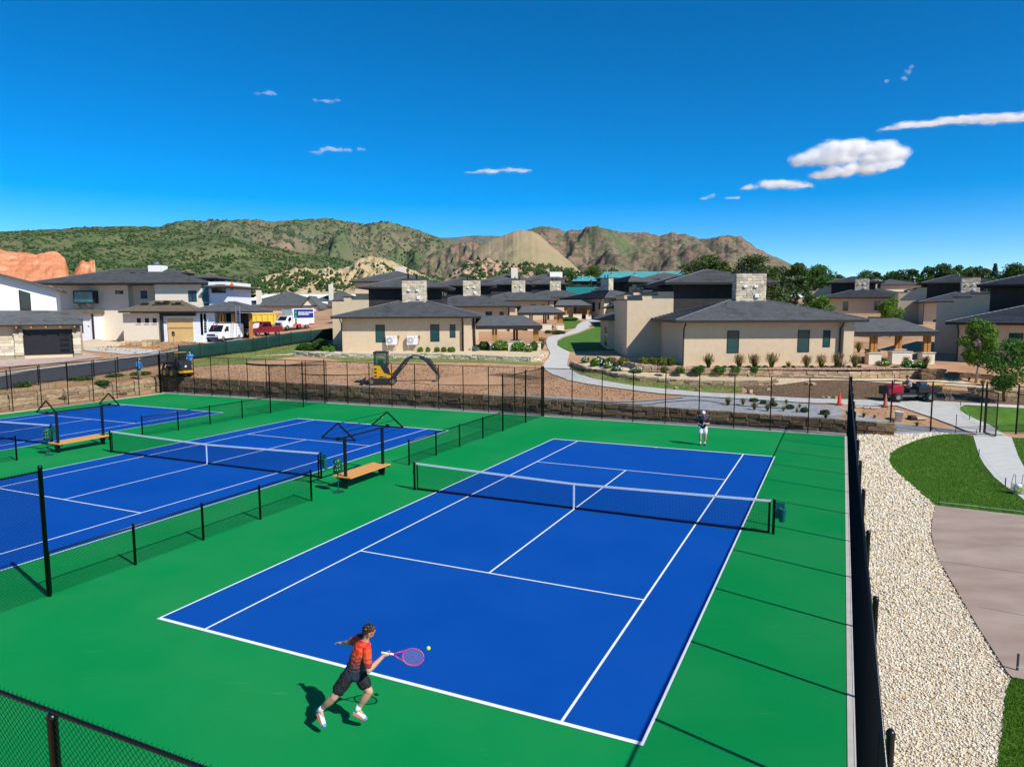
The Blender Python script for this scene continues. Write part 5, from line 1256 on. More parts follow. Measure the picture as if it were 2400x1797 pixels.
# behind the far fence
pts=[]
for cx in (CX0-.9,-30,-24,-18,-12,-6,-3,3,9,14.5,16.2):
    w=CW(cx,FY(cx)+.92); pts.append((w.x,w.y,-.02))
def farH(s):
    cx=CX0-.9+s; w=CW(cx,FY(cx)+1.3); return prof(w.x,w.y)+.06
wall_line('stone_wall','long brown stone retaining wall behind the far fence',pts,farH,3,M_stoneB,.40,.95,.34,core=False)
mbk=MB()
for a,b in zip(pts,pts[1:]): pass
a=CW(CX0-.9,17.0); pts=[(p.x,p.y,-.02) for p in (CW(CX0-1.0,FY(CX0)+.9),CW(CX0-1.0,22),CW(CX0-1.0,12),CW(CX0-1.0,2))]
pts=pts[::-1]; pts2=[]
wall_line('stone_wall','tan stone wall behind the far-left fence',[(p.x,p.y,-.02) for p in (CW(CX0-.86,2),CW(CX0-.86,14),CW(CX0-.86,FY(CX0)+.9))],1.06,4,M_stoneT,.6,1.5,.30)
def gline(px_): return [tuple(gnd(x,y)) for x,y in px_]
upl=gline([(1400,848),(1422,858),(1490,868),(1558,876),(1686,884),(1822,886),(2003,888),(2080,887),(2160,885)])
lol=gline([(1336,857),(1376,874),(1444,887),(1512,896),(1600,903),(1700,906),(1808,905)])
wall_line('stone_wall','upper tan stone terrace wall below the right-hand villa\'s grasses',upl,.55,2,M_stoneT,.35,.95,.3)
wall_line('stone_wall','lower tan stone terrace wall beside the weedy bank and footpath',lol,.42,2,M_stoneT,.4,1.0,.3)
wall_line('stone_wall','pale stone edging wall in front of the air-conditioned villa',gline([(690,834),(745,838),(820,839),(900,839.5),(1000,840),(1100,843),(1180,846),(1240,849),(1268,846),(1284,836)]),.5,3,M_stoneC,.3,.9,.35)
wall_line('stone_wall','dark stone block at the right end of the upper terrace wall',gline([(2166,892),(2212,892)]),.85,4,M_stoneB,.4,.8,.6)
wall_line('stone_wall','tan stone wall behind the red-trunked tree at the right edge',gline([(2278,926),(2330,929),(2400,931)]),.55,3,M_stoneT,.3,.7,.3)
wall_line('stone_wall','shaded low stone wall under the right-edge villa',gline([(2230,884),(2300,888),(2340,893)]),.4,2,M_stoneB,.4,.9,.3)
def ring(front,back): return [(p[0],p[1]) for p in front]+[(p[0],p[1]) for p in back]
sheet('planting_bed',ring(upl,[gnd(2160,868),gnd(2010,857.5),gnd(1605,857.5),gnd(1590,838),(gnd(1470,832)),gnd(1420,836)]),M_mulch,0,.8,zf=lambda x,y:max(T(x,y)+.03,min(2.16,1.62+.1*max(0,x-2)) if x<8 else 2.14))
sheet('planting_bed_low',ring(lol,[(p[0],p[1]) for p in upl[5::-1]]),M_tan,0,.8,zf=lambda x,y:max(T(x,y)+.03,1.55+.0*x) if x>4 else T(x,y)+.3)
sheet('gravel_apron',pxpoly([(1808,905),(1822,887),(2003,889),(2080,888),(2165,893),(2230,890),(2400,915),(2300,912),(2230,905),(2080,899),(1990,892),(1900,893)]),M_tan,.045,.8)
sheet('rock_bank',pxpoly([(560,838),(626,834),(700,828),(745,824),(1280,824),(1284,834),(1240,846),(1180,844),(1000,839),(745,837),(690,833)]),M_tan,.06,1.0,zf=lambda x,y:max(T(x,y),2.1))
# loose boulders
for i,(x,y,w) in enumerate(sorted(((1637,917,12),(1757,922,12),(1893,902,10),(1906,905,12),(1800,915,8),(1585,913,9),(1940,934,9),(1958,935,8),(1930,935,7)))):
    q=gnd(x,y); s=w*q.y/FPX; o=bpy.data.objects.new('boulder',BLOCK_M[M_stoneT.name][i%6]); COL.objects.link(o); o.location=q+V((0,0,s*.3)); o.scale=(s,s*.8,s*.75); o.rotation_euler=(.2,.3,i)
    tag(o,f'{ORD[i]} loose tan boulder from the left on the bank just beyond the path','boulder','loose boulders beyond the path')
# ================================================================ machines, vehicles, fences on the left, small things
M_yel=mat('machine_yellow',(.72,.36,.006),.4,(.66,.33,.008),6,4,spec=.5)
M_char=mat('machine_charcoal',(.018,.021,.024),.5,(.03,.033,.036),5,4)
M_rub=mat('rubber',(.02,.02,.02),.85,(.05,.045,.04),6,5,bump=.6,bs=18)
M_steel=mat('worn_steel',(.16,.13,.10),.5,(.24,.19,.14),6,5,metal=.4)
M_gls=mat('cab_glass',(.02,.10,.06),.06,spec=.6,alpha=.45)
M_red=mat('car_red',(.20,.006,.018),.25,spec=.6,coat=.6)
M_redp=mat('red_hood',(.42,.008,.03),.35,spec=.5)
M_vanw=mat('van_white',(.80,.80,.80),.3,spec=.5,coat=.4)
M_chrome=mat('chrome',(.6,.6,.6),.2,metal=1)
M_lamp=mat('lamp_lens',(.75,.75,.72),.15,spec=.6)
M_amber=mat('amber_lens',(.7,.25,.02),.2)
M_dblue=mat('panel_blue',(.012,.03,.22),.5)
M_dgreen=mat('panel_green',(.01,.42,.05),.5)
M_pinkp=mat('panel_red',(.60,.03,.07),.5)
M_dump=mat('dumpster_yellow',(.75,.55,.06),.6,(.68,.48,.05),2,5)
M_screen=mat('screen_fabric',(.003,.028,.022),.8,(.006,.040,.032),.8,5,bump=.5,bs=2.5,coord='World')
def wheel(parent,c,r,w,rim,axis='y',rimr=.6,name='wheel'):
    c=V(c); ax=V((0,1,0)) if axis=='y' else V((1,0,0)); mb=MB(); n=24
    mb.cyl(c-ax*w/2,c+ax*w/2,r*.93,n=n); 
    for k in range(n):
        if k%2==0:
            a=6.28318*k/n; d=V((math.cos(a),0,math.sin(a))) if axis=='y' else V((0,math.cos(a),math.sin(a)))
            mb.bar(c+d*r*.95-ax*w*.46,c+d*r*.95+ax*w*.46,r*.16,r*.1,d)
    o=mb.build(name,M_rub,parent,True)
    for s in (-1,1): MB().cyl(c+ax*s*w*.44,c+ax*s*w*.53,r*rimr,r*rimr*.86,n=20).build('rim',rim,o)
    return o
def text(parent,s,loc,size,m,rot,name='lettering',ext=.004):
    cu=bpy.data.curves.new(name,'FONT'); cu.body=s; cu.size=size; cu.extrude=ext; cu.align_x='CENTER'
    o=bpy.data.objects.new(name,cu); me=bpy.data.meshes.new_from_object(o); bpy.data.objects.remove(o)
    o=bpy.data.objects.new(name,me); COL.objects.link(o); me.materials.clear(); me.materials.append(m); reg(o,parent); o.location=loc; o.rotation_euler=rot; return o
# ---- mini excavator
q=gnd(897,900); q.z-=.0
t=thing('excavator','yellow and charcoal mini excavator with its boom reaching right over the dirt','excavator',q,R(4))
for y in (-.55,.55):
    pr=[]
    for k in range(9): a=R(90+180*k/8); pr.append((-.78+.24*math.cos(a),.25+.24*math.sin(a)))
    for k in range(9): a=R(-90+180*k/8); pr.append((.80+.24*math.cos(a),.25+.24*math.sin(a)))
    tr=MB().prism(pr,y-.16,y+.16,'y').build('track',M_rub,t); MB().box(-.7,.7,y-.19,y-.15,.14,.38).build('track_frame',M_char,tr)
    for x in (-.78,.80): MB().cyl((x,y-.2,.25),(x,y-.15,.25),.17,n=16).build('sprocket',M_steel,tr)
MB().box(-1.45,-1.35,-.75,.75,.06,.42).build('dozer_blade',M_char,t); MB().bar((-1.4,0,.2),(-.6,0,.25),.3,.12).build('blade_arm',M_char,t)
b=MB().prism([(-.62,.50),(.62,.50),(.75,.62),(.75,.9),(.42,1.18),(.1,1.42),(-.62,1.48)],-.72,.45,'y').build('engine_cover',M_yel,t,bevel=.04)
for k in range(3): MB().box(-.52,-.34,-.735,-.715,.62+.26*k,.74+.26*k).build('cooling_slot',M_char,b)
MB().box(-.15,.35,-.735,-.715,.56,.66).build('decal',M_char,b); text(b,'35G',(.22,-.74,.57),.10,M_white,(R(90),0,0))
cab=MB(); 
for x,y in ((-.52,-.68),(.42,-.68),(-.52,.3),(.42,.3)): cab.bar((x,y,1.4),(x,y,2.4),.07,.07)
cab.box(-.52,.42,-.68,.3,1.38,1.5); cab=cab.build('cab_frame',M_char,t); MB().prism([(-.6,2.38),(.5,2.38),(.52,2.44),(.3,2.5),(-.5,2.5),(-.62,2.44)],-.74,.36,'y').build('cab_roof',M_char,t,bevel=.03)
MB().box(-.49,.39,-.67,-.65,1.5,2.38).box(.40,.42,-.65,.28,1.2,2.38).box(-.52,-.50,-.65,.28,1.5,2.38).build('cab_glass',M_gls,t)
MB().prism([(.2,.9),(.75,.7),(.45,1.45),(-.1,1.45)],-.73,-.5,'y').build('side_panel',M_char,t,bevel=.03)
MB().rbox((-.1,-.15,1.62),(.4,.4,.5)).build('seat',M_char,t)
MB().box(.7,1.05,-.25,.2,.5,.85).build('swing_post',M_char,t)
bo=MB().prism([(.9,.72),(1.1,.72),(1.6,1.45),(2.1,1.90),(2.75,1.92),(3.25,1.72),(3.38,1.88),(2.95,2.12),(2.2,2.15),(1.75,1.95),(1.25,1.35),(.85,.9)],-.16,.10,'y').build('boom',M_char,t,bevel=.02)
text(bo,'DEERE',(2.55,-.175,1.98),.17,M_white,(R(90),R(4),0))
MB().cyl((1.0,-.03,.6),(1.85,-.03,1.6),.055).cyl((1.6,-.03,1.3),(2.0,-.03,1.8),.035).build('boom_cylinder',M_char,t)
MB().prism([(3.05,1.85),(3.35,2.0),(3.55,1.85),(4.30,.68),(4.12,.60),(3.35,1.55)],-.13,.08,'y').build('dipper_arm',M_char,t,bevel=.02)
MB().cyl((2.3,-.03,2.2),(3.2,-.03,2.05),.045).build('arm_cylinder',M_char,t); MB().cyl((3.55,-.03,1.95),(4.25,-.03,.9),.04).build('bucket_cylinder',M_char,t)
MB().prism([(4.30,.75),(4.36,.45),(4.15,.15),(3.62,.03),(3.60,.07),(4.0,.28),(4.05,.62)],-.28,.22,'y').build('bucket',M_steel,t)
# ---- skid steer loader
q=gnd(417,888); t=thing('skid_steer','yellow and black skid steer loader with its back to the courts','loader',q,math.atan2(.62,-.85))
for x in (-.55,.55):
    for y in (-.72,.72): wheel(t,(x,y,.40),.40,.26,M_yel)
MB().prism([(-1.25,.35),(.9,.3),(1.0,.6),(.75,.95),(-1.25,.95)],-.55,.55,'y').build('chassis',M_char,t,bevel=.03); MB().box(-1.2,.8,-.57,.57,.45,.6).build('side_stripe',M_yel,t)
MB().prism([(-1.3,.5),(-.55,.5),(-.5,1.35),(-.75,1.5),(-1.3,1.3)],-.52,.52,'y').build('engine_hood',M_char,t,bevel=.06)
MB().box(-1.42,-1.28,-.6,.6,.42,.60).build('bumper',M_yel,t); MB().cyl((-1.325,0,.95),(-1.30,0,.95),.09,n=14).build('badge',M_white,t)
cab=MB()
for x,y in ((-.45,-.5),(.6,-.5),(-.45,.5),(.6,.5)): cab.bar((x,y,.9),(x,y,1.98),.07,.07)
cab.build('cab_frame',M_char,t); MB().box(-.6,.72,-.56,.56,1.96,2.06).build('cab_roof',M_char,t,bevel=.03); MB().box(-.62,-.4,-.5,.5,2.06,2.09).build('roof_panel',M_yel,t)
MB().box(-.42,.58,-.51,-.49,1.0,1.94).box(-.42,.58,.49,.51,1.0,1.94).build('side_glass',M_gls,t); MB().rbox((-.1,0,1.15),(.45,.5,.6)).build('seat',M_char,t)
for y in (-.62,.62): MB().prism([(-1.2,1.05),(-1.05,1.35),(.9,1.25),(1.35,.5),(1.2,.42),(.8,1.05)],y-.06,y+.06,'y').build('lift_arm',M_char,t,bevel=.02)
MB().prism([(1.3,.05),(2.0,.05),(2.0,.09),(1.5,.16),(1.42,.6),(1.3,.6)],-.85,.85,'y').build('bucket',M_steel,t)
# ---- utility cart with driver
q=gnd(2128,939.5); t=thing('utility_cart','grey utility cart with a red hood parked beyond the path','utility cart',q,R(180))
for x,y in ((.98,-.55),(.98,.55),(-1.05,-.55),(-1.05,.55)): wheel(t,(x,y,.30),.30,.22,M_metal,rimr=.5)
MB().prism([(-1.5,.38),(1.3,.32),(1.45,.55),(-1.5,.6)],-.5,.5,'y').build('chassis',M_char,t)
MB().prism([(.6,.55),(1.5,.5),(1.55,.75),(1.25,1.02),(.75,1.12),(.6,.95)],-.55,.55,'y').build('hood',M_redp,t,bevel=.06)
MB().prism([(1.2,.40),(1.62,.42),(1.62,.9),(1.5,.98),(1.45,.55)],-.56,.56,'y').build('front_guard',M_char,t,bevel=.03)
MB().prism([(-1.75,.6),(-.35,.6),(-.3,.68),(-.3,.98),(-1.8,.98)],-.62,.62,'y').build('cargo_bed',M_char,t,bevel=.02); MB().box(-1.15,-1.0,.615,.63,.78,.86).build('badge',M_redp,t)
MB().box(-.3,.2,-.5,.5,.6,.78).box(-.38,-.26,-.5,.5,.7,1.15).build('seat',M_char,t)
MB().cyl((.62,.2,.95),(.35,.2,1.15),.02).cyl((.35,.2,1.12),(.33,.2,1.16),.17,n=14).build('steering',M_char,t)
MB().bar((.66,-.5,.9),(.66,-.5,1.3),.04,.04).bar((.66,.5,.9),(.66,.5,1.3),.04,.04).bar((.66,-.5,1.3),(.66,.5,1.3),.04,.04).build('dash_bar',M_char,t)
MB().box(-.2,.75,-.6,.6,.38,.44).build('floor',M_metal,t)
MB().rbox((-.75,.1,1.1),(.5,.5,.3)).build('tarpaulin',mat('tarp',(.03,.08,.14),.7),t,bevel=.08)
MB().cyl((-1.1,.3,1.02),(-2.1,.3,1.06),.05,n=6).build('tool_bundle',mat('tool_orange',(.55,.28,.03),.6),t)
Jd=dict(head=(.10,0,1.50),neck=(.04,0,1.36),shR=(.02,-.19,1.29),shL=(.02,.19,1.29),elR=(.16,-.25,1.05),wrR=(.36,-.15,1.0),elL=(.18,.25,1.05),wrL=(.36,.2,1.1),hipR=(-.06,-.1,.86),hipL=(-.06,.1,.86),knR=(.38,-.13,.86),knL=(.38,.13,.86),anR=(.45,-.13,.50),anL=(.45,.13,.50),heelR=(.40,-.13,.44),heelL=(.40,.13,.44),toeR=(.65,-.13,.45),toeL=(.65,.13,.45),pnR=V((0,0,-1)),pnL=V((0,0,-1)))
person('driver in a silver-grey shirt sitting in the utility cart',Jd,(1,0,-.5),mat('silver_shirt',(.30,.31,.33),.55,(.42,.43,.45),5),M_navy,M_greyshoe,q,R(180),long_legs=True,sleeve=.5,hair=M_hair,vox=.02,fingers=False)
# ---- parked vehicles
def van(label,px,py,Y,rz,kind):
    w=atY(px,py,Y); return None
def vehicle(label,name,px,Y,rz,prof,width,paint,glass,wheels,lamps,cat='vehicle',grille=None,front_glass=None,dz=0):
    w=atY(px,780,Y); z=T(w.x,Y)+dz; t=thing(name,label,cat,V((w.x,Y,z)),rz,'vehicles parked beyond the screen fence')
    MB().prism(prof,-width/2,width/2,'y').build('body',paint,t,bevel=.06)
    for (x,r) in wheels:
        for s in (-1,1): wheel(t,(x,s*(width/2-.12),r),r,.24,M_chrome,rimr=.55)
    for s in (-1,1):
        for g in glass: MB().prism(g,s*(width/2-.02),s*(width/2+.012),'y').build('side_window',M_dpane,t)
    if front_glass:
        a,b,k=front_glass; n=V((b[1]-a[1],0,-(b[0]-a[0]))).normalized()*-.015
        q=[V((a[0],-width/2*k,a[1])),V((a[0],width/2*k,a[1])),V((b[0],width/2*k*.92,b[1])),V((b[0],-width/2*k*.92,b[1]))]
        if n.x<0: n=-n
        MB().add([p+n for p in q]+[p-n for p in q],[(0,1,2,3),(7,6,5,4),(0,4,5,1),(1,5,6,2),(2,6,7,3),(3,7,4,0)]).build('windscreen',M_dpane,t)
    for (x,y,z0,z1,hw) in lamps:
        for s in (-1,1): MB().box(x-.03,x+.03,s*y-hw,s*y+hw,z0,z1).build('headlight',M_lamp,t)
    if grille:
        x,y,z0,z1=grille; g=MB().box(x-.02,x+.03,-y,y,z0,z1).build('grille',M_char,t); MB().box(x+.02,x+.05,-width/2+.05,width/2-.05,z0-.36,z0-.14).build('bumper',M_char,t)
    for s in (-1,1): MB().box(prof_x(prof),prof_x(prof)+.12,s*(width/2+.02),s*(width/2+.2),1.25 if paint is M_vanw else 1.05,1.5 if paint is M_vanw else 1.25).build('mirror',M_char,t)
    return t
def prof_x(p): return max(x for x,z in p)-1.35
vehicle('white cargo van with a roof rack, nearest of the parked vehicles','van',525,95,R(-101),[(2.6,.35),(2.65,.95),(1.85,1.12),(1.2,1.95),(.8,2.1),(-2.6,2.1),(-2.7,1.9),(-2.7,.35)],2.0,M_vanw,[[(.55,1.2),(1.35,1.2),(1.05,1.78),(.55,1.78)]],[(1.7,.36),(-1.6,.36)],[(2.64,.75,.72,.92,.18)],'van',(2.64,.52,.70,.92),((1.83,1.16),(1.24,1.92),.88))
vv=[o for o in COL.objects if o.name=='van'][0]
vv.scale=(1.1,)*3
for y in (-.6,.6): MB().bar((1,y,2.2),(-2.2,y,2.2),.04,.04).build('roof_rack_rail',M_metal,vv)
for x in (.8,-.6,-2.0): MB().bar((x,-.7,2.22),(x,.7,2.22),.04,.04).bar((x,-.6,2.1),(x,-.6,2.2),.04,.04).bar((x,.6,2.1),(x,.6,2.2),.04,.04).build('roof_rack_bar',M_metal,vv)
vehicle('dark red pickup truck between the van and the box truck','pickup',615,101,R(-112),[(2.75,.45),(2.8,1.0),(1.5,1.15),(.8,1.8),(-.5,1.85),(-.75,1.2),(-2.75,1.15),(-2.8,.5)],1.95,M_red,[[(.0,1.2),(1.2,1.2),(.75,1.7),(.0,1.7)],[(-.6,1.2),(-.08,1.2),(-.08,1.7),(-.45,1.72)]],[(1.85,.38),(-1.75,.38)],[(2.79,.7,.78,.98,.2)],'pickup truck',None,((1.48,1.18),(.84,1.77),.88))
pk=[o for o in COL.objects if o.name=='pickup'][0]; pk.scale=(1.12,)*3; MB().box(2.78,2.83,-.48,.48,.75,.98).build('grille',M_chrome,pk); MB().box(2.78,2.9,-.95,.95,.45,.68).build('bumper',M_chrome,pk)
vehicle('white box truck with a blue panel and green traffic light on its side','box_truck',690,112,R(-118),[(3.3,.5),(3.35,1.25),(2.6,1.45),(2.1,2.15),(1.3,2.2),(1.3,.5)],2.0,M_vanw,[[(1.55,1.45),(2.35,1.45),(2.0,2.0),(1.55,2.0)]],[(2.4,.42),(-1.8,.42)],[(3.34,.72,.85,1.1,.16)],'truck',(3.34,.6,.75,1.15),((2.58,1.5),(2.14,2.1),.85))
bt=[o for o in COL.objects if o.name=='box_truck'][0]
MB().box(-3.3,1.25,-1.15,1.15,.75,3.3).build('cargo_box',M_vanw,bt,bevel=.05); MB().box(-3.0,1.45,-.9,.9,3.3,3.38).build('roof_rack',M_metal,bt); MB().box(1.2,1.42,-1.1,1.1,2.75,3.25).build('box_brow',mat('brow_grey',(.45,.55,.55)),bt)
for s in (1,):
    pn=MB().box(-3.1,1.1,1.152,1.165,1.85,3.2).build('side_panel',M_dblue,bt)
    MB().prism([(.55,1.0),(.95,1.0),(.95,1.75),(.55,1.75)],1.166,1.172,'y').box(.55,.95,1.166,1.175,1.95,3.1).build('traffic_light_print',mat('tl_dark',(.01,.10,.03)),pn)
    for z in (1.35,2.15,2.75): MB().cyl((.75,1.17,z),(.75,1.18,z),.19,n=14).build('green_light_print',M_dgreen,pn)
    random.seed(3); mbt=MB()
    for r,z,x1 in ((0,2.72,-2.8),(1,2.42,-2.1)):
        x=.2
        while x>x1: w=random.uniform(.08,.3); mbt.box(x-w,x,1.166,1.174,z-.09,z+.09); x-=w+.07
    struct(mbt.build('print_rows',M_white,pn),'stuff')
    MB().box(-.4,1.2,1.152,1.17,.72,.98).build('red_band',M_pinkp,bt); MB().box(-3.25,-2.0,1.152,1.17,.72,.98).build('red_band',M_pinkp,bt)
w=atY(757,735,205); 
vehicle('distant white van parked by the far dark-roofed houses','van',748,205,R(-125),[(2.6,.35),(2.65,.95),(1.85,1.12),(1.2,1.95),(.8,2.1),(-2.6,2.1),(-2.7,1.9),(-2.7,.35)],2.0,M_vanw,[[(.55,1.2),(1.35,1.2),(1.05,1.78),(.55,1.78)]],[(1.7,.36),(-1.6,.36)],[],'van',None,((1.83,1.16),(1.24,1.92),.88))
# dumpster
w=atY(604,765,128); t=thing('dumpster','yellow roll-off dumpster behind the red pickup','dumpster',V((w.x,128,T(w.x,128))),R(12))
MB().prism([(-3.4,.3),(3.2,.3),(3.4,2.3),(-3.6,2.3)],-1.2,1.2,'y').build('bin',M_dump,t); MB().box(-3.65,3.45,-1.28,1.28,2.2,2.36).build('rim',M_dump,t)
for k in range(7): MB().box(-3.0+k,-2.85+k,-1.32,-1.2,.35,2.2).build('rib',M_dump,t)
for x in (-2.6,2.4): MB().cyl((x,-.9,.17),(x,.9,.17),.17,n=10).build('roller',M_steel,t)
text(t,'ROLL OFF',(1.7,-1.34,1.2),.01,M_char,(R(90),0,0)) if False else None
# pallets, crate, ladders, sign, bins by the unfinished house
def pallet(px,py,Y,lab,h):
    w=atY(px,py,Y); t=thing('pallet',lab,'pallet',V((w.x,Y,T(w.x,Y))),R(10),'pallets of building stone')
    for k in range(3): MB().box(-.9,.9,-.7+.6*k,-.5+.6*k,0,.14).build('bearer',M_timber,t)
    random.seed(int(px))
    for zz in range(h):
        for xx in range(3): MB().rbox((-.6+.6*xx,0,.28+.27*zz),(.55,1.1,.25)).build('stone_block',M_stoneT,t)
pallet(304,797,88,'pallet of stone blocks left of the larger one on the bare yard',2); pallet(354,803,86,'larger pallet of stone blocks before the plywood garage',3)
w=atY(288,790,92); o=MB().add([(0,0,0)],[]); 
mp=MB(); n=14; vs=[(0,0,.85)]; 
for r,zz in ((1.6,.45),(3.6,0)): vs+=[((r*(1+.2*noise.noise((k,r,1))))*math.cos(6.283*k/n)*1.5,r*(1+.2*noise.noise((k*1.3,r,2)))*math.sin(6.283*k/n),zz+.1*noise.noise((k,r,5))) for k in range(n)]
mp.add(vs,[(0,1+k,1+(k+1)%n) for k in range(n)]+[(1+k,1+n+k,1+n+(k+1)%n,1+(k+1)%n) for k in range(n)]); 
w=atY(225,800,90); o=mp.build('dirt_pile',M_tan,None,True); o.location=V((w.x,90,T(w.x,90)-.02)); tag(o,'pale heap of sand in front of the unfinished house','dirt pile','heaps of earth')
for px_,py_,s_,m_,lab in ((1110,892,.9,M_dirt,'broad brown earth heap right of the excavator bucket'),(1180,884,.6,M_soil,'small dark earth heap left of the footpath'),(706,848,.9,M_dirt,'earth heap on the grass bank edge left of the villa'),(795,872,.6,M_dirt,'rough earth heap left of the excavator')):
    q=gnd(px_,py_); o=bpy.data.objects.new('dirt_pile',mp.mesh('dirt_pile',m_,True)); COL.objects.link(o); o.location=q-V((0,0,.05)); o.scale=(s_,s_*.8,s_*.8); tag(o,lab,'dirt pile','heaps of earth')
def ladder(px,py,Y,h,lean,lab,m):
    w=atY(px,py,Y); t=thing('ladder',lab,'ladder',V((w.x,Y,T(w.x,Y))),R(15),'ladders at the unfinished house')
    for x in (-.25,.25): MB().bar((x,0,0),(x,lean,h),.06,.04).build('rail',m,t)
    for k in range(int(h/.35)): f=(k+.6)*.35/h; MB().bar((-.25,lean*f,h*f),(.25,lean*f,h*f),.04,.04).build('rung',m,t)
ladder(482,792,93,3.0,.8,'white stepladder at the porch left of the van',M_white); ladder(557,765,93,4.6,1.2,'tall aluminium ladder leaning on the porch roof',M_metal); ladder(505,790,93,2.6,.6,'short red ladder just left of the white van',M_redp)
w=atY(472,790,92); t=thing('crate','white wrapped crate before the porch posts','crate',V((w.x,92,T(w.x,92)))); MB().box(-.55,.55,-.5,.5,.12,1.05).build('box',M_wrap,t,bevel=.03); MB().box(-.6,.6,-.55,.55,0,.12).build('pallet_base',M_timber,t)
w=atY(597,785,99); t=thing('crate','white boxed appliance right of the van roof','crate',V((w.x,99,T(w.x,99)))); MB().box(-.55,.55,-.5,.5,.1,2.0).build('box',M_wrap,t,bevel=.03); MB().box(-.6,.6,-.55,.55,0,.1).build('pallet_base',M_timber,t)
w=gnd(408,822); t=thing('street_sign','small grey sign on a thin post in the left yard','sign',w); MB().cyl((0,0,0),(0,0,2.0),.035).build('post',M_metal,t); MB().box(-.16,.16,-.02,.02,1.65,2.2).build('plate',M_char,t)
# roofer on the tower roof
w=atY(543,681,99.2); Jr=standing(); Jr={k:V(v) for k,v in Jr.items()}
for s,x in (('R',-.12),('L',.12)): Jr['kn'+s]=V((x,-.35,.42)); Jr['hip'+s]=V((x,.05,.45)); Jr['an'+s]=V((x,-.05,.08)); Jr['heel'+s]=V((x,.02,0)); Jr['toe'+s]=V((x,-.22,0))
for k in ('head','neck','shR','shL','elR','elL','wrR','wrL','haR','haL'): Jr[k]=V((Jr[k].x,Jr[k].y-.18,Jr[k].z-.5))
person('roofer in orange crouching on the unfinished tower roof',Jr,(0,-1,-.3),M_orange,M_navy,M_greyshoe,w,R(40),long_legs=True,sleeve=.9,hat=M_orange,vox=.03,fingers=False)
# ---- black iron fence and green screen fence along the road
ir_b=[(-90,930),(18,915),(91,903),(221,884),(277,876),(375,858),(420,845)]
P=[gnd(x,y) for x,y in ir_b]; t=thing('iron_fence','black iron picket fence along the road at the left','fence',P[0])
o=P[0]; Hf=1.38; S=[]
for a,b in zip(P,P[1:]):
    L=(b-a).length; n=max(1,int(L/2.4)); 
    for k in range(n):
        c=a.lerp(b,k/n)-o; MB().bar(c-V((0,0,.1)),c+V((0,0,Hf+.1)),.06,.06).build('post',M_black,t)
    for z in (Hf,Hf-.18,.15): MB().bar(a-o+V((0,0,z)),b-o+V((0,0,z)),.03,.04).build('rail',M_black,t)
    k=0
    while k<L: c=a.lerp(b,k/L)-o; S.append((tuple(c+V((0,0,.05))),tuple(c+V((0,0,Hf))))); k+=.11
v,f=wires(np.array(S),.009,4); struct(npmesh('pickets',v,f,M_black,t),'stuff')
gr_b=[(420,845),(470,840),(531,832),(595,825),(626,818.5),(683,808),(774,796.5),(800,793)]
P=[gnd(x,y) for x,y in gr_b]; t=thing('screen_fence','dark green fabric-screened fence in front of the parked vehicles','fence',P[0]); o=P[0]
for i,(a,b) in enumerate(zip(P,P[1:])):
    L=(b-a).length; n=max(1,round(L/3.2))
    for k in range(n):
        p,q_=a.lerp(b,k/n)-o,a.lerp(b,(k+1)/n)-o; d=(q_-p).normalized(); nn=V((d.y,-d.x,0))*.05
        MB().bar(p-V((0,0,.2)),p+V((0,0,1.55)),.07,.07).build('post',M_black,t)
        mb=MB(); m_=8; vs=[]
        for r in range(5):
            for c in range(m_+1):
                u=c/m_; pt=p.lerp(q_,u)+nn*(1+.8*noise.noise((i*3+k+u*2,r*.7,1))*math.sin(math.pi*u))+V((0,0,.03+1.38*r/4+.03*math.sin(math.pi*u)*(1 if r==4 else 0))); vs.append(pt)
        mb.add(vs,[(r*(m_+1)+c,r*(m_+1)+c+1,(r+1)*(m_+1)+c+1,(r+1)*(m_+1)+c) for r in range(4) for c in range(m_)]); ob=mb.build('screen_panel',M_screen,t,True); sd=ob.modifiers.new('th','SOLIDIFY'); sd.thickness=.01
    MB().bar(a-o+V((0,0,1.42)),b-o+V((0,0,1.42)),.04,.04).build('rail',M_black,t)
# ---- small things on the right
M_cone=mat('cone_orange',(.80,.06,.012),.5); M_coneF=mat('cone_faded',(.55,.16,.09),.7)
def cone(px,py,lab,m):
    q=gnd(px,py); t=thing('traffic_cone',lab,'traffic cone',q,0,'traffic cones beside the path'); MB().box(-.19,.19,-.19,.19,.05,.085).build('base',m,t); MB().lathe([(.15,.08),(.13,.12),(.035,.78),(.03,.8)],16).build('cone',m,t,True)
cone(1967,949,'bright orange traffic cone left of the end-on fence top',M_cone); cone(2075,953,'faded orange traffic cone below the utility cart',M_coneF)
q=gnd(2106,986); t=thing('bucket','white plastic bucket on the dirt behind the corner fence','bucket',q); MB().lathe([(.19,.0),(.225,.52),(.24,.52),(.24,.56),(.21,.56),(.2,.53)],18).build('pail',M_white,t,True); MB().tube([(-.24,0,.5),(-.2,-.16,.36),(0,-.25,.3),(.2,-.16,.36),(.24,0,.5)],.008,5).build('handle',M_metal,t)
q=gnd(2145,983); t=thing('sack','dark and yellow tool bag lying on the dirt right of the bucket','bag',q); MB().rbox((-.2,0,.12),(.4,.4,.25)).build('bag',M_char,t,bevel=.08); MB().rbox((.3,0,.08),(.6,.45,.12)).build('folded_paper',M_tan,t,bevel=.03)
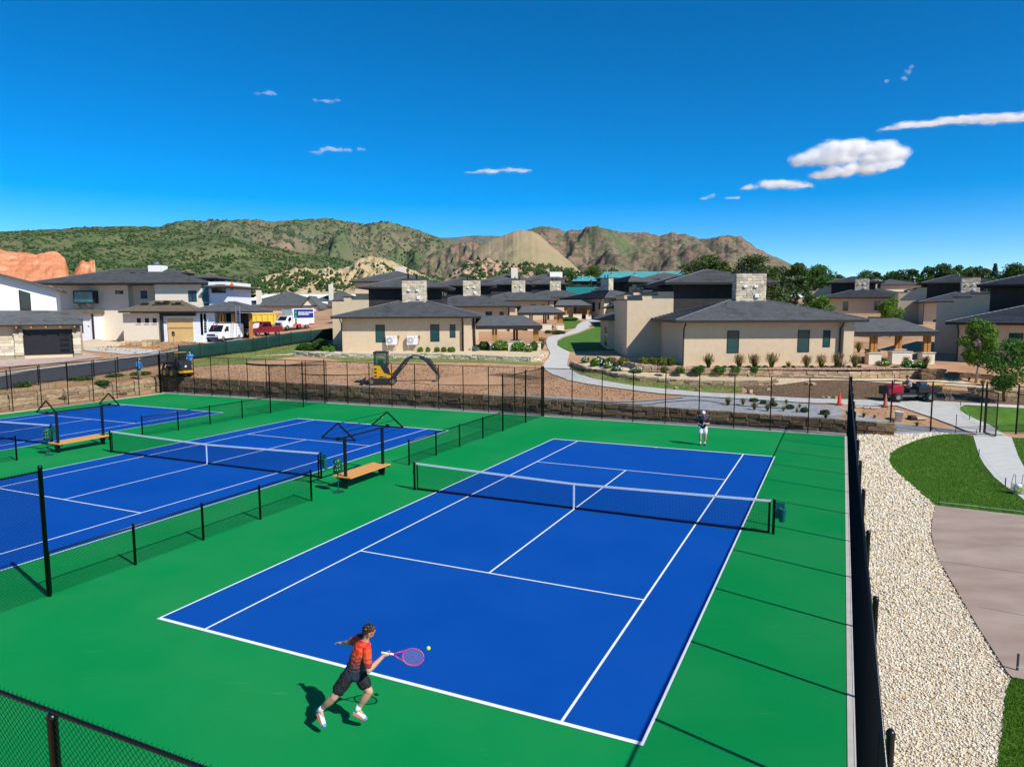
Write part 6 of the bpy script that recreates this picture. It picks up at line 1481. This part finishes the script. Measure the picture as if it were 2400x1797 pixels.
for i,(x,y,tx,ty) in enumerate(((2219,941,2205,911),(2225,940,2213,910),(2231,940,2217,909))):
    q=gnd(x,y); w=atY(tx,ty,q.y+.55); t=thing('shovel',['left one of three long-handled shovels leaning by the cart','middle one of three long-handled shovels leaning by the cart','right one of three long-handled shovels leaning by the cart'][i],'shovel',q,0,'shovels leaning by the cart')
    MB().cyl((0,0,.25),w-q,.02,n=6).build('handle',M_timber if i else M_metal,t); MB().prism([(-.12,0),(.12,0),(.13,.2),(.05,.3),(-.05,.3),(-.13,.2)],-.01,.02,'y').build('blade',M_dblue if i==1 else M_steel,t)
for i,(px_,py_) in enumerate(((2013,955),(2032,956),(2049,957))):
    q=gnd(px_,py_); o=MB().rbox((0,0,.05),(.55,.3,.1)).build('paving_slab',M_curb,None,bevel=.02); o.location=q; tag(o,['left one of three pale slabs lying on the dirt by the cone','middle one of three pale slabs lying on the dirt by the cone','right one of three pale slabs lying on the dirt by the cone'][i],'slab','loose slabs on the dirt')
# ball basket at the right edge
q=atz(2386,1156,.05); t=thing('ball_basket','wire basket of yellow tennis balls on the path at the right edge','ball basket',q,R(-10))
S=[]
for k in range(13):
    x=-.18+.03*k; S+= [((x,-.16,.02),(x,-.16,.34)),((x,.16,.02),(x,.16,.34)),((x,-.16,.02),(x,.16,.02))]
for k in range(11): y=-.16+.032*k; S+=[((-.18,y,.02),(-.18,y,.34)),((.18,y,.02),(.18,y,.34))]
for z in (.02,.18,.34): S+=[((-.18,-.16,z),(.18,-.16,z)),((-.18,.16,z),(.18,.16,z)),((-.18,-.16,z),(-.18,.16,z)),((.18,-.16,z),(.18,.16,z))]
v,f=wires(np.array(S),.004,4); npmesh('wire_cage',v,f,M_metal,t)
for s in (-1,1): MB().tube([(s*.17,-.15,.34),(s*.15,-.05,.7),(s*.15,.05,.7),(s*.17,.15,.34)],.009,6).build('handle',M_black,t)
random.seed(2); mb=MB()
for k in range(48): mb.ball((random.uniform(-.13,.13),random.uniform(-.12,.12),.055+.17*random.random()),.033,8,6)
struct(mb.build('balls',M_ball,t,True),'stuff')
MB().lathe([(.10,.2),(.12,.26),(.10,.34),(.05,.36)],14).build('towel',M_white,t,True)
# string line on little stakes round the lawn
M_stake=mat('stake',(.03,.05,.045),.6); M_str=mat('string_line',(.45,.62,.52),.6)
stk=[(2201,1183),(2288,1022),(2294,1069),(2356,1140),(2272,985),(2251,953),(2338,1011),(2384,1572)]
for i,(x,y) in enumerate(stk):
    q=atz(x,y,.03) if y>1016 else gnd(x,y); o=MB().cyl((0,0,-.05),(0,0,.34),.022,n=6).build('stake',M_stake); o.location=q
    tag(o,['stake at the left corner where lawn, gravel and pink slab meet','stake at the gate end of the lawn','stake on the lawn edge halfway down the path','stake on the lawn edge near the ball basket','stake on the far lawn edge by the gate','stake at the far tip of the far lawn','stake at the near corner of the far lawn','stake at the bottom right lawn corner'][i],'stake','string-line stakes')
for i,(a,b) in enumerate((((2201,1176),(2430,1202)),((2288,1014),(2294,1061)),((2294,1061),(2356,1131)),((2251,946),(2272,978)),((2272,978),(2338,1003)),((2384,1562),(2460,1575)))):
    p=atz(a[0],a[1],.30) if a[1]>1010 else gnd(a[0],a[1]+7)+V((0,0,.30)); q=atz(b[0],b[1],.30) if b[1]>1010 else gnd(b[0],b[1]+7)+V((0,0,.30))
    o=MB().cyl((0,0,0),q-p,.006,n=5).build('string',M_str); o.location=p; tag(o,['string across the lawn end above the pink slab','upper string along the lawn beside the path','lower string along the lawn beside the path','string at the tip of the far lawn','string along the far lawn edge','string at the bottom right lawn corner'][i],'string','string lines')
q=atz(2239.5,1016,0); o=MB().cyl((0,0,0),(0,0,1.05),.02,n=6).build('stake',mat('maroon',(.12,.02,.05),.6)); o.location=q; tag(o,'tall maroon marker stake in the lawn near the gate','stake')
# irrigation hose on the fabric
hp=[(717,904),(863,913),(976,921),(1090,929),(1200,931),(1300,936),(1433,944),(1512,942),(1600,934)]
pts=[gnd(x,y)+V((0,0,.06)) for x,y in spline(hp,4)]; o=MB().tube([p-pts[0] for p in pts],.02,5).build('irrigation_hose',M_blackw,None,True); o.location=pts[0]; tag(o,'black irrigation hose along the top of the grey fabric','hose','hoses on the grey fabric')
hp=[(900,922),(1100,936),(1200,940),(1350,942),(1500,950),(1560,944),(1640,940),(1700,948),(1760,955),(1850,960)]
pts=[gnd(x,y)+V((0,0,.06)) for x,y in spline(hp,4)]; o=MB().tube([p-pts[0] for p in pts],.02,5).build('irrigation_hose',M_blackw,None,True); o.location=pts[0]; tag(o,'black irrigation hose looping between the young plants','hose','hoses on the grey fabric')
# ================================================================ hills, rocks, clouds
def hillmat(name,ca,cb,ctree,s_patch,s_tree,tree,crock=None,s_rock=.004,rock=.6,aniso=(1,1,1)):
    m=mat(name,ca,.95,spec=.05); t=m.node_tree; b=t.nodes['Principled BSDF']; g=t.nodes.new('ShaderNodeNewGeometry')
    mp=t.nodes.new('ShaderNodeMapping'); mp.inputs['Scale'].default_value=aniso; t.links.new(g.outputs['Position'],mp.inputs[0])
    def nz(s,d=6,r=.6):
        n=t.nodes.new('ShaderNodeTexNoise'); n.inputs['Scale'].default_value=s; n.inputs['Detail'].default_value=d; n.inputs['Roughness'].default_value=r; t.links.new(mp.outputs[0],n.inputs['Vector']); return n.outputs['Fac']
    def mix(fac,lo,hi,c1,c2):
        r=t.nodes.new('ShaderNodeMapRange'); r.inputs['From Min'].default_value=lo; r.inputs['From Max'].default_value=hi; t.links.new(fac,r.inputs[0])
        x=t.nodes.new('ShaderNodeMixRGB'); t.links.new(r.outputs[0],x.inputs[0])
        for i,c in ((1,c1),(2,c2)):
            if isinstance(c,tuple): x.inputs[i].default_value=(*c,1)
            else: t.links.new(c,x.inputs[i])
        return x.outputs[0]
    c=mix(nz(s_patch),.38,.62,ca,cb)
    if crock: c=mix(nz(s_rock,8,.65),rock,rock+.08,c,crock)
    c=mix(nz(s_tree,3,.7),1-tree,1-tree+.06,c,ctree)
    t.links.new(c,b.inputs['Base Color'])
    bp=t.nodes.new('ShaderNodeBump'); bp.inputs['Strength'].default_value=.9; bp.inputs['Distance'].default_value=1/s_tree*.25; t.links.new(nz(s_tree*.8,5,.7),bp.inputs['Height']); t.links.new(bp.outputs[0],b.inputs['Normal'])
    return m
HM={}
HM['green']=hillmat('hill_green',(.085,.125,.045),(.15,.15,.07),(.035,.066,.022),.007,.07,.50,(.34,.23,.15),.012,.60)
HM['ridge']=hillmat('hill_ridge',(.105,.135,.06),(.20,.16,.10),(.050,.078,.038),.0022,.024,.48,(.32,.20,.14),.004,.62)
HM['mesa']=hillmat('hill_mesa',(.36,.265,.155),(.27,.235,.12),(.09,.12,.045),.0035,.05,.30,(.44,.23,.16),.0035,.60)
HM['pinkrock']=hillmat('hill_pink_rock',(.50,.32,.22),(.40,.24,.16),(.035,.062,.022),.008,.05,.50,(.60,.43,.30),.01,.55)
HM['red']=hillmat('hill_red',(.27,.155,.11),(.20,.145,.10),(.095,.11,.06),.003,.030,.52,(.115,.15,.06),.0014,.54)
HM['far']=hillmat('hill_far',(.19,.155,.13),(.14,.15,.11),(.10,.115,.09),.0015,.012,.5,(.25,.17,.14),.002,.6)
HM['cliff']=hillmat('tan_cliff',(.48,.36,.20),(.38,.28,.15),(.055,.08,.03),.03,.10,.44,(.56,.44,.28),.03,.52)
HM['redrock']=hillmat('red_rock',(.64,.255,.125),(.56,.20,.09),(.30,.13,.07),.035,.08,.24,(.70,.33,.18),.05,.5,aniso=(1,1,2.5))
def interp(tab,x):
    for (a,b),(c,d) in zip(tab,tab[1:]):
        if a<=x<=c: return b+(d-b)*(x-a)/(c-a)
    return tab[0][1] if x<tab[0][0] else tab[-1][1]
SURF={}
def ridge(name,sky,d1,d0,py0,m,amp=.12,gully=6,step=4,rows=26,shape=1.15,jag=.0,seed=0,back=.35,ends=True):
    """a hill as a real height field: skyline points (pixels) give the crest at distance d1, the foot lies at distance d0"""
    x0,x1=sky[0][0],sky[-1][0]; cols=np.arange(x0,x1+step,step); vs=[]; R_=rows+8
    for j in range(R_+1):
        t=j/rows
        for x in cols:
            py=interp(sky,x)+jag*noise.noise((x*.06,seed,0))+jag*.5*noise.noise((x*.21,seed,4))
            f=ray(x,py); hd=math.hypot(f.x,f.y); crest=CAMZ+f.z/f.y*d1
            if t<=1:
                d=d0+(d1-d0)*t; z0=T(f.x/f.y*d0,d0)-8 if py0 is None else CAMZ+ray(x,py0).z/ray(x,py0).y*d0
                h=crest-z0; s=t**shape
                k=4*t*(1-t); X_=f.x/f.y*d; L_=(d1-d0)*.42*6/gully
                q1=V((X_/L_*1.5+seed*3.7,d/L_*.75,seed)); n=noise.fractal(q1,1.0,2.0,6)-.55*abs(noise.noise(q1*1.7))
                z=z0+h*(s+amp*k*n)
                dd=d+(d1-d0)*.05*k*noise.noise(V((X_/L_*2,d/L_*2,seed+5)))
            else:
                q=(j-rows)/8; dd=d1*(1+.25*q*q+.06*q); z=crest-(crest)*back*q
            vs.append((f.x/f.y*dd,dd,z))
    n=len(cols); fs=[(j*n+i,j*n+i+1,(j+1)*n+i+1,(j+1)*n+i) for j in range(R_) for i in range(n-1)]
    o=npmesh(name,vs,fs,m,smooth=True); SURF[name]=(np.array(vs).reshape(R_+1,n,3),rows); return struct(o)
ridge('far_mountain',[(950,600),(1000,562),(1030,557),(1060,557),(1110,552),(1160,553),(1230,556),(1320,560),(1420,575)],7500,6000,640,HM['far'],.22,step=6,seed=1)
ridge('blue_mountain',[(1700,620),(1790,600),(1820,602),(1850,617),(1880,628),(1905,629),(1925,638),(1965,650),(2000,665)],8000,6500,690,HM['far'],.22,step=6,seed=2)
ridge('red_mountain',[(1150,640),(1200,560),(1240,537),(1270,530),(1300,534),(1325,541),(1380,536),(1410,535),(1430,541),(1480,545),(1520,545),(1545,553),(1575,545),(1600,548),(1640,560),(1680,557),(1705,551),(1735,554),(1770,578),(1800,595),(1835,612),(1880,640),(1930,668)],4600,2300,668,HM['red'],.30,15,step=3,seed=3,jag=4,rows=60)
ridge('back_ridge',[(340,560),(380,529),(420,517),(450,515.7),(480,518),(560,515),(600,514),(640,519),(690,516),(770,511),(800,517),(850,525),(905,521),(930,523),(960,534),(985,540),(1030,558),(1080,580),(1150,610),(1220,640)],3600,1900,668,HM['ridge'],.34,15,step=3,seed=4,jag=4,rows=60)
ridge('red_cliffs',[(930,650),(960,632),(985,610),(1020,590),(1060,575),(1095,566),(1125,566),(1150,575),(1180,592),(1220,612),(1260,630)],2500,2200,672,HM['red'],.30,14,step=3,seed=5,jag=6,shape=.6)
ridge('mesa',[(1080,640),(1110,588),(1130,574),(1150,563),(1180,552),(1195,545),(1220,540),(1245,541),(1262,549),(1285,570),(1310,592),(1335,612),(1352,628),(1370,645)],2250,1500,672,HM['mesa'],.12,9,step=3,seed=6,jag=2.5)
ridge('pink_rocks',[(1030,660),(1060,635),(1090,612),(1130,604),(1170,612),(1200,620),(1240,616),(1280,622),(1310,630),(1340,628),(1360,640),(1420,634),(1440,630),(1470,650)],1400,1150,676,HM['pinkrock'],.22,14,step=3,seed=7,jag=6)
ridge('green_hill',[(-260,545),(-100,544),(0,543),(60,540),(150,536),(190,532),(310,530),(380,532),(430,537),(500,546),(540,556),(600,570),(660,583),(720,595),(790,606),(850,618),(900,632),(960,655)],1750,620,690,HM['green'],.14,12,step=4,rows=44,seed=8,jag=2)
ridge('tan_cliff',[(545,685),(580,668),(605,652),(625,646),(640,643),(680,632),(715,627),(740,632),(770,626),(785,633),(820,624),(842,606),(868,600),(885,601),(915,610),(955,628),(985,642),(1020,655)],760,620,690,HM['cliff'],.20,16,step=2,rows=30,seed=9,jag=5,shape=.75)
ridge('red_rock',[(-260,570),(-150,560),(-60,574),(0,584),(15,589),(60,592),(85,597),(110,590),(125,588),(140,594),(152,606),(159,625),(163,650),(165,690)],430,380,695,HM['redrock'],.10,10,step=2,rows=30,seed=10,jag=2,shape=.42,back=.9)
ridge('red_rock_fin',[(160,690),(168,650),(178,628),(188,612),(195,609),(203,615),(212,610),(222,609),(225,640),(227,690)],440,410,695,HM['redrock'],.08,10,step=1.5,rows=24,seed=11,jag=1.5,shape=.38,back=.9)
# trees dotted over the slopes: far too many to count
def scatter(name,srf,n,r0,r1,m,seed,tmin=.05,tmax=.98,xr=(0,1),dens=None):
    A,rows=SURF[srf]; rng=np.random.default_rng(seed); V_=[];F_=[]; base=np.array([(1,0,0),(0,1,0),(-1,0,0),(0,-1,0),(0,0,1.2),(0,0,-.5)],float); tri=np.array([(0,1,4),(1,2,4),(2,3,4),(3,0,4),(1,0,5),(2,1,5),(3,2,5),(0,3,5)])
    k=0; tries=0
    while k<n and tries<n*6:
        tries+=1; u=rng.uniform(*xr); v=rng.uniform(tmin,tmax)*rows; i=int(u*(A.shape[1]-2)); j=int(v); p=A[j,i]*(1-(v-j))+A[j+1,i]*(v-j)
        p=p+ (A[j,i+1]-A[j,i])*rng.uniform(0,1)
        if noise.noise(V((p[0]*.012,p[1]*.012,p[2]*.02+seed)))<rng.uniform(-.5,.25): continue
        r=rng.uniform(r0,r1); an=rng.uniform(0,6.3); c,s=math.cos(an),math.sin(an)
        b=base*[r,r,r*rng.uniform(.8,1.3)]*rng.uniform(.75,1.25,(6,1)); b=np.stack([b[:,0]*c-b[:,1]*s,b[:,0]*s+b[:,1]*c,b[:,2]],1)
        V_.append(b+p+[0,0,r*.3]); F_.append(tri+6*k); k+=1
    o=npmesh(name,np.concatenate(V_),np.concatenate(F_),m,smooth=True); tag(o,kind='stuff'); return o
M_hilltree=mat('hill_tree',(.026,.055,.016),.9,(.058,.095,.028),.05,3,coord='World',spec=.05)
o=scatter('hillside_trees','green_hill',6500,1.3,3.3,M_hilltree,1); o['label']='dark scrub trees dotted over the green hill at the left'
o=scatter('cliff_shrubs','tan_cliff',1100,.9,2.4,M_hilltree,2,.02,.7); o['label']='dark shrubs dotted over the tan cliff'
o=scatter('rock_trees','pink_rocks',1100,2.0,4.5,M_hilltree,3); o['label']='dark trees among the pink rocks'
o=scatter('ridge_trees','back_ridge',3500,2.5,6,M_hilltree,5); o['label']='dark trees over the back ridge'
# ---- clouds: real bodies of vapour
def vapour(name,dens,sc,th=.42):
    """white vapour, thick inside and fraying out towards its edge"""
    m=bpy.data.materials.new(name); m.use_nodes=True; t=m.node_tree; t.nodes.clear(); o=t.nodes.new('ShaderNodeOutputMaterial'); v=t.nodes.new('ShaderNodeVolumeScatter')
    g=t.nodes.new('ShaderNodeNewGeometry'); n=t.nodes.new('ShaderNodeTexNoise'); n.inputs['Scale'].default_value=sc; n.inputs['Detail'].default_value=5; n.inputs['Roughness'].default_value=.6
    r=t.nodes.new('ShaderNodeMapRange'); r.inputs['From Min'].default_value=th; r.inputs['From Max'].default_value=th+.16; r.inputs['To Max'].default_value=dens
    t.links.new(g.outputs['Position'],n.inputs['Vector']); t.links.new(n.outputs['Fac'],r.inputs[0]); t.links.new(r.outputs[0],v.inputs['Density'])
    v.inputs['Color'].default_value=(1,1,1,1); t.links.new(v.outputs[0],o.inputs['Volume']); return m
VT=[vapour('cloud_fringe',.0045,.011,.42),vapour('cloud_middle',.010,.013,.38),vapour('cloud_core',.018,.014,.30)]
VM=[vapour('streak_fringe',.004,.013,.44),vapour('streak_middle',.009,.014,.40),vapour('streak_core',.016,.016,.36)]
VL=[vapour('wisp_fringe',.004,.018,.40),vapour('wisp_middle',.009,.018,.38)]
def cloud(label,puffs,ms,Y=6200,vox=13,flat=1.0,rough=.35,seed=0):
    """puffs: (px,py,half width px,half height px); nested bodies, thin outside and thick inside"""
    k=Y/FPX; c0=atY(puffs[0][0],puffs[0][1],Y); t=thing('cloud',label,'cloud',c0,0,'clouds')
    for li,m in enumerate(ms):
        g=(1.28,1.0,.72)[li]; mb=MB(); rng=random.Random(seed)
        for (x,y,w,h) in puffs:
            c=atY(x,y,Y)-c0
            for i in range(9):
                a=rng.uniform(-1,1); b=rng.uniform(-.6,.8); s=rng.uniform(.28,.55)
                mb.ball(c+V((a*w*k*.7,rng.uniform(-.4,.4)*w*k*.7,b*h*k*.55)),1,12,8,(w*k*s*g,w*k*s*.8*g,h*k*s*1.1*g))
            mb.ball(c,1,14,9,(w*k*.72*g,w*k*.5*g,h*k*.55*g))
        o=mb.build(('fringe','middle','core')[li],m,t)
        r=o.modifiers.new('union','REMESH'); r.mode='VOXEL'; r.voxel_size=vox
        tx=bpy.data.textures.new('cloud_noise','CLOUDS'); tx.noise_scale=(38,48,60)[li]*k/2.4; tx.noise_depth=5
        d=o.modifiers.new('billow','DISPLACE'); d.texture=tx; d.strength=rough*(85,60,40)[li]*k/2.4; d.mid_level=.58; d.texture_coords='GLOBAL'
    return t
cloud('largest white billowing cloud at the upper right',[(1890,378,36,17),(1940,362,50,28),(1985,352,55,26),(1970,375,55,18),(2040,350,60,26),(2085,356,45,26),(2060,370,45,16),(1960,404,40,16),(1925,414,34,12),(2010,396,42,18),(2058,392,42,20),(2092,386,28,20)],VT,seed=1)
cloud('flat white cloud just left of and below the largest cloud',[(1755,440,24,8),(1795,432,32,15),(1850,432,36,15),(1885,436,24,10)],VT,seed=2)
cloud('small white puff at the far left of the cloud group',[(1650,465,13,6),(1668,459,10,8)],VM,seed=3,vox=10)
cloud('faint small puff between the puff and the flat cloud',[(1718,464,20,5)],VM,seed=4,vox=10)
cloud('long thin streak cloud at the right edge',[(2100,300,40,5),(2160,292,60,8),(2230,284,60,8),(2300,278,70,10),(2370,278,60,13),(2440,276,60,14)],VM,seed=5,vox=11)
cloud('thin flat cloud low over the middle of the mountains',[(1110,405,22,4),(1150,402,34,6),(1200,399,36,6),(1232,399,18,4)],VM,seed=6,vox=10)
cloud('small slanting wisp high at the right',[(2118,183,8,7),(2128,170,9,9),(2137,158,8,8)],VL,seed=7,vox=9,rough=.3)
cloud('tiny round wisp left of the slanting wisp',[(2081,190,8,7)],VL,seed=8,vox=7,rough=.3)
cloud('broken faint wisp in the left half of the sky',[(745,357,18,4),(780,350,24,5),(812,351,18,6),(848,350,12,6)],VL,seed=9,vox=9)
cloud('faint wisp upper left, left of its neighbour',[(623,219,20,4)],VL,seed=10,vox=7,rough=.3)
cloud('faint wisp upper left, right of its neighbour',[(750,236,14,3),(778,237,18,4)],VL,seed=11,vox=7,rough=.3)
# ================================================================ gravel, lawn blades, clods: too many to count
def island_mat(name,cols,rough=.85,tr=0):
    m=mat(name,cols[0],rough,spec=.2); t=m.node_tree; b=t.nodes['Principled BSDF']; g=t.nodes.new('ShaderNodeNewGeometry'); r=t.nodes.new('ShaderNodeValToRGB'); e=r.color_ramp.elements
    e[0].color=(*cols[0],1); e[1].color=(*cols[-1],1)
    for i,c in enumerate(cols[1:-1]): k=e.new((i+1)/(len(cols)-1)); k.color=(*c,1)
    t.links.new(g.outputs['Random Per Island'],r.inputs[0]); t.links.new(r.outputs[0],b.inputs['Base Color']); return m
def in_poly(P,x,y):
    c=np.zeros(len(x),bool); n=len(P); j=n-1
    for i in range(n):
        xi,yi=P[i]; xj,yj=P[j]; k=(yi>y)!=(yj>y); d=(yj-yi) if yj!=yi else 1e-9
        c^=k&(x<(xj-xi)*(y-yi)/d+xi); j=i
    return c
def sprinkle(poly,dens,rng,ymax=60,ymin=2.5,fade=None):
    P=np.array(poly); x0,y0=P.min(0); x1,y1=P.max(0); y0=max(y0,ymin); y1=min(y1,ymax); n=int((x1-x0)*(y1-y0)*dens)
    x=rng.uniform(x0,x1,n); y=rng.uniform(y0,y1,n); k=in_poly(poly,x,y)
    if fade: k&=rng.uniform(0,1,n)<np.minimum(1,(fade/np.maximum(y,1e-3))**1.5)
    k&=(np.abs(x)/np.maximum(y,.1)<.80)
    return x[k],y[k]
OCT=np.array([(1,0,0),(0,1,0),(-1,0,0),(0,-1,0),(0,0,1),(0,0,-1)],float); OTR=np.array([(0,1,4),(1,2,4),(2,3,4),(3,0,4),(1,0,5),(2,1,5),(3,2,5),(0,3,5)])
def pebbles(name,label,x,y,z,rmin,rmax,m,rng,grow=None):
    n=len(x); r=rng.uniform(rmin,rmax,n)**1.0
    if grow is not None: r*=grow
    b=OCT[None]*rng.uniform(.55,1.25,(n,6,1))*r[:,None,None]; b[:,:,2]*=.75; a=rng.uniform(0,6.28,n); c,s=np.cos(a)[:,None],np.sin(a)[:,None]; tl=rng.uniform(-.6,.6,n)[:,None]
    X=b[...,0]*c-b[...,1]*s; Y=b[...,0]*s+b[...,1]*c; Z=b[...,2]+X*tl
    v=np.stack([X+x[:,None],Y+y[:,None],Z+(z+r*.35)[:,None]],-1).reshape(-1,3); f=(OTR[None]+(np.arange(n)*6)[:,None,None]).reshape(-1,3)
    o=npmesh(name,v,f,m); tag(o,label,kind='stuff'); return o
M_peb=island_mat('pebble',[(.40,.27,.14),(.64,.50,.31),(.76,.66,.47),(.82,.75,.60),(.70,.54,.32),(.85,.82,.73),(.55,.46,.35)])
rng=np.random.default_rng(5)
x,y=sprinkle(gravel_w,1000,rng,38,3.0,fade=11)
pebbles('gravel_stones','cream crushed stone filling the bed along the fence',x,y,np.full(len(x),.012),.012,.030,M_peb,rng,np.maximum(1,(y/11)**.75))
M_bladeL=island_mat('lawn_blade',[(.032,.10,.003),(.058,.15,.006),(.085,.195,.010),(.13,.23,.022)],.7)
def blades(name,label,x,y,z,h,w,m,rng,lean=.5):
    n=len(x); a=rng.uniform(0,6.28,n); hh=h*rng.uniform(.6,1.25,n); d=np.stack([np.cos(a),np.sin(a)],1); l=rng.uniform(0,lean,n)*hh; b=rng.uniform(0,6.28,n)
    p=np.stack([x,y,z],1); s=np.stack([-d[:,1],d[:,0],np.zeros(n)],1)*(w/2 if np.isscalar(w) else w[:,None]/2); tip=p+np.stack([np.cos(b)*l,np.sin(b)*l,hh],1)
    v=np.stack([p-s,p+s,tip],1).reshape(-1,3); f=np.arange(3*n).reshape(-1,3); o=npmesh(name,v,f,m); tag(o,label,kind='stuff'); return o
for poly,dens,nm,lab in ((lawnA_w,2600,'lawn_grass','mown green grass of the lawn between gravel and path'),(lawnB_w,4200,'lawn_grass','mown green grass at the bottom right corner'),(lawnC_w,1800,'lawn_grass','mown green grass right of the path')):
    x,y=sprinkle(poly,dens,rng,42,2.5,fade=16); blades(nm,lab,x,y,np.full(len(x),.028),.05,.009*np.maximum(1,(y/16)**.8),M_bladeL,rng)
def on_T(x,y): return np.array([T(a,b) for a,b in zip(x,y)])
def px_area(px): return pxpoly(px)
# rougher grass on the banks
M_bladeW=island_mat('wild_blade',[(.10,.13,.025),(.16,.19,.04),(.30,.24,.10),(.09,.15,.025)],.8)
for px_,lab,d in (([(1330,858),(1420,882),(1500,894),(1600,898),(1740,907),(1740,919),(1557,910),(1433,894),(1358,876)],'weeds on the bank above the footpath',60),([(468,843),(626,818),(774,799),(774,820),(740,829),(898,838),(1044,840),(1270,852),(1150,849),(1000,848),(800,846),(650,850),(500,855)],'rough grass in front of the left villa',22),([(-50,930),(18,918),(221,888),(330,872),(335,884),(140,915),(0,940)],'dry grass along the left bank',16),([(1740,905),(1990,893),(2230,915),(2400,925),(2400,950),(2190,939),(1890,933),(1776,926)],'weeds on the dark soil',5)):
    x,y=sprinkle(px_area(px_),d,rng,95,20); blades('rough_grass',lab,x,y,on_T(x,y)+.02,.22,.03,M_bladeW,rng,.8)
# clods and stones on the bare dirt
M_clod=island_mat('clod',[(.17,.095,.05),(.30,.17,.09),(.40,.26,.15),(.22,.12,.06),(.50,.38,.26)],.95)
for px_,lab,d,r in (([(500,858),(650,853),(1000,850),(1260,858),(1300,882),(1430,912),(1540,926),(1500,938),(1430,939),(1270,927),(1090,924),(860,909),(720,900),(560,905),(360,888),(380,870)],'clods and stones on the dirt round the excavator',9,.06),([(2020,955),(2100,955),(2270,1014),(2130,990),(2015,968)],'small stones on the dirt behind the corner fence',14,.04),([(1740,905),(1990,893),(2230,915),(2400,925),(2400,950),(2190,939),(1890,933),(1776,926)],'clods on the dark soil beyond the path',8,.06),([(200,800),(560,785),(430,822),(250,835)],'rubble on the yard of the unfinished house',2.2,.12)):
    x,y=sprinkle(px_area(px_),d,rng,100,20); pebbles('dirt_clods',lab,x,y,on_T(x,y)+.01,r*.35,r*1.3,M_clod,rng)
M_chip=island_mat('rock_chip',[(.30,.16,.11),(.46,.28,.20),(.56,.38,.28),(.38,.22,.16)],.95)
x,y=sprinkle([(p[0],p[1]) for p in upl]+pxpoly([(2160,868),(2010,859),(1605,859),(1590,840),(1470,834),(1420,838)]),26,rng,60,20); pebbles('rock_mulch_chips','reddish rock mulch in front of the right-hand villa',x,y,np.array([max(T(a,b)+.03,min(2.16,1.62+.1*max(0,a-2)) if a<8 else 2.14) for a,b in zip(x,y)]),.03,.08,M_chip,rng)
# ---- air
hz=bpy.data.materials.new('haze'); hz.use_nodes=True; t=hz.node_tree; t.nodes.clear(); o_=t.nodes.new('ShaderNodeOutputMaterial'); v_=t.nodes.new('ShaderNodeVolumePrincipled')
v_.inputs['Color'].default_value=(.62,.78,1,1); v_.inputs['Density'].default_value=5e-6; v_.inputs['Anisotropy'].default_value=.1; t.links.new(v_.outputs[0],o_.inputs['Volume'])
hb=MB().box(-9500,9500,-3000,11500,-8,820).build('haze',hz); struct(hb,'stuff')
